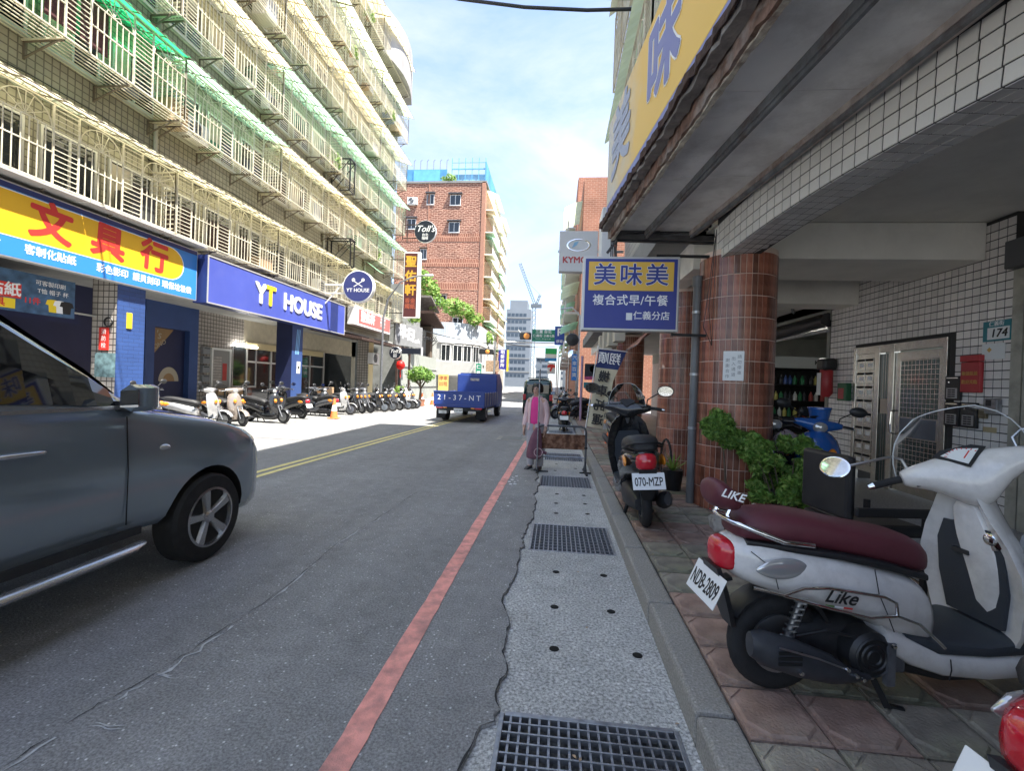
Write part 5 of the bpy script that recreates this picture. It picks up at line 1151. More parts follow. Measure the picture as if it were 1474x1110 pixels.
t = pole_thing('parking_sign', 'blue P parking sign on a pole over the right pavement', 'sign', 1.0, 40, 6.8, .06); panel(t, 'board', 'sign_p_blue', -1.3, -.45, 5.0, 6.65); f = fpanel(t, -.875, -.095, 6.0); text('P', .9, 'white_letter', f, 0, .1, .002, .03, .002); text('停車', .3, 'white_letter', f, 0, -.7, .002, .01, .002); MB().bar((0,0,6.2),(-.6,0,6.2),.05).build('arm', 'galvanised', t)
t = pole_thing('store_sign', 'green white and blue convenience store sign box above the far pavement', 'sign', .2, 70, 7.2, .08); panel(t, 'band_green', mat('store_green', (.02,.42,.12), .4), -2.1, -.3, 6.2, 7.1); panel(t, 'band_white', 'plate_white', -2.1, -.3, 5.6, 6.2); panel(t, 'band_blue', mat('store_blue', (.03,.25,.6), .4), -2.1, -.3, 5.1, 5.6)
t = pole_thing('store_sign', 'small red orange and green numeral sign under the other store sign', 'sign', -.05, 64, 4.8, .07); panel(t, 'board', 'plate_white', -1.3, -.2, 3.0, 4.6); panel(t, 'band', 'letter_red', -1.3,-.2,3.9,4.25,-.1); f = fpanel(t, -.75, -.14, 3.8); text('7', 1.3, 'letter_red', f, 0, 0, .002, .05, .002)
t = pole_thing('post', 'slim pink post with a black and pink sign at the pavement edge', 'post', .98, 18, 2.55, .05, 'pink_post', .12); panel(t, 'board', 'cafe_black', .1, .72, 1.75, 2.25); panel(t, 'strip', mat('strip_pink', (.5,.08,.2), .5), .1, .72, 1.62, 1.75); MB().lathe([(0,-.1),(.13,-.1)], (.42,0,2.05), 'y', 16).build('emblem', 'white_letter', t); panel(t, 'lower_board', 'teal', .08,.56,1.3,1.52)
t = pole_thing('flag_sign', 'narrow blue vertical flag sign left of the pink post', 'sign', .85, 20, 2.9, .03, 'galvanised', .12); panel(t, 'board', 'sign_sky', -.22, .02, 1.6, 2.75, -.03, .01); f = fpanel(t, -.1, -.045, 2.2)
for i, c in enumerate('汽車百貨'): text(c, .2, 'white_letter', f, 0, .38-.25*i, .002, .01, .001)
t = pole_thing('convex_mirror', 'street mirror pole with round mirrors over the right pavement', 'mirror', 1.1, 24, 5.2, .05, 'galvanised'); MB().tube([(0,0,5.2),(-.4,0,5.6),(-1.0,0,5.5)], .04, 8).build('arm', 'galvanised', t); MB().lathe([(0,-.1),(.3,-.06),(.34,0),(.34,.05),(0,.1)], (-.35,-.1,3.9), 'y', 20).build('mirror', 'black_plastic', t); MB().lathe([(0,-.1),(.24,-.06),(.27,0)], (-.3,-.1,3.1), 'y', 20).build('mirror', 'chrome', t)
t = pole_thing('street_name_sign', 'green vertical street name sign by the corner house', 'sign', -6.3, 36, 3.4, .05); panel(t, 'board', 'sign_green', -.2, .25, 1.4, 3.0); f = fpanel(t, .02, -.1, 2.2)
for i, c in enumerate('仁義街'): text(c, .36, 'white_letter', f, 0, .5-.48*i, .002, .01, .002)
t = thing('traffic_light', 'traffic light with amber lamp left of the blue vertical sign', 'traffic light', (-6.0, 38, 4.1)); MB().cbox(-.6,.6,-.2,.1,-.22,.22,.05).build('housing', 'black_plastic', t); MB().lathe([(0,-.1),(.17,-.06),(.18,0)], (.1,-.2,0), 'y', 16).build('lamp', 'amber_glow', t); MB().tube([(.7,0,-4.1),(.7,0,.9)], .08, 8).build('pole', 'galvanised', t)
t = thing('clinic_sign', 'blue vertical clinic sign with white characters on the left far facade', 'sign', M=frameM((-5.6, 46, 3.9), (1,0,0))); MB().cbox(-.42,.42,-1.0,1.0,-.15,0,.01).build('box', mat('clinic_blue', (.03,.03,.26), .4), t); MB().box(.44,.62,-1.2,1.0,-.2,0).build('side_box', 'letter_yellow', t)
for i, c in enumerate('明新診所'): text(c, .42, 'white_letter', t, 0, .72-.45*i, .003, .02, .002)
t = thing('menu_board', 'brown and cream sign board beside the green street name sign', 'sign', M=frameM((-5.9, 41, 3.0), (1,0,0))); MB().cbox(-.6,.6,-.5,.5,-.1,0,.01).build('board', mat('board_tan', (.40,.28,.18), .6, var=.4, vs=6), t)
t = thing('yellow_board', 'small yellow notice board standing behind the blue truck', 'sign', M=frameM((-7.0, 27.5, 1.35), (1,0,0))); MB().box(-.32,.32,-.45,.55,-.03,0).build('board', mat('board_yellow', (.72,.55,.18), .6), t); text('停車', .28, 'red_dull', t, 0, .3, .002, .01, .001); text('出租', .28, 'red_dull', t, 0, -.05, .002, .01, .001); MB().bar((-.2,-.45,-.02),(-.2,-1.33,-.02),.05).bar((.2,-.45,-.02),(.2,-1.33,-.02),.05).build('legs', 'galvanised', t)
t = thing('street_lamp', 'curved street lamp arm in front of the tall brown sign', 'street lamp', (-9.6, 24, .012)); MB().tube([(0,0,0),(0,0,4.8),(.25,0,5.9),(.9,0,6.8),(1.6,0,7.1),(2.3,0,7.2)], [.07,.06,.05,.045,.04,.04], 10).build('pole', 'grey_steel', t, smooth=50); MB().loft([[(2.3+x, w_*math.cos(2*math.pi*i/10), 7.2+h_*math.sin(2*math.pi*i/10)) for i in range(10)] for x,w_,h_ in ((-.05,.05,.04),(.1,.12,.07),(.35,.11,.06),(.45,.03,.03))]).build('lamp_head', 'plate_white', t, smooth=60)
def cable(label, pts, r): o = MB().tube(pts, r, 7).build('overhead_cable', 'black_plastic', None, smooth=60); return tag(o, label, 'cable')
def sag(a, b, s, n=14): return [tuple(Vector(a).lerp(Vector(b), i/n) - Vector((0,0,s*4*(i/n)*(1-i/n)))) for i in range(n+1)]
cable('thick black overhead cable crossing the street at the top of the picture', [(-11.2,8.3,11.6),(-9,8.25,10.75),(-7,8.2,10.0),(-5,8.15,9.35),(-3.5,8.1,8.87),(-2,8.08,8.45),(-.8,8.05,8.22),(.3,8.03,8.1),(1.45,8.0,8.05)], .030); cable('thinner overhead cable just above the thick one', [(-11.2,8.4,12.3),(-7,8.3,10.5),(-4,8.2,9.35),(-2,8.12,8.75),(0,8.06,8.35),(1.45,8.0,8.2)], .012)
cable('overhead cable from the old house to the far pole', sag((-10.8,31,5.4),(-5.3,40,5.0),.3), .03); cable('second overhead cable below the first by the corner house', sag((-10.8,31,4.9),(-5.3,40,4.6),.4), .025); cable('overhead cable crossing to the right side in the distance', sag((-5.3,40,5.2),(1.1,46,5.6),.4), .03)
for k, (x, y) in enumerate(((-7.9,15.5),(-7.95,26.3),(-7.6,27.3))):
    t = thing('traffic_cone', ['orange traffic cone beside the black scooter across the street','orange traffic cone by the ficus tree','white topped orange cone right of the ficus tree'][k], 'traffic cone', (x, y, .012), group='traffic cones'); MB().cbox(-.18,.18,-.18,.18,0,.03,.01).build('base', mat('cone_orange', (.85,.20,.06), .5), t); MB().lathe([(.13,.03),(.035,.7),(.03,.72),(0,.72)], axis='z', n=16).build('cone', 'cone_orange', t, smooth=40); MB().lathe([(.098,.27),(.068,.48)], axis='z', n=16).xf(Matrix.Diagonal((1.03,1.03,1,1))).build('band', 'white_letter', t)
for k, y in enumerate((16.5, 17.05, 17.6)):
    t = thing('wooden_chair', ['left of the three tan chairs by the tiled wall','middle of the three tan chairs by the tiled wall','right of the three tan chairs by the tiled wall'][k], 'chair', (-12.9, y, .012), group='tan chairs by the tiled wall'); mat('chair_tan', (.42,.28,.15), .5)
    MB().cbox(-.2,.2,-.22,.22,.43,.46,.01).build('seat', 'chair_tan', t); MB().cbox(-.22,-.19,-.22,.22,.62,.88,.008).build('backrest', 'chair_tan', t)
    for sx in (-.18,.18):
        for sy2 in (-.19,.19): MB().bar((sx,sy2,.0),(sx,sy2,.43 if sx > 0 else .85),.022).build('leg', 'black_metal', t)
for k, (y, z, c) in enumerate(((20.0,.0,'box'),(20.7,.0,'box'),(20.3,.5,'box'))):
    o = MB().cbox(-11.3,-10.7,y,y+.6,.012+z,.5+z,.01).build('cardboard_box', mat('cardboard', (.42,.28,.16), .85, var=.1, vs=4)); tag(o, ['left cardboard box beside the second blue pillar','right cardboard box beside the second blue pillar','cardboard box stacked on two others beside the blue pillar'][k], 'box')
# ------------------------------------------------------------------ scooters
def paint(name, col, rough=.22, coat=.6, metal=0.0): return mat(name, col, rough, metal, var=.06, vs=5, coat=coat, dirt=.25, ds=9, dcol=(.12,.11,.10))
paint('pearl_white', (.70,.68,.65)); paint('scooter_black', (.014,.015,.017)); paint('scooter_red', (.45,.02,.03)); paint('scooter_blue', (.015,.10,.36)); paint('scooter_bronze', (.32,.27,.23), metal=.4)
paint('scooter_grey', (.10,.105,.115), metal=.3); paint('scooter_silver', (.5,.5,.5), metal=.5); paint('scooter_darkred', (.14,.02,.025)); paint('scooter_teal', (.03,.16,.17))
mat('seat_maroon', (.105,.022,.032), .5, var=.12, vs=14, bump=.12, bs=240); mat('seat_black', (.02,.02,.021), .55, bump=.12, bs=240)
mat('tail_red', (.55,.015,.03), .12, coat=1.0); mat('lens_clear', (.55,.56,.56), .05, .55, coat=1.0); mat('lens_amber', (.75,.25,.02), .15, coat=.8)
mat('plate', (.80,.81,.80), .35); mat('engine', (.03,.031,.034), .5, .3, var=.3, vs=20); mat('alloy', (.40,.41,.42), .3, .9); mat('mirror_glass', (.85,.87,.88), .03, 1.0)
mat('exhaust_shield', (.045,.048,.056), .45, .2, var=.2, vs=18)
def clear_mat(name, tint, fac):
    m = bpy.data.materials.new(name); m.use_nodes = True; nd = m.node_tree.nodes; lk = m.node_tree.links.new
    tr = nd.new('ShaderNodeBsdfTransparent'); tr.inputs['Color'].default_value = (*tint,1); gl = nd.new('ShaderNodeBsdfGlossy'); gl.inputs['Roughness'].default_value = .04
    lw = nd.new('ShaderNodeFresnel'); lw.inputs['IOR'].default_value = 1.25; mxx = nd.new('ShaderNodeMixShader')
    ma = nd.new('ShaderNodeMath'); ma.operation = 'ADD'; ma.inputs[1].default_value = fac; lk(lw.outputs['Fac'], ma.inputs[0]); lk(ma.outputs[0], mxx.inputs['Fac'])
    lk(tr.outputs['BSDF'], mxx.inputs[1]); lk(gl.outputs['BSDF'], mxx.inputs[2]); lk(mxx.outputs['Shader'], nd['Material Output'].inputs['Surface']); MATS[name] = m
clear_mat('clear_plastic', (.86,.88,.89), .0); clear_mat('windscreen', (.42,.46,.48), .05)

def scooter(label, loc, heading, body='scooter_black', seat='seat_black', plate=None, steer=0.0, group=None, lean=0.0, shield=False, hero=False, lower=None, box=None, zs=1.0, name='scooter', rail=True, mirrors=True):
    """local x forward from the rear axle, y left, z up from the ground"""
    M = Matrix.Translation(loc) @ Matrix.Rotation(heading, 4, 'Z') @ Matrix.Rotation(lean, 4, 'X')
    t = thing(name, label, 'scooter', M=M, group=group); lower = lower or body
    n = 20 if hero else 12; sg = 28 if hero else 18
    # rear body
    secs = [(-.285,.585,.655,.045),(-.25,.53,.70,.095),(-.16,.485,.712,.14),(-.04,.455,.70,.172),(.12,.415,.672,.19),(.28,.372,.64,.192),(.42,.315,.605,.18),(.54,.262,.57,.162),(.62,.235,.53,.145),(.665,.235,.47,.125)]
    m = MB(); m.loft([ell(0,0,hw,zb,zt,n,2.6,x) for x,zb,zt,hw in secs]); m.build('body_panel', body, t, smooth=50, subsurf=1 if hero else 0)
    ss = [(-.235,.705,.735,.07),(-.215,.69,.785,.105),(-.12,.685,.815,.13),(.02,.675,.818,.142),(.16,.655,.80,.146),(.28,.635,.772,.142),(.42,.605,.752,.134),(.54,.575,.738,.122),(.63,.555,.70,.10),(.675,.555,.645,.07)]
    m = MB(); m.loft([ell(0,0,hw,zb,zt,n,3.0,x) for x,zb,zt,hw in ss]); m.build('seat', seat, t, smooth=60, subsurf=1 if hero else 0)
    m = MB(); m.loft([ell(0,0,hw,zb,zt,n,5,x) for x,zb,zt,hw in ((-.2,.672,.70,.10),(.0,.655,.688,.147),(.2,.63,.668,.152),(.42,.585,.628,.14),(.64,.53,.565,.10))]); m.build('seat_base', 'black_plastic', t, smooth=50)
    # floorboard and lower fascia
    m = MB(); m.loft([ell(0,0,hw,zb,zt,n,5,x) for x,zb,zt,hw in ((.50,.25,.33,.15),(.62,.245,.305,.17),(.85,.24,.295,.18),(1.02,.25,.32,.185),(1.07,.28,.38,.18))]); m.build('floorboard', mat('floor_slate', (.035,.042,.052), .55, bump=.15, bs=200), t, smooth=50)
    m = MB(); m.loft([ell(0,0,hw,zb,zt,n,4,x) for x,zb,zt,hw in ((.40,.25,.36,.165),(.52,.185,.315,.178),(.65,.15,.262,.185),(.85,.135,.252,.19),(1.02,.145,.262,.188),(1.12,.19,.32,.15))]); m.build('side_fascia', lower, t, smooth=50)
    m = MB(); m.loft([ell(0,0,hw,zb,zt,n,4,x) for x,zb,zt,hw in ((.48,.14,.24,.12),(.7,.105,.16,.13),(1.0,.11,.16,.12))]); m.build('underside', 'black_plastic', t, smooth=50)
    # leg shield: sections stacked upwards, crescent in plan
    def cres(xr, th, hw, z, k=16):
        out = []
        for i in range(k+1):
            u = -1+2*i/k; out.append((xr + th*(1-abs(u)**2.2) - .05*u*u, u*hw, z))
        for i in range(k+1):
            u = 1-2*i/k; out.append((xr - .02 - .05*u*u + (.03 if abs(u) < .5 else 0), u*hw*.985, z))
        return out
    L_ = [(1.03,.10,.165,.24),(1.03,.135,.20,.34),(1.015,.15,.225,.48),(.995,.155,.225,.60),(.975,.14,.185,.71),(.955,.12,.135,.80),(.94,.10,.095,.88),(.93,.08,.075,.94)] if hero else [(1.03,.10,.165,.24),(1.03,.135,.20,.34),(1.015,.15,.225,.48),(.995,.155,.23,.62),(.975,.145,.215,.74),(.955,.125,.185,.84),(.94,.10,.13,.91),(.93,.08,.08,.94)]
    m = MB(); m.loft([cres(*l) for l in L_]); m.build('leg_shield', body, t, smooth=60)
    m = MB(); m.loft([[(x-.03,-w_,z),(x-.03,w_,z),(x+.03,w_,z),(x+.03,-w_,z)] for x,w_,z in ((1.00,.12,.33),(.985,.15,.50),(.965,.145,.66),(.945,.10,.76))]); m.build('inner_panel', 'floor_slate', t, smooth=50)
    if hero:
        m = MB(); m.loft([[(x-.045,a_,z),(x-.05,b_,z),(x+.03,b_+.015,z),(x+.03,a_-.015,z)] for x,a_,b_,z in ((1.0,-.11,-.02,.36),(.992,-.145,.02,.48),(.975,-.15,.05,.60),(.955,-.13,.075,.70),(.94,-.09,.07,.80),(.925,-.06,.055,.88))]); m.build('glovebox', body, t, smooth=60, subsurf=1)
    # engine, rear fender, exhaust
    m = MB(); m.loft([ell(0,0,hw,zb,zt,10,3,x) for x,zb,zt,hw in ((-.08,.16,.27,.05),(.08,.13,.33,.10),(.28,.12,.36,.13),(.44,.14,.33,.12),(.52,.18,.28,.07))]); m.xf(Matrix.Translation((0,.04,0))); m.build('engine', 'engine', t, smooth=50)
    m = MB(); m.lathe([(.0,-.165),(.085,-.165),(.10,-.15),(.10,-.07),(0,-.07)], (.34,0,.235), 'y', 20)
    for k in range(3): m.torus((.34,-.167,.235), .03+.025*k, .005, 'y', 18, 4)
    m.build('fan_cover', 'black_plastic', t, smooth=40)
    m = MB(); rg = [];
    for x, z, ry, rz in ((.32,.155,.012,.012),(.22,.165,.028,.035),(.14,.19,.045,.062),(-.02,.235,.052,.078),(-.16,.275,.05,.074),(-.215,.29,.03,.05)):
        rg.append([(x, -.165+ry*math.cos(2*math.pi*i/12), z+rz*math.sin(2*math.pi*i/12)) for i in range(12)])
    m.loft(rg); ex = m.build('exhaust', 'exhaust_shield', t, smooth=50)
    if hero:
        m = MB()
        for k in range(3): m.box(-.12,-.02,-.222,-.216,.232+.022*k,.243+.022*k)
        m.xf(Matrix.Translation((.0,0,.0))); m.build('louvre', 'black_void', ex); m = MB(); m.tube([(-.12,-.221,.305),(.05,-.221,.262),(.2,-.205,.205)], .004, 5); m.build('trim', 'alloy', ex)
    m = MB(); m.tube([(.36,-.10,.15),(.34,-.15,.15),(.26,-.165,.155)], .016, 8); m.build('exhaust_pipe', 'grey_steel', t)
    def wheel(cx, cz, xfm, nm):
        w_ = MB(); w_.torus((0,0,0), .168, .052, 'y', sg+4, 10, .85)
        w_.v = [(x, max(-.043,min(.043,y)), z) for x,y,z in w_.v]; w_.xf(xfm); o = w_.build(nm, 'rubber', t, smooth=60)
        r_ = MB(); r_.lathe([(.118,-.04),(.128,-.04),(.128,.04),(.118,.04),(.112,0),(.118,-.04)], (0,0,0), 'y', sg+4)
        for k in range(5):
            a = 2*math.pi*k/5+.3; c, s_ = math.cos(a), math.sin(a)
            r_.bar((.03*c,-.012,.03*s_),(.118*c,-.022,.118*s_),.032,.018)
        r_.lathe([(0,-.035),(.035,-.035),(.04,-.02),(.04,.03),(0,.03)], (0,0,0), 'y', 14); r_.xf(xfm); r_.build('rim', 'alloy', o, smooth=40)
    wheel(0, .215, Matrix.Translation((0,0,.217)), 'rear_wheel')
    m = MB(); rg = []
    for i in range(9):
        a = R(25+i*15.5); rg.append([(math.cos(a)*.25,-.06,.217+math.sin(a)*.245),(math.cos(a)*.262,0,.217+math.sin(a)*.258),(math.cos(a)*.25,.06,.217+math.sin(a)*.245),(math.cos(a)*.235,.055,.217+math.sin(a)*.23),(math.cos(a)*.235,-.055,.217+math.sin(a)*.23)])
    m.loft(rg); m.build('rear_mudguard', 'black_plastic', t, smooth=50)
    m = MB(); m.loft([[(-.30+.035*k,-w_,.52-.10*k),(-.30+.035*k,w_,.52-.10*k),(-.275+.035*k,w_*.9,.52-.10*k),(-.275+.035*k,-w_*.9,.52-.10*k)] for k, w_ in ((0,.07),(1,.075),(2,.06),(2.7,.04))]); m.xf(Matrix.Translation((-.02,0,.04))); m.build('mud_flap', 'black_plastic', t)
    # tail light
    m = MB(); m.loft([ell(0,0,hw,zb,zt,24 if hero else 12,3,x) for x,zb,zt,hw in ((-.318,.585,.645,.03),(-.305,.555,.675,.06),(-.27,.54,.69,.085),(-.2,.54,.68,.10))]); m.build('tail_light', 'tail_red', t, smooth=60, subsurf=1 if hero else 0)
    for s in (-1,1):
        m = MB(); m.loft([ell(0,0,hw,zb,zt,8,2.4,x) for x,zb,zt,hw in ((-.20,.59,.60,.004),(-.15,.56,.64,.016),(-.07,.55,.655,.017),(.0,.57,.645,.012),(.03,.6,.62,.003))]); m.xf(Matrix.Translation((0,s*.163,0))); m.build('rear_indicator', 'lens_clear' if (hero or body == 'scooter_red') else 'lens_amber', t, smooth=70, subsurf=2 if hero else 0)
    # number plate
    pl = bpy.data.objects.new('number_plate', MB().cbox(-.13,.13,-.07,.07,-.004,0,.003).mesh('number_plate', 'plate')); C.objects.link(pl); pl.parent = t
    pl.matrix_local = frameM((-.335, 0, .47), (0,-1,0), Vector((.42,0,.9)))
    if plate: text(plate, .10, 'black_letter', pl, 0, -.008, .001, .015, .0004, sx=.52 if len(plate) > 7 else .6)
    MB().bar((-.22,0,.50),(-.33,0,.47),.05,.015).build('plate_bracket', 'black_plastic', t)
    if rail:
        m = MB(); m.tube([(.06,-.155,.70),(-.08,-.165,.715),(-.2,-.135,.755),(-.27,-.09,.775),(-.285,0,.78),(-.27,.09,.775),(-.2,.135,.755),(-.08,.165,.715),(.06,.155,.70)], .011, 8); m.build('grab_rail', 'chrome' if hero else 'black_metal', t, smooth=60)
    # stand
    m = MB(); m.bar((.38,-.09,.15),(.44,-.13,.005),.025); m.bar((.38,.09,.15),(.44,.13,.005),.025); m.bar((.385,-.1,.12),(.385,.1,.12),.022); m.bar((.43,-.12,.008),(.50,-.15,.006),.022,.012); m.build('stand', 'black_metal', t)
    # ---- steering group
    ax = Vector((-.407,0,.914)).normalized(); ap = Vector((.94,0,.93))
    XF = Matrix.Translation(ap) @ Matrix.Rotation(steer, 4, ax) @ Matrix.Translation(-ap)
    FX, FZ = 1.285, .215
    wheel(FX, FZ, XF @ Matrix.Translation((FX,0,FZ)), 'front_wheel')
    m = MB(); rg = []
    for i in range(10):
        a = R(20+i*17); rr_ = .258; rg.append([(FX+math.cos(a)*.24,-.07,FZ+math.sin(a)*.235),(FX+math.cos(a)*rr_,-.04,FZ+math.sin(a)*rr_),(FX+math.cos(a)*(rr_+.012),0,FZ+math.sin(a)*(rr_+.012)),(FX+math.cos(a)*rr_,.04,FZ+math.sin(a)*rr_),(FX+math.cos(a)*.24,.07,FZ+math.sin(a)*.235),(FX+math.cos(a)*.225,0,FZ+math.sin(a)*.225)])
    m.loft(rg); m.xf(XF); m.build('front_mudguard', body, t, smooth=60)
    m = MB()
    for s in (-1,1): m.tube([(FX,s*.062,FZ),(FX-.16,s*.062,FZ+.36)], .02, 8)
    m.bar((FX-.15,-.08,FZ+.34),(FX-.15,.08,FZ+.34),.05); m.tube([(FX-.15,0,FZ+.34),(.94,0,.95)], .028, 8); m.xf(XF); m.build('fork', 'grey_steel', t, smooth=50)
    # handlebar housing
    hs = [(-.245,.885,1.022,.028,.030),(-.20,.882,1.018,.05,.045),(-.12,.888,1.01,.066,.062),(-.05,.897,.995,.078,.085),(0,.90,.99,.08,.092),(.05,.897,.995,.078,.085),(.12,.888,1.01,.066,.062),(.20,.882,1.018,.05,.045),(.245,.885,1.022,.028,.030)]
    if hero: hs = [(-.25,.885,1.022,.034,.036),(-.20,.882,1.02,.055,.052),(-.12,.888,1.008,.075,.075),(-.06,.90,.978,.092,.115),(0,.905,.965,.10,.135),(.06,.90,.978,.092,.115),(.12,.888,1.008,.075,.075),(.20,.882,1.02,.055,.052),(.25,.885,1.022,.034,.036)]
    m = MB(); m.loft([[(x+rx*math.cos(2*math.pi*i/n), y, z+rz*math.sin(2*math.pi*i/n)) for i in range(n)] for y,x,z,rx,rz in hs]); m.xf(XF); m.build('handlebar_housing', body, t, smooth=60, subsurf=1 if hero else 0)
    for s in (-1,1):
        m = MB(); m.tube([(.885,s*.245,1.022),(.868,s*.30,1.020),(.852,s*.365,1.015)], [.018,.0175,.017], 10); m.xf(XF); g_ = m.build('grip', 'rubber', t, smooth=50)
        m = MB(); m.tube([(.852,s*.365,1.015),(.846,s*.388,1.013)], [.019,.012], 10); m.xf(XF); m.build('bar_end', 'chrome', g_, smooth=40)
        m = MB(); m.tube([(.92,s*.235,1.02),(.93,s*.27,1.01),(.905,s*.36,1.0)], .006, 6); m.xf(XF); m.build('brake_lever', 'alloy', t)
        if not mirrors: continue
        my = (.44 if hero else .34); mz = (1.13 if hero else 1.20)
        m = MB(); m.tube([(.90,s*.20,1.04),(.905,s*.205,1.11),(.90,s*.24,1.135),(.885,s*my,mz)], .007, 7); m.xf(XF); m.build('mirror_stem', 'alloy' if hero else 'black_metal', t, smooth=50)
        MM = XF @ Matrix.Translation((.88,s*(my+.045),mz+.01)) @ Matrix.Rotation(-s*.12,4,'Z') @ Matrix.Diagonal((1,1.12 if hero else 1.35,.92,1))
        if hero: MM = Matrix.Translation(XF @ Vector((.88,s*(my+.045),mz+.01))) @ Vector((.78,.40,-.42)).to_track_quat('X','Z').to_matrix().to_4x4() @ Matrix.Diagonal((1,1.12,.92,1))
        m = MB(); m.lathe([(0,.022),(.045,.018),(.062,.004),(.064,0),(.058,-.003),(0,-.003)], (0,0,0), 'x', 22); m.xf(MM); mo = m.build('mirror', 'chrome' if hero else 'black_plastic', t, smooth=50)
        m = MB(); m.lathe([(0,-.004),(.056,-.004)], (0,0,0), 'x', 22); m.xf(MM); m.build('mirror_face', 'mirror_glass', mo)
    m = MB(); m.loft([[(.965+dx, math.cos(2*math.pi*i/14)*r_, .985+math.sin(2*math.pi*i/14)*r_*.85) for i in range(14)] for dx, r_ in ((-.01,.075),(.02,.07),(.035,.045),(.04,.01))]); m.xf(XF); m.build('headlight', 'lens_clear', t, smooth=60)
    d = bpy.data.objects.new('dash', MB().prism([(-.085,.03),(-.05,.055),(.05,.055),(.085,.03),(.0,-.055)], 'z', 0, .004).mesh('dash', 'black_plastic')); C.objects.link(d); d.parent = t
    d.matrix_local = XF @ frameM((.845,0,1.065), (0,-1,0), Vector((.66,0,.75)))
    if hero:
        d.scale = (1.15,1.15,1.15)
        MB().prism([(-.06,.025),(0,.047),(.06,.025),(0,-.04)], 'z', .004, .006).build('dial', 'plate_white', d)
        nb = MB(); nb.bar((0,-.01,.007),(.03,.022,.007),.004,.001)
        for k in range(9): a = R(30+k*15); nb.bar((.05*math.cos(a),.05*math.sin(a)-.012,.007),(.058*math.cos(a),.058*math.sin(a)-.012,.007),.003,.001)
        nb.build('needle', 'letter_red', d)
    for s in (-1,1):      # lamps low in the shield
        m = MB(); m.loft([[(1.13+dx, s*.12+math.cos(2*math.pi*i/10)*.035*k, .70+math.sin(2*math.pi*i/10)*.055*k) for i in range(10)] for dx,k in ((-.04,1.2),(.0,1.0),(.012,.6),(.015,.1))]); m.build('front_indicator', 'lens_amber' if not (hero or body == 'scooter_red') else 'lens_clear', t, smooth=60)
    if shield:
        K, wsc, hsc = (7, .255, .044) if hero else (6, .20, .05)
        rg = []
        for k in range(K):
            f_ = k/(K-1); wd = wsc*(1, .99, .97, .92, .84, .70, .45)[k if K == 7 else min(6, k+1)]
            rg.append([(1.0-.13*f_-(.07 if hero else .14)*(u/8)**2, (u/8)*wd, 1.03+hsc*k-.02*(u/8)**2) for u in range(-8,9)])
        m = MB(); m.loft(rg, False, False, False); m.xf(XF); ws_ = m.build('windscreen', 'clear_plastic', t, smooth=80)
        out = [r_[0] for r_ in rg] + rg[-1][1:-1] + [r_[-1] for r_ in rg[::-1]]
        m = MB(); m.tube(out, .0025, 5); m.xf(XF); m.build('screen_edge', mat('edge_highlight', (.6,.63,.64), .15), ws_)  # opaque pale tube round the rim, painted highlight of the screen's edge
    if box:
        m = MB(); m.cbox(-.48,-.10,-.19,.19,.82,1.10,.05); m.build('top_box', box, t, smooth=50)
    t.scale = (1,1,zs)
    return t
# ------------------------------------------------------------------ the white scooter in front
PZ_ = .122
hs_ = scooter('pearl white scooter with maroon seat standing on the pavers in front', (1.05, 2.22, PZ_), R(8), 'pearl_white', 'seat_maroon', 'NDB-2809', steer=R(60), shield=True, hero=True)
hs_.scale = (1.0, 1.03, 1.03)
# padded backrest, side rails, badges
m = MB(); m.loft([[(x, hw*math.cos(2*math.pi*i/12), zc+hz*math.sin(2*math.pi*i/12)) for i in range(12)] for x, hw, zc, hz in ((-.345,.05,.88,.035),(-.335,.10,.885,.06),(-.30,.125,.88,.07),(-.25,.11,.86,.06),(-.2,.07,.835,.03))]); m.build('backrest', 'seat_maroon', hs_, smooth=70, subsurf=1)
m = MB()
for s in (-1,1): m.tube([(-.25,s*.05,.84),(-.27,s*.05,.79),(-.26,s*.06,.775)], .01, 6)
m.build('backrest_stay', 'chrome', hs_)
bl = bpy.data.objects.new('backrest_badge', MB().box(-.001,.001,-.001,.001,-.001,0).mesh('backrest_badge', 'white_letter')); C.objects.link(bl); bl.parent = hs_; bl.matrix_local = frameM((-.29,-.128,.895), (1,-.25,-.25), (.2,-.15,1)); text('LIKE', .05, 'white_letter', bl, 0, 0, .001, .02, .0005, shear=.2)
for s in (-1,1):
    m = MB(); m.tube([(-.22,s*.185,.53),(-.10,s*.205,.512),(-.02,s*.213,.545),(.08,s*.218,.55),(.20,s*.218,.535),(.33,s*.215,.515),(.385,s*.212,.49),(.395,s*.21,.44)], .007, 7)
    m.tube([(-.10,s*.205,.51),(.10,s*.216,.465),(.27,s*.216,.43),(.395,s*.21,.435),(.50,s*.205,.40),(.585,s*.20,.33),(.62,s*.20,.30)], .007, 7); m.build('side_rail', 'chrome', hs_, smooth=60)
bd = bpy.data.objects.new('side_badge', MB().box(-.001,.001,-.001,.001,-.001,0).mesh('side_badge', 'black_letter')); C.objects.link(bd); bd.parent = hs_; bd.matrix_local = frameM((.15,-.204,.505), (1,.0,-.12), (.12,-.1,1)); text('Like', .085, 'black_letter', bd, 0, 0, 0, .012, .0008, shear=.35)
for i, c in enumerate(('leaf_a','plate','letter_red')): MB().box(-.06+.04*i,-.02+.04*i,-.045,-.038,0,.001).build('tricolour', c, bd)
bd = bpy.data.objects.new('engine_badge', MB().box(-.001,.001,-.001,.001,-.001,0).mesh('engine_badge', 'black_letter')); C.objects.link(bd); bd.parent = hs_; bd.matrix_local = frameM((.952,-.11,.605), (.06,-1,0), (0.05,0,1)); text('125', .05, 'black_letter', bd, 0, .02, .006, .01, .0008)
for i, c in enumerate(('leaf_a','plate','letter_red')): MB().box(-.04+.026*i,-.016+.026*i,-.018,-.006,.006,.007).build('tricolour', c, bd)
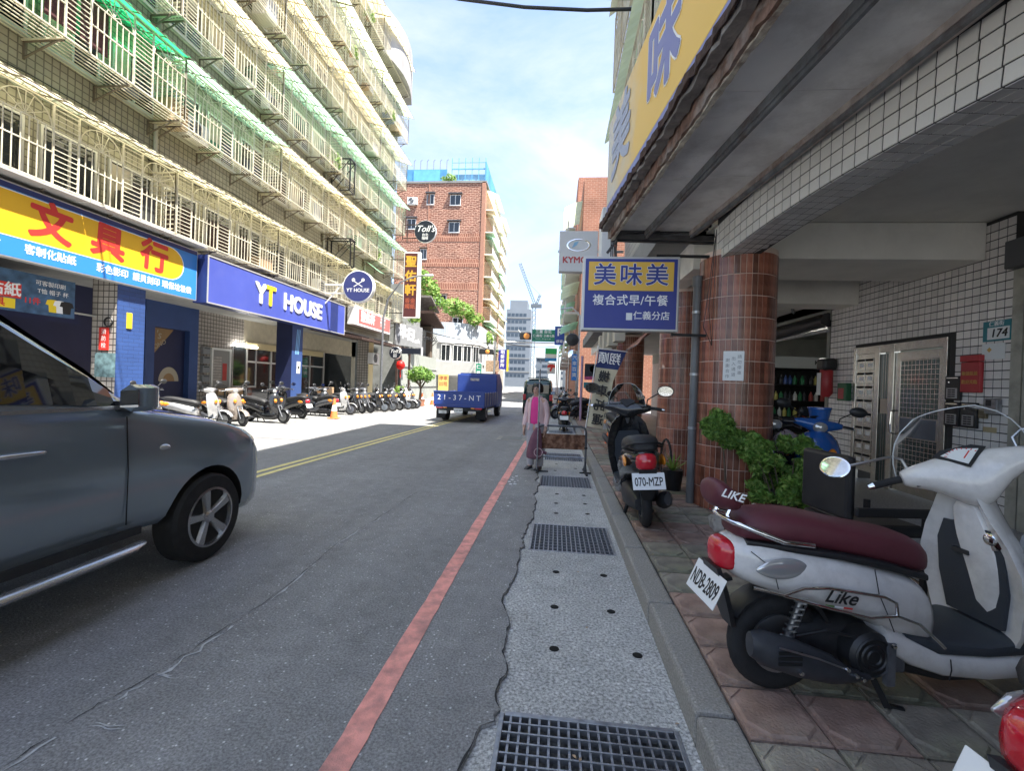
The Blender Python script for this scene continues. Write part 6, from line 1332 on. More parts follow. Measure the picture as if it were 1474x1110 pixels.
m = MB(); m.lathe([(0,-.012),(.02,-.012),(.026,-.008),(.028,0),(.05,.004)], (.925,-.10,.725), 'x', 18); m.build('ignition_lock', 'chrome', hs_, smooth=40)
m = MB(); m.box(.918,.935,-.012,.06,.62,.64); m.build('glovebox_slot', 'black_plastic', hs_)
m = MB()
for s in (-1,1):
    for k in range(3):
        p = frameM((.855,s*(.185+.0*k),1.005+.024*(1-k)), (0,-1,0), (.5,0,.85)); b_ = MB().box(-.018,.018,-.008,.008,0,.004); b_.xf(p); m.add(b_.v, b_.f)
ax = Vector((-.407,0,.914)).normalized(); ap = Vector((.94,0,.93)); m.xf(Matrix.Translation(ap) @ Matrix.Rotation(R(60), 4, ax) @ Matrix.Translation(-ap)); stuff(m.build('switch_buttons', 'black_plastic', hs_))
# seams, bolts, shock absorber, cables
for s in (-1,1):
    m = MB(); m.tube([(.30,s*.196,.62),(.32,s*.199,.52),(.36,s*.198,.44),(.40,s*.192,.36)], .0022, 5); m.tube([(-.20,s*.128,.66),(-.12,s*.165,.60),(-.10,s*.170,.52)], .0022, 5); m.tube([(.66,s*.189,.245),(.665,s*.190,.20),(.66,s*.186,.155)], .0025, 5); m.build('panel_gap', 'well_seam' if 'well_seam' in MATS else mat('well_seam', (.03,.03,.03), .9), hs_)
    m = MB(); m.tube([(-.02,s*.105,.25),(.05,s*.125,.50)], .014, 8); hel = [(-.012+.062*k/40, s*(.108+.017*k/40), .28+.20*k/40) for k in range(41)]; m.tube([(x+.024*math.cos(k*1.25), y+.024*math.sin(k*1.25), z) for k, (x,y,z) in enumerate(hel)], .005, 5); m.build('shock_absorber', 'alloy', hs_, smooth=60)
m = MB()
for x, z in ((.18,.215),(-.02,.20),(.24,.175),(.40,.30),(.27,.16)): m.lathe([(0,-.012),(.009,-.010),(.010,0)], (x,-.213 if x < .2 else -.19,z), 'y', 8)
stuff(m.build('bolts', 'chrome', hs_)); m = MB(); m.tube([(.42,-.10,.20),(.30,-.14,.30),(.15,-.13,.33),(.02,-.12,.30)], .007, 6); m.tube([(.46,-.08,.30),(.50,-.13,.22),(.42,-.14,.16)], .006, 6); m.build('hoses', 'black_plastic', hs_)
m = MB(); m.box(.395,.43,-.175,-.15,.12,.30); m.cbox(.42,.50,-.15,-.05,.16,.30,.01); m.build('crankcase', 'grey_plastic', hs_)
# ------------------------------------------------------------------ other scooters on the near pavement
s2 = scooter('black scooter with plate 070-MZP parked along the kerb beside the brown column', (.93, 4.60, PZ_), R(88), 'scooter_black', 'seat_black', '070-MZP', steer=R(-14), lean=R(-5), shield=True)
s2.scale = (1.1, 1.12, 1.12)
scooter('black scooter behind the 070-MZP one, facing the camera', (1.32, 10.2, PZ_), R(-80), 'scooter_black', 'seat_black', None, steer=R(20), lean=R(4), shield=True)
s4 = scooter('blue scooter facing the camera in front of the steel door', (3.35, 6.35, .135), R(-112), 'scooter_blue', 'seat_black', None, steer=R(15))
MB().lathe([(.0,0),(.085,0),(.115,.16),(.122,.165),(.122,.19),(.0,.19)], (.78,.02,1.02), 'z', 18).build('blue_bucket', 'scooter_blue', s4, smooth=40)
scooter('dark motor scooter with bag wrapped headlight beside the potted shrubs', (2.85, 6.6, .135), R(-105), 'scooter_black', 'seat_black', None, steer=R(25))
scooter('red scooter tail with clear lens cut by the lower right corner', (1.345, 1.12, PZ_), R(8), 'scooter_red', 'seat_black', None, steer=R(20), rail=False)
scooter('small black scooter seen from behind standing on the gutter past the barrier', (.28, 14.6, 0), R(90), 'scooter_black', 'seat_black', None)
for k, (x, y, h, c) in enumerate(((1.5,17.2,-60,'scooter_silver'),(1.2,18.6,200,'scooter_black'),(1.3,19.8,185,'scooter_grey'),(1.25,21.0,192,'scooter_darkred'),(1.2,22.2,180,'scooter_black'))):
    scooter(['silver scooter under the leaning banner by the far columns','black scooter parked sideways past the pink post','grey scooter second past the pink post','dark red scooter third past the pink post','black scooter last before the side street'][k], (x, y, .125), R(h), c, 'seat_black', None, steer=R(10), group='scooters along the right pavement')
# ------------------------------------------------------------------ row across the street
row = [(-10.05,12.3,-6,'scooter_bronze','bronze white scooter first in the row across the street, front wheel towards the road',None,0),
       (-10.3,11.2,8,'scooter_silver','silver scooter partly hidden behind the car',None,0),
       (-10.6,9.9,4,'scooter_grey','grey scooter hidden behind the car hood under the mural',None,0),
       (-8.75,14.9,172,'scooter_black','black scooter with its tail to the road beside the orange cone',None,0),
       (-8.35,16.1,168,'scooter_grey','dark grey scooter with its tail to the road behind the orange cone',None,0),
       (-9.45,17.4,-10,'scooter_silver','silver and black scooter in the middle of the row across the street',None,0),
       (-9.3,18.5,-5,'scooter_black','black scooter right of the silver one in the row across the street',None,0),
       (-8.95,19.7,-6,'scooter_black','black scooter in the right half of the row across the street',None,0),
       (-8.7,20.8,-4,'scooter_grey','dark scooter near the right end of the row across the street',None,0),
       (-8.6,21.9,-8,'scooter_black','black scooter near the round ficus tree',None,0),
       (-9.6,13.4,-12,'scooter_black','black scooter right of the bronze one across the street',None,0),
       (-9.7,16.6,-4,'scooter_black','black scooter between the cone and the silver scooter',None,0),
       (-9.1,19.1,-10,'scooter_grey','dark grey scooter squeezed into the middle of the row',None,0),
       (-8.8,20.3,2,'scooter_black','black scooter squeezed in left of the dark one near the row end',None,0),
       (-8.55,22.5,-2,'pearl_white','white scooter second from the ficus end of the row',None,0),
       (-8.5,23.0,-4,'scooter_grey','grey scooter last in the row beside the ficus tree',None,0)]
for x, y, h, c, lb, pt, st in row:
    scooter(lb, (x, y, .012), R(h+random.Random(y*7).uniform(-13,13)), c, 'seat_black', pt, steer=R(random.Random(y).uniform(-20,25)), group='scooters parked across the street', lean=R(random.Random(x).uniform(-5,5)))
# ------------------------------------------------------------------ cars
mat('car_grey', (.24,.295,.35), .13, .35, coat=1.0, var=.04, vs=2); mat('car_glass', (.012,.013,.014), .03, spec=.9, coat=.6); mat('car_trim', (.55,.56,.58), .25, .8); mat('well_black', (.008,.008,.008), .95)
mat('truck_blue', (.020,.055,.27), .45, var=.08, vs=3, dirt=.25, ds=3, dcol=(.03,.035,.06)); mat('van_green', (.012,.05,.045), .25, .3, coat=.8)
def bake(o):
    """apply the modifiers of an object"""
    dg = bpy.context.evaluated_depsgraph_get(); me = bpy.data.meshes.new_from_object(o.evaluated_get(dg)); o.modifiers.clear(); old = o.data; o.data = me; return o
def car_sections(st):
    def half(y, w, zs, zb, wt, zt):
        return [(0,y,zs-.05),(w*.88,y,zs-.05),(w*.985,y,zs+.03),(w,y,zs+.22),(w*1.004,y,(zs+zb)/2+.12),(w*.992,y,zb-.05),(w*.965,y,zb+.015),(wt+(w*.965-wt)*.06,y,zt-.085),(wt*.94,y,zt-.03),(wt*.7,y,zt),(0,y,zt+.015)]
    rings = []
    for s in st:
        h = half(*s); rings.append(h + [(-x,y,z) for x,y,z in h[-2:0:-1]])
    return rings
def car(label, name, loc, rz, st, axles, r_w, paint_, hw, glass=None, ws=None, cat='car', group=None, rear_glass=None):
    t = thing(name, label, cat, loc, rz, group)
    m = MB(); m.loft(car_sections(st)); body = m.build('body', [paint_, 'well_black'], t)
    sb = body.modifiers.new('s', 'SUBSURF'); sb.levels = sb.render_levels = 1
    bake(body); cut = MB()
    for ya in axles:
        for s in (-1,1): cut.lathe([(r_w+.065, s*(hw-.27)),(r_w+.065, s*(hw+.3))] if s > 0 else [(r_w+.065, -hw-.3),(r_w+.065, -hw+.27)], (0,ya,r_w), 'x', 36)
    cme = cut.mesh('cutter', ['well_black']); co = bpy.data.objects.new('cutter', cme); C.objects.link(co); co.matrix_world = t.matrix_world
    bpy.context.view_layer.update(); co.matrix_world = t.matrix_world
    bo_ = body.modifiers.new('b', 'BOOLEAN'); bo_.object = co; bo_.operation = 'DIFFERENCE'; bo_.solver = 'EXACT'; bo_.material_mode = 'TRANSFER'
    bpy.context.view_layer.update(); bake(body); bpy.data.objects.remove(co)
    body.data.polygons.foreach_set('use_smooth', [True]*len(body.data.polygons)); body.data.set_sharp_from_angle(angle=R(32))
    for ya in axles:
        for s in (-1,1):
            w_ = MB(); w_.lathe([(.0,-.06),(r_w*.62,-.08),(r_w*.68,-.105),(r_w*.94,-.10),(r_w,-.075),(r_w,.075),(r_w*.94,.10),(r_w*.68,.105),(r_w*.62,.08),(0,.06)], (0,0,0), 'x', 36)
            o = w_.build('wheel', 'rubber', t, smooth=35); o.location = (s*(hw-.095), ya, r_w)
            q = MB(); q.lathe([(r_w*.66,.04),(r_w*.68,.108),(r_w*.63,.112),(r_w*.60,.06)], (0,0,0), 'x', 36)
            for k in range(5):
                a = 2*math.pi*k/5+.5; c_, s_ = math.cos(a), math.sin(a); c2, s2 = -s_, c_
                ring = lambda rr_, wd, h_: [(h_-.03, rr_*c_-wd*c2, rr_*s_-wd*s2), (h_, rr_*c_-wd*.6*c2, rr_*s_-wd*.6*s2), (h_, rr_*c_+wd*.6*c2, rr_*s_+wd*.6*s2), (h_-.03, rr_*c_+wd*c2, rr_*s_+wd*s2)]
                q.loft([ring(.03,.03,.088), ring(r_w*.35,.036,.098), ring(r_w*.64,.05,.104)])
            q.lathe([(0,.105),(.035,.104),(.05,.09)], (0,0,0), 'x', 14)
            if s < 0: q.v = [(-x,y,z) for x,y,z in q.v]
            q.build('rim', mat('wheel_alloy', (.42,.42,.43), .25, .9), o, smooth=40)
    def interp(y):
        S_ = sorted(st, key=lambda k: k[0])
        for a, b in zip(S_, S_[1:]):
            if a[0] <= y <= b[0]: u = (y-a[0])/(b[0]-a[0]); return [a[i]+(b[i]-a[i])*u for i in range(6)]
        return S_[0]
    def glass_patch(y0, y1, t0, t1, n, nm='side_window', off=.014):
        for s in (-1,1):
            g = MB(); rows = []
            for i in range(n+1):
                y = y0+(y1-y0)*i/n; _, w, zs, zb, wt, zt = interp(y); a = Vector((w*.965,y,zb+.015)); b = Vector((wt+(w*.965-wt)*.06,y,zt-.085)); nrm = Vector((b.z-a.z,0,a.x-b.x)).normalized()
                rows.append([tuple((a.lerp(b,k)+nrm*off)*1) for k in (t0,(t0+t1)/2,t1)])
            rows = [[(s*x,y,z) for x,y,z in r] for r in rows]
            for i in range(n):
                for j in range(2): g.quad(rows[i][j],rows[i][j+1],rows[i+1][j+1],rows[i+1][j])
            g.build(nm, 'car_glass', t, smooth=60)
    for gdef in glass or []: glass_patch(*gdef)
    if ws:
        g = MB(); rows = []
        for i in range(6):
            y = ws[0]+(ws[1]-ws[0])*i/5; _, w, zs, zb, wt, zt = interp(y)
            rows.append([(u*wt*.92, y, zt+.022-.035*u*u*(1 if abs(u) > .7 else .5)) for u in (-1,-.6,0,.6,1)])
        for i in range(5):
            for j in range(4): g.quad(rows[i][j],rows[i][j+1],rows[i+1][j+1],rows[i+1][j])
        g.build('windscreen', 'car_glass', t, smooth=60)
    return t
mpv = [(.84,.50,.34,.56,.44,.62),(.80,.68,.29,.70,.62,.77),(.70,.79,.27,.86,.72,.92),(.50,.845,.28,.99,.76,1.05),(.22,.868,.33,1.08,.77,1.14),(-.10,.87,.38,1.14,.77,1.20),(-.42,.87,.42,1.19,.77,1.26),(-.62,.87,.43,1.22,.76,1.32),(-.82,.87,.44,1.235,.755,1.49),(-1.1,.87,.44,1.24,.735,1.67),(-1.4,.87,.44,1.24,.735,1.87),(-1.75,.87,.44,1.24,.72,1.96),(-2.4,.87,.44,1.24,.70,1.96),(-3.1,.87,.42,1.24,.69,1.96),(-3.5,.865,.40,1.23,.64,1.87),(-3.66,.84,.38,1.2,.62,1.80),(-3.74,.78,.38,1.1,.58,1.5)]
mc = car('dark grey people carrier passing close on the left, its front wheel in view', 'passing_car', (-3.60, 3.37, 0), 0, mpv, (0, -2.72), .345, 'car_grey', .87, [(-.78,-1.62,.09,.93,7),(-1.70,-2.55,.09,.93,4),(-2.63,-3.45,.09,.93,4)], (-.66,-1.66))
for s in (-1,1):
    m = MB(); m.loft([[(s*(.895+x), y, 1.24+z) for x, z in ((.0,0.03),(.0,.13),(w_*.6,.17),(w_,.15),(w_,.03),(w_*.7,0))] for y, w_ in ((-.80,.10),(-.75,.135),(-.69,.14),(-.64,.11),(-.61,.05))]); o = m.build('door_mirror', 'car_grey', mc, smooth=45); m = MB(); m.loft([[(s*(.90+.125*u), -.805, 1.265+.12*v) for u, v in ((0,0),(1,.05),(1,.95),(0,.85))], [(s*(.90+.125*u), -.81, 1.265+.12*v) for u, v in ((0,0),(1,.05),(1,.95),(0,.85))]]); m.build('mirror_glass', 'mirror_glass', o); MB().box(*sorted((s*.82,s*.93)),-.78,-.64,1.235,1.30).build('mirror_foot', 'black_plastic', o)
    m = MB(); m.bar((s*.872,-.70,1.262),(s*.872,-3.4,1.262),.012,.022); m.build('belt_trim', 'car_trim', mc)
    m = MB(); m.tube([(s*.87,-.60,.34),(s*.915,-.72,.345),(s*.925,-1.0,.345),(s*.925,-2.0,.345),(s*.87,-2.15,.34)], [.03,.045,.045,.045,.03], 10); m.v = [(x,y,.345+(z-.345)*.65) for x,y,z in m.v]; m.build('side_step', 'car_trim', mc, smooth=50)
    m = MB(); m.bar((s*.875,-.62,.44),(s*.875,-2.3,.44),.02,.05); m.build('sill_trim', 'black_plastic', mc)
    m = MB(); m.loft([ell(0,0,.02,.955,.995,10,2,y) for y in (-.5,)] + [], False, False) if False else m.lathe([(0,.02),(.02,.016),(.03,0)], (0,0,0), 'x', 14); m.xf(Matrix.Translation((s*.868,-.44,.965)) @ Matrix.Diagonal((s,1.5,.72,1))); m.build('side_indicator', 'lens_clear', mc, smooth=60)
    for y in (-.72,-1.66,-2.6):
        m = MB(); m.tube([(s*.874,y,.50),(s*.8785,y,.85),(s*.868,y-.01,1.20)], .0035, 5); m.build('door_gap', 'well_black', mc)
    for y in (-1.42,-2.36): MB().tube([(s*.87,y,1.04),(s*.905,y+.04,1.045),(s*.905,y+.18,1.045),(s*.87,y+.22,1.04)], .013, 8).build('door_handle', 'car_trim', mc, smooth=50)
    m = MB(); m.loft([ell(0,0,a,b,c_,12,2.6,0) for a,b,c_ in ((.02,.72,.9),)] , True, True) if False else m.lathe([(0,.03),(.10,.022),(.13,0)], (0,0,0), 'y', 18); m.xf(Matrix.Translation((s*.55,.735,.78)) @ Matrix.Diagonal((1.1,1,.6,1))); m.build('headlamp', 'lens_clear', mc, smooth=60)
    MB().box(*sorted((s*.70,s*.80)),-3.76,-3.68,.9,1.25).build('tail_lamp', 'tail_red', mc)
    MB().bar((s*.62,-1.5,1.88),(s*.60,-3.4,1.95),.035).build('roof_rail', 'car_trim', mc)
    m = MB(); m.tube([(s*.70,.62,.945),(s*.755,.3,1.085),(s*.77,-.1,1.165),(s*.77,-.45,1.215)], .004, 5); m.build('bonnet_gap', 'well_black', mc)
MB().box(-.45,.45,.80,.86,.42,.56).build('grille', 'black_plastic', mc); MB().box(-.26,.26,.855,.87,.34,.42).build('number_plate', 'plate', mc)
m = MB(); m.quad((-.55,-3.735,1.25),(.55,-3.735,1.25),(.5,-3.69,1.72),(-.5,-3.69,1.72)); m.build('rear_window', 'car_glass', mc)
# dark green van ahead
van = [(.0,.66,.40,.95,.60,1.05),(.06,.715,.34,1.0,.64,1.62),(.2,.735,.32,1.02,.65,1.72),(1.2,.735,.3,1.02,.65,1.75),(2.3,.735,.3,1.02,.65,1.74),(2.75,.735,.3,1.02,.64,1.70),(3.15,.73,.3,1.0,.64,1.25),(3.3,.70,.32,.85,.58,.95),(3.36,.62,.36,.7,.5,.75)]
vn = car('dark green van driving ahead past the woman, seen from behind', 'van', (-.88, 21.7, 0), 0, van, (.75, 2.75), .28, 'van_green', .735, [(.35,2.6,.1,.9,5)], None, 'van')
MB().cbox(-.56,.56,-.035,.02,1.03,1.50,.03).build('rear_window', 'car_glass', vn)
for s in (-1,1): MB().cbox(*sorted((s*.56,s*.71)),-.03,.06,.72,1.0,.02).build('tail_light', 'tail_red', vn)
MB().cbox(-.7,.7,-.09,.05,.38,.56,.03).build('bumper', 'black_plastic', vn); MB().box(-.16,.16,-.05,-.03,.66,.80).build('number_plate', 'plate', vn); MB().box(-.5,.5,.3,2.4,1.76,1.80).build('roof_rack', 'van_green', vn)
# blue flatbed truck
tk_ = thing('flatbed_truck', 'blue flatbed truck with 21-37-NT on the tailgate, seen from behind', 'truck', (-3.5, 16.1, 0), R(-2))
MB().cbox(-.95,.95,0,.05,.64,1.14,.012).build('tailgate', 'truck_blue', tk_); m = MB()
for z in (.66,1.12): m.box(-.955,.955,-.015,0,z-.015,z+.015)
m.build('tailgate_rib', 'truck_blue', tk_)
for x in (-.93,.88):
    sb_ = MB().cbox(x,x+.05,.06,3.0,.64,1.10,.01).build('side_board', 'truck_blue', tk_)
    for k in range(6): MB().box(x-.012 if x < 0 else x+.05,x if x < 0 else x+.062,.2+.52*k,.26+.52*k,.62,1.12).build('stake', mat('stake_pale', (.42,.40,.42), .6), sb_)
MB().box(-.93,.93,0,3.0,.56,.635).build('bed_floor', 'truck_blue', tk_); MB().cbox(-.86,.86,3.02,3.08,.64,1.82,.03).build('headboard', 'truck_blue', tk_); MB().box(-.28,.1,3.0,3.02,1.55,1.66).build('headboard_slot', mat('worn_pale', (.5,.45,.40), .8, var=.5, vs=9), tk_)
m = MB(); m.loft([[(x*w_,y,z) for x,z in ((-1,z0),(1,z0),(1,z1-.25),(.9,z1),(-.9,z1),(-1,z1-.25))] for y,w_,z0,z1 in ((3.2,.85,.45,1.88),(4.3,.85,.45,1.9),(4.75,.84,.4,1.6),(4.85,.82,.4,1.1))]); m.build('cab', 'truck_blue', tk_, smooth=40); MB().box(-.6,.6,3.18,3.2,1.3,1.75).build('cab_window', 'car_glass', tk_)
MB().box(-.75,.75,.15,4.5,.42,.555).build('chassis', 'black_metal', tk_)
for y in (.95, 4.1):
    for s in (-1,1):
        o = MB().lathe([(.0,-.1),(.2,-.11),(.33,-.10),(.345,-.06),(.345,.06),(.33,.10),(.2,.11),(0,.1)], (0,0,0), 'x', 26).build('wheel', 'rubber', tk_, smooth=35); o.location = (s*.74, y, .345); MB().lathe([(.0,.09),(.06,.1),(.19,.115),(.2,.09)], (0,0,0), 'x', 20).xf(Matrix.Diagonal((s,1,1,1))).build('rim', 'alloy', o, smooth=40)
for s in (-1,1): MB().box(*sorted((s*.58,s*.92)),.30,.33,.12,.56).build('mud_flap', 'rubber', tk_); MB().cbox(*sorted((s*.60,s*.86)),.01,.06,.50,.60,.008).build('tail_light', 'tail_red', tk_); MB().cbox(*sorted((s*.45,s*.59)),.01,.06,.51,.59,.008).build('tail_light', 'lens_amber', tk_)
MB().box(-.80,-.5,.2,.5,.30,.48).build('tool_box', 'galvanised', tk_); MB().box(-.18,.15,.0,.02,.36,.52).build('number_plate', 'plate', tk_); MB().box(-.8,.8,.02,.08,.44,.50).build('under_bar', 'black_metal', tk_)
f = fpanel(tk_, 0, -.002, .88); text('2 1 - 3 7 - N T', .27, 'white_letter', f, 0, .02, .002, .0, .001)
f = fpanel(tk_, -.015, -.002, .44); text('2137-NT', .09, 'black_letter', f, 0, 0, .002, .01, .001)
# ------------------------------------------------------------------ woman beside the barrier
mat('skin', (.50,.30,.22), .55, var=.05, vs=9); mat('hair_black', (.012,.010,.010), .45, bump=.4, bs=90); mat('shirt_pink', (.72,.05,.26), .8, var=.08, vs=8); mat('jacket_pale', (.66,.47,.46), .85, var=.12, vs=7, bump=.3, bs=14); mat('trousers', (.42,.40,.42), .85, var=.08, vs=7); mat('shoe', (.05,.05,.055), .6)
W = thing('person', 'person in bright pink top and pale jacket standing behind the rusty barrier', 'person', (-.335, 8.02, -.016), R(-22))
def skin(name, vs, es, rs, m_, parent, sub=2):
    me = bpy.data.meshes.new(name); me.from_pydata(vs, es, []); o = bpy.data.objects.new(name, me); C.objects.link(o); o.parent = parent
    sk = o.modifiers.new('skin', 'SKIN'); sk.use_smooth_shade = True; sb = o.modifiers.new('s', 'SUBSURF'); sb.levels = sb.render_levels = sub
    for i, r_ in enumerate(rs): me.skin_vertices[0].data[i].radius = r_ if isinstance(r_, tuple) else (r_, r_); me.skin_vertices[0].data[i].use_root = (i == 0)
    bake(o); o.data.materials.clear(); o.data.materials.append(MATS[m_]); o.data.polygons.foreach_set('use_smooth', [True]*len(o.data.polygons)); return o
V = [(0,0,.80),(0,.005,.95),(0,.0,1.12),(0,.01,1.24),(0,.0,1.305),(0,-.015,1.36),(0,-.02,1.43),(0,-.01,1.49)]; E_ = [(0,1),(1,2),(2,3),(3,4),(4,5),(5,6),(6,7)]; RS = [(.13,.10),(.12,.09),(.125,.085),(.10,.07),(.045,.045),(.058,.068),(.068,.082),(.048,.06)]
for s in (-1,1):
    b = len(V); V += [(s*.08,0,.74),(s*.085,-.01,.42),(s*.085,.01,.09),(s*.09,-.07,.03),(s*.095,-.15,.025)]; E_ += [(0,b),(b,b+1),(b+1,b+2),(b+2,b+3),(b+3,b+4)]; RS += [.085,.052,.036,.032,.022]
    b = len(V); V += [(s*.155,.0,1.22),(s*.20,.02,.98),(s*.205,-.05,.77),(s*.205,-.06,.70)]; E_ += [(3,b),(b,b+1),(b+1,b+2),(b+2,b+3)]; RS += [.05,.04,.028,(.016,.034)]; hb = b+3
    for q, (dx, dy, ln) in enumerate(((.0,-.03,.065),(.0,-.01,.075),(.0,.01,.07),(.0,.028,.055))):
        b2 = len(V); V += [(s*.205,-.06+dy,.665),(s*.198,-.06+dy-.01,.665-ln*.55),(s*.185,-.06+dy-.02,.665-ln)]; E_ += [(hb,b2),(b2,b2+1),(b2+1,b2+2)]; RS += [.010,.009,.008]
    b2 = len(V); V += [(s*.19,-.095,.70),(s*.18,-.105,.66)]; E_ += [(hb,b2),(b2,b2+1)]; RS += [.011,.009]
skin('body', V, E_, RS, 'skin', W)
# face
m = MB(); m.loft([[(x,-.092-d,z) for x,z,d in ((-.006,1.425,0),(.006,1.425,0),(.014,1.395,.0),(0,1.39,.016),(-.014,1.395,.0))],[(x*.5,-.085,z) for x,z in ((-.006,1.43),(.006,1.43),(.014,1.395),(0,1.39),(-.014,1.395))]]); m.build('nose', 'skin', W, smooth=60)
for s in (-1,1):
    m = MB(); m.lathe([(0,-.004),(.012,-.002),(.013,0)], (0,0,0), 'y', 12); m.xf(Matrix.Translation((s*.028,-.094,1.428)) @ Matrix.Diagonal((1,1,.5,1))); m.build('eye', 'black_letter', W); MB().bar((s*.016,-.096,1.446),(s*.042,-.092,1.448),.006).build('eyebrow', 'hair_black', W)
    m = MB(); m.lathe([(0,.01),(.02,.006),(.022,0)], (0,0,0), 'x', 10); m.xf(Matrix.Translation((s*.068,-.005,1.42)) @ Matrix.Diagonal((s,.7,1.2,1))); m.build('ear', 'skin', W)
MB().bar((-.02,-.094,1.367),(.02,-.094,1.367),.008,.008).build('mouth', mat('lip', (.42,.12,.11), .5), W)
m = MB(); rg = []
for k in range(9):
    z = 1.36+.022*k; r_ = .078*math.sqrt(max(.02, 1-((z-1.42)/.125)**2))+.026; rg.append([(r_*1.04*math.cos(2*math.pi*i/18), max(.016+r_*1.1*math.sin(2*math.pi*i/18), -.052 if z < 1.465 else -.2), z+(.012*math.sin(i*2.3))) for i in range(18)])
m.loft(rg); m.build('hair', 'hair_black', W, smooth=70, subsurf=1)
def cloth(nm, secs, m_, n=18, sub=1, fold=.0):
    m = MB(); m.loft([[(cx+a*math.cos(2*math.pi*i/n)*(1+fold*math.sin(3*i+z*30)), cy+b_*math.sin(2*math.pi*i/n)*(1+fold*math.sin(2*i+z*25)), z) for i in range(n)] for cx,cy,z,a,b_ in secs]); return m.build(nm, m_, W, smooth=70, subsurf=sub)
cloth('shirt', [(0,0,.78,.155,.115),(0,0,.90,.148,.11),(0,0,1.05,.15,.112),(0,0,1.18,.148,.105),(0,0,1.26,.11,.085),(0,0,1.30,.06,.06)], 'shirt_pink', fold=.02)
m = MB(); n = 26; rg = []
for cx,cy,z,a,b_ in ((0,.005,.70,.172,.135),(0,.005,.80,.165,.13),(0,.005,.95,.158,.125),(0,.005,1.10,.156,.12),(0,.005,1.20,.15,.112),(0,.01,1.27,.125,.095),(0,.012,1.315,.072,.072)):
    rg.append([(cx+a*math.cos(t_)*(1+.03*math.sin(5*t_+z*20)), cy+b_*math.sin(t_)*(1+.03*math.sin(4*t_+z*24)), z) for t_ in [R(-62)+R(304)*i/n for i in range(n+1)]])
m.loft(rg, False, False, False); o = m.build('jacket', 'jacket_pale', W, smooth=70, subsurf=1); so = o.modifiers.new('thick', 'SOLIDIFY'); so.thickness = .012
for s in (-1,1):
    m = MB(); m.tube([(s*.11,.01,1.245),(s*.15,.012,1.20),(s*.185,.018,1.08),(s*.20,.02,.98),(s*.206,-.02,.87),(s*.205,-.05,.775)], [.05,.058,.054,.05,.046,.042], 12); m.build('sleeve', 'jacket_pale', W, smooth=70)
    m = MB(); m.tube([(s*.075,0,.82),(s*.085,0,.70),(s*.088,-.005,.45),(s*.088,.005,.20),(s*.09,.01,.075)], [.105,.098,.075,.068,.066], 12); m.build('trouser_leg', 'trousers', W, smooth=70)
    m = MB(); m.loft([ell(0,0,hw,zb,zt,10,2.6,x) for x,zb,zt,hw in ((-.05,.0,.07,.02),(-.03,.0,.085,.036),(.04,.0,.075,.042),(.12,.0,.055,.045),(.18,.0,.035,.035),(.20,.0,.02,.015))]); m.xf(Matrix.Translation((s*.092,.0,0)) @ Matrix.Rotation(R(-90),4,'Z')); m.build('shoe', 'shoe', W, smooth=60)
# ------------------------------------------------------------------ barrier, bag, pole
br = thing('steel_barrier', 'steel tube barrier with a rusty plate standing across the gutter', 'barrier', (.125, 7.9, -.016), R(3))
m = MB(); m.tube([(-.42,0,.0),(-.42,0,.70),(-.40,0,.77),(-.34,0,.80),(.33,0,.80),(.40,0,.77),(.42,0,.70),(.42,0,0)], .019, 10); m.build('tube_frame', mat('tube_dark', (.10,.105,.115), .45, .5, var=.3, vs=9), br, smooth=60); MB().tube([(-.42,0,.26),(.42,0,.26)], .014, 8).build('lower_rail', 'grey_steel', br)
m = MB(); m.cbox(-.37,.40,-.008,.008,.40,.66,.004); m.build('plate', mat('rust_flaked', (.15,.065,.035), .9, .1, var=.6, vs=7, dirt=.9, ds=7, dcol=(.42,.26,.17), bump=.5, bs=30), br)
for s in (-1,1):
    m = MB(); m.bar((s*.42,-.28,.015),(s*.42,.28,.015),.035,.03); m.bar((s*.42,-.2,.02),(s*.42,0,.2),.02); m.bar((s*.42,.2,.02),(s*.42,0,.2),.02); m.bar((s*.42-.1,-.05,.012),(s*.42+.2,-.05,.012),.03,.02); m.build('foot', 'black_metal', br)
    MB().lathe([(.02,0),(.03,0),(.03,.03),(.02,.03)], (s*.42,0,.42), 'z', 10).build('clamp', 'black_metal', br)
bg_ = thing('cloth_bag', 'dark mauve cloth bag hanging from the left end of the barrier', 'bag', (-.33, 7.82, 0)); mat('cloth_mauve', (.17,.075,.10), .9, var=.2, vs=8, bump=.4, bs=20)
m = MB(); n = 20; m.loft([[(dx+a*math.cos(2*math.pi*i/n)*(1+.12*math.sin(5*i)), b_*math.sin(2*math.pi*i/n)*(1+.15*math.sin(4*i+1)), z) for i in range(n)] for a,b_,z,dx in ((.12,.07,.20,-.02),(.135,.08,.24,-.02),(.13,.075,.40,-.01),(.10,.06,.58,.01),(.06,.045,.70,.03),(.035,.03,.76,.04))]); m.build('sack', 'cloth_mauve', bg_, smooth=60, subsurf=1); MB().tube([(.04,0,.74),(.06,.05,.83),(.05,.10,.80),(.04,.05,.72)], .012, 6).build('handle', 'cloth_mauve', bg_); m = MB(); m.torus((.06,-.075,.33), .07, .006, 'y', 20, 5); m.build('printed_ring', 'jacket_pale', bg_)
MB().tube([(.09,-.02,.30),(.15,-.02,.33),(.19,0,.31)], .03, 8).build('strap_end', 'cloth_mauve', bg_)
t = pole_thing('sign_pole', 'thin grey pole with a small round disc beside the woman', 'pole', -.285, 7.72, 1.93, .012, 'grey_steel', -.016); MB().lathe([(0,-.012),(.06,-.012),(.06,-.004),(0,-.004)], (0,0,1.82), 'y', 18).xf(Matrix.Translation((-.03,0,0))).build('disc', 'galvanised', t)
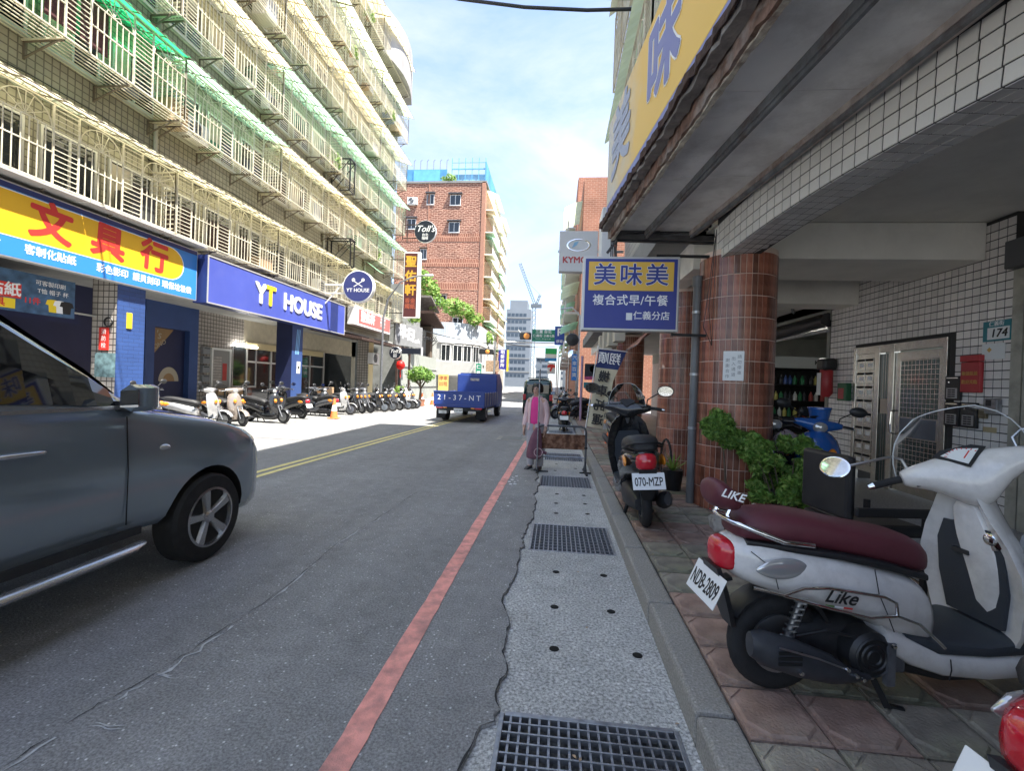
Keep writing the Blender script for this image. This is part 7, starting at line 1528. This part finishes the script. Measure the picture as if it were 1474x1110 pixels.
# ------------------------------------------------------------------ banner on the pavement
bn_ = thing('advertising_banner', 'leaning cream banner with blue head and mirrored black characters', 'banner', M=frameM((1.02, 11.2, .48), (1,-.12,-.03), (.20,.0,1)))
mat('banner_cream', (.55,.50,.36), .8, var=.08, vs=4); mat('banner_head', (.018,.035,.14), .7)
m = MB(); n = 10
for z0, z1, mi in ((0,1.47,0),(1.47,1.92,1)):
    m.m = mi
    rows = [[(-.24+ (.46+.2*max(0,(zz-1.2)/.7))*u/6, zz, .03*math.sin(u*.9+zz*2)) for u in range(7)] for zz in [z0+(z1-z0)*k/n for k in range(n+1)]]
    for k in range(n):
        for u in range(6): m.quad(rows[k][u],rows[k][u+1],rows[k+1][u+1],rows[k+1][u])
m.build('cloth', ['banner_cream','banner_head'], bn_, smooth=60)
text('翔順', .30, 'white_letter', bn_, .05, 1.70, .05, .01, .001, sx=-.9)
for i, c in enumerate('機車託運'): text(c, .29, 'black_letter', bn_, -.01, 1.25-.355*i, .05, .025, .001, sx=-.95)
MB().tube([(-.27,-.35,0),(-.27,2.0,0)], .014, 8).build('pole', 'white_paint', bn_); MB().tube([(-.27,1.94,0),(.45,1.94,0)], .01, 6).build('arm', 'white_paint', bn_)
o = thing('rubber_weight', 'orange rubber weight at the foot of the leaning banner', 'weight', (1.33, 11.1, .122)); MB().lathe([(0,0),(.12,0),(.11,.18),(.05,.3),(0,.3)], axis='z', n=14).build('weight', 'cone_orange', o, smooth=40)
# ------------------------------------------------------------------ plants and odds round the column
pl_ = thing('potted_shrub', 'leafy green fern shrubs in a white planter in front of the brown column', 'shrub', (2.2, 5.05, .122)); 
MB().cbox(-.05,.62,-.18,.10,0,.17,.02).build('planter', 'white_paint', pl_); MB().cbox(-.02,.59,-.15,.07,.165,.18,.004).build('soil', 'terracotta', pl_)
cl_ = []
for q in range(26):
    a_ = rr.uniform(0,6.28); z_ = rr.uniform(.22,.86); wx = .34*(1-abs(z_-.55)*.7); cl_.append((.22+wx*math.cos(a_)*rr.uniform(.5,1), -.03+.17*math.sin(a_), z_, rr.uniform(.07,.13), rr.uniform(.07,.11), rr.uniform(.05,.09)))
cl_ += [(-.10,0,.84,.12,.12,.10),(-.14,0,.72,.09,.09,.08),(-.02,-.04,.74,.10,.1,.09),(-.02,0,.58,.09,.09,.09)]
foliage('leaves', cl_, 13000, .03, ['leaf_a','leaf_b','leaf_c','leaf_a','leaf_pale'], pl_, 21, flat=.9, long=2.2)
m = MB()
for q in range(14): a = q*.7; m.tube([(.25+.12*math.cos(a),-.05+.04*math.sin(a),.15),(.22+.2*math.cos(a),-.04+.08*math.sin(a),.45),(.2+.3*math.cos(a),-.03+.12*math.sin(a),.7)], [.009,.007,.004], 5)
m.build('stems', 'bark', pl_)
pl2 = thing('potted_shrub', 'round ball of green leaves at the top left of the planter by the drainpipe', 'shrub', (1.80, 5.12, .122)); foliage('leaves', [(-.02,0,1.0,.17,.15,.155),(.12,0,.86,.13,.12,.12)], 4200, .026, ['leaf_a','leaf_b','leaf_c'], pl2, 22, flat=.8, long=2.4); MB().tube([(.10,.02,0),(.06,0,.5),(0,0,1.0)], [.014,.011,.008], 6).build('stem', 'bark', pl2); MB().lathe([(0,0),(.09,0),(.12,.2),(.125,.2),(.1,.2),(0,.18)], (.10,.02,0), 'z', 14).build('pot', 'black_plastic', pl2)
pl3 = thing('spiky_plant', 'small spiky plant in a black pot behind the 070-MZP scooter', 'plant', (1.62, 6.35, .122)); MB().lathe([(0,0),(.11,0),(.14,.26),(.14,.28),(0,.26)], axis='z', n=14).build('pot', 'black_plastic', pl3, smooth=40); m = MB()
for q in range(26):
    a = q*2.4; l_ = rr.uniform(.2,.36); e = rr.uniform(.4,1.2); d = Vector((math.cos(a)*math.cos(e), math.sin(a)*math.cos(e), math.sin(e))); s_ = Vector((-math.sin(a), math.cos(a), 0))*.012; b = Vector((0,0,.26)); m.add([b-s_, b+s_, b+d*l_*.6+s_*.8, b+d*l_-Vector((0,0,.03)), b+d*l_*.6-s_*.8], [(0,1,2,3,4)])
m.build('leaves', 'leaf_c', pl3)
by = thing('bicycle_wheel', 'bicycle wheel leaning behind the drainpipe against the second column', 'wheel', (1.62, 6.75, .45)); m = MB(); m.torus((0,0,0), .31, .016, 'x', 36, 6); m.build('tyre', 'rubber', by); m = MB()
for q in range(18): a = q*math.pi/9; m.bar((0,0,0),(0,.3*math.cos(a),.3*math.sin(a)),.003)
m.build('spokes', 'alloy', by)
ch = thing('black_chair', 'black padded chair behind the white scooter seat', 'chair', (2.12, 3.35, .125), R(8)); mat('vinyl_black', (.018,.018,.02), .45, var=.2, vs=9)
MB().cbox(-.24,.26,-.24,.24,.46,.54,.03).build('seat', 'vinyl_black', ch); MB().cbox(-.27,-.21,-.22,.22,.56,.98,.025).build('backrest', 'vinyl_black', ch); MB().cbox(-.24,.26,-.27,-.235,.60,.66,.012).build('armrest', 'vinyl_black', ch)
for sx in (-.23,.25):
    for sy2 in (-.23,.23): MB().bar((sx,sy2,0),(sx,sy2,.46 if sx < 0 else .60),.03).build('leg', 'vinyl_black', ch)
st_ = thing('stone_block', 'rough white stone lump on the pavers behind the white scooter tail', 'stone', (1.72, 4.62, .122)); m = MB(); m.cbox(-.16,.16,-.1,.1,0,.13,.03); m.v = [(x+rr.uniform(-.012,.012), y+rr.uniform(-.012,.012), max(0,z+rr.uniform(-.012,.012))) for x,y,z in m.v]; m.build('stone', mat('stone_white', (.45,.42,.37), .9, var=.3, vs=14, bump=.6, bs=30), st_)
pb = thing('plastic_bag', 'clear plastic bag wrapped round the dark scooter headlight by the shrubs', 'bag', (2.62, 5.42, .93)); m = MB(); m.lathe([(0,-.13),(.09,-.11),(.135,0),(.11,.10),(.04,.14),(0,.15)], (0,0,0), 'z', 14); m.v = [(x+rr.uniform(-.014,.014), y+rr.uniform(-.014,.014), z+rr.uniform(-.014,.014)) for x,y,z in m.v]; m.build('bag', mat('bag_film', (.40,.33,.34), .15, coat=.6, alpha=.55), pb, smooth=60)
for k in range(24):       # dry leaves and grit in the gutter
    o = MB().add([(-.012,0,.002),(0,-.006,.004),(.014,0,.003),(0,.007,.006)], [(0,1,2,3)]).build('dry_leaf', 'board_tan'); o.location = (rr.uniform(-.15,.6) if k % 3 else rr.uniform(.85,2.4), rr.uniform(1.5,8), -.015 if k % 3 else .123); o.rotation_euler.z = rr.uniform(0,6); tag(o, 'tiny dry leaf lying in the gutter' if k % 3 else 'tiny dry leaf lying on the pavers', 'leaf', 'dry leaves in the gutter' if k % 3 else 'dry leaves on the pavers')
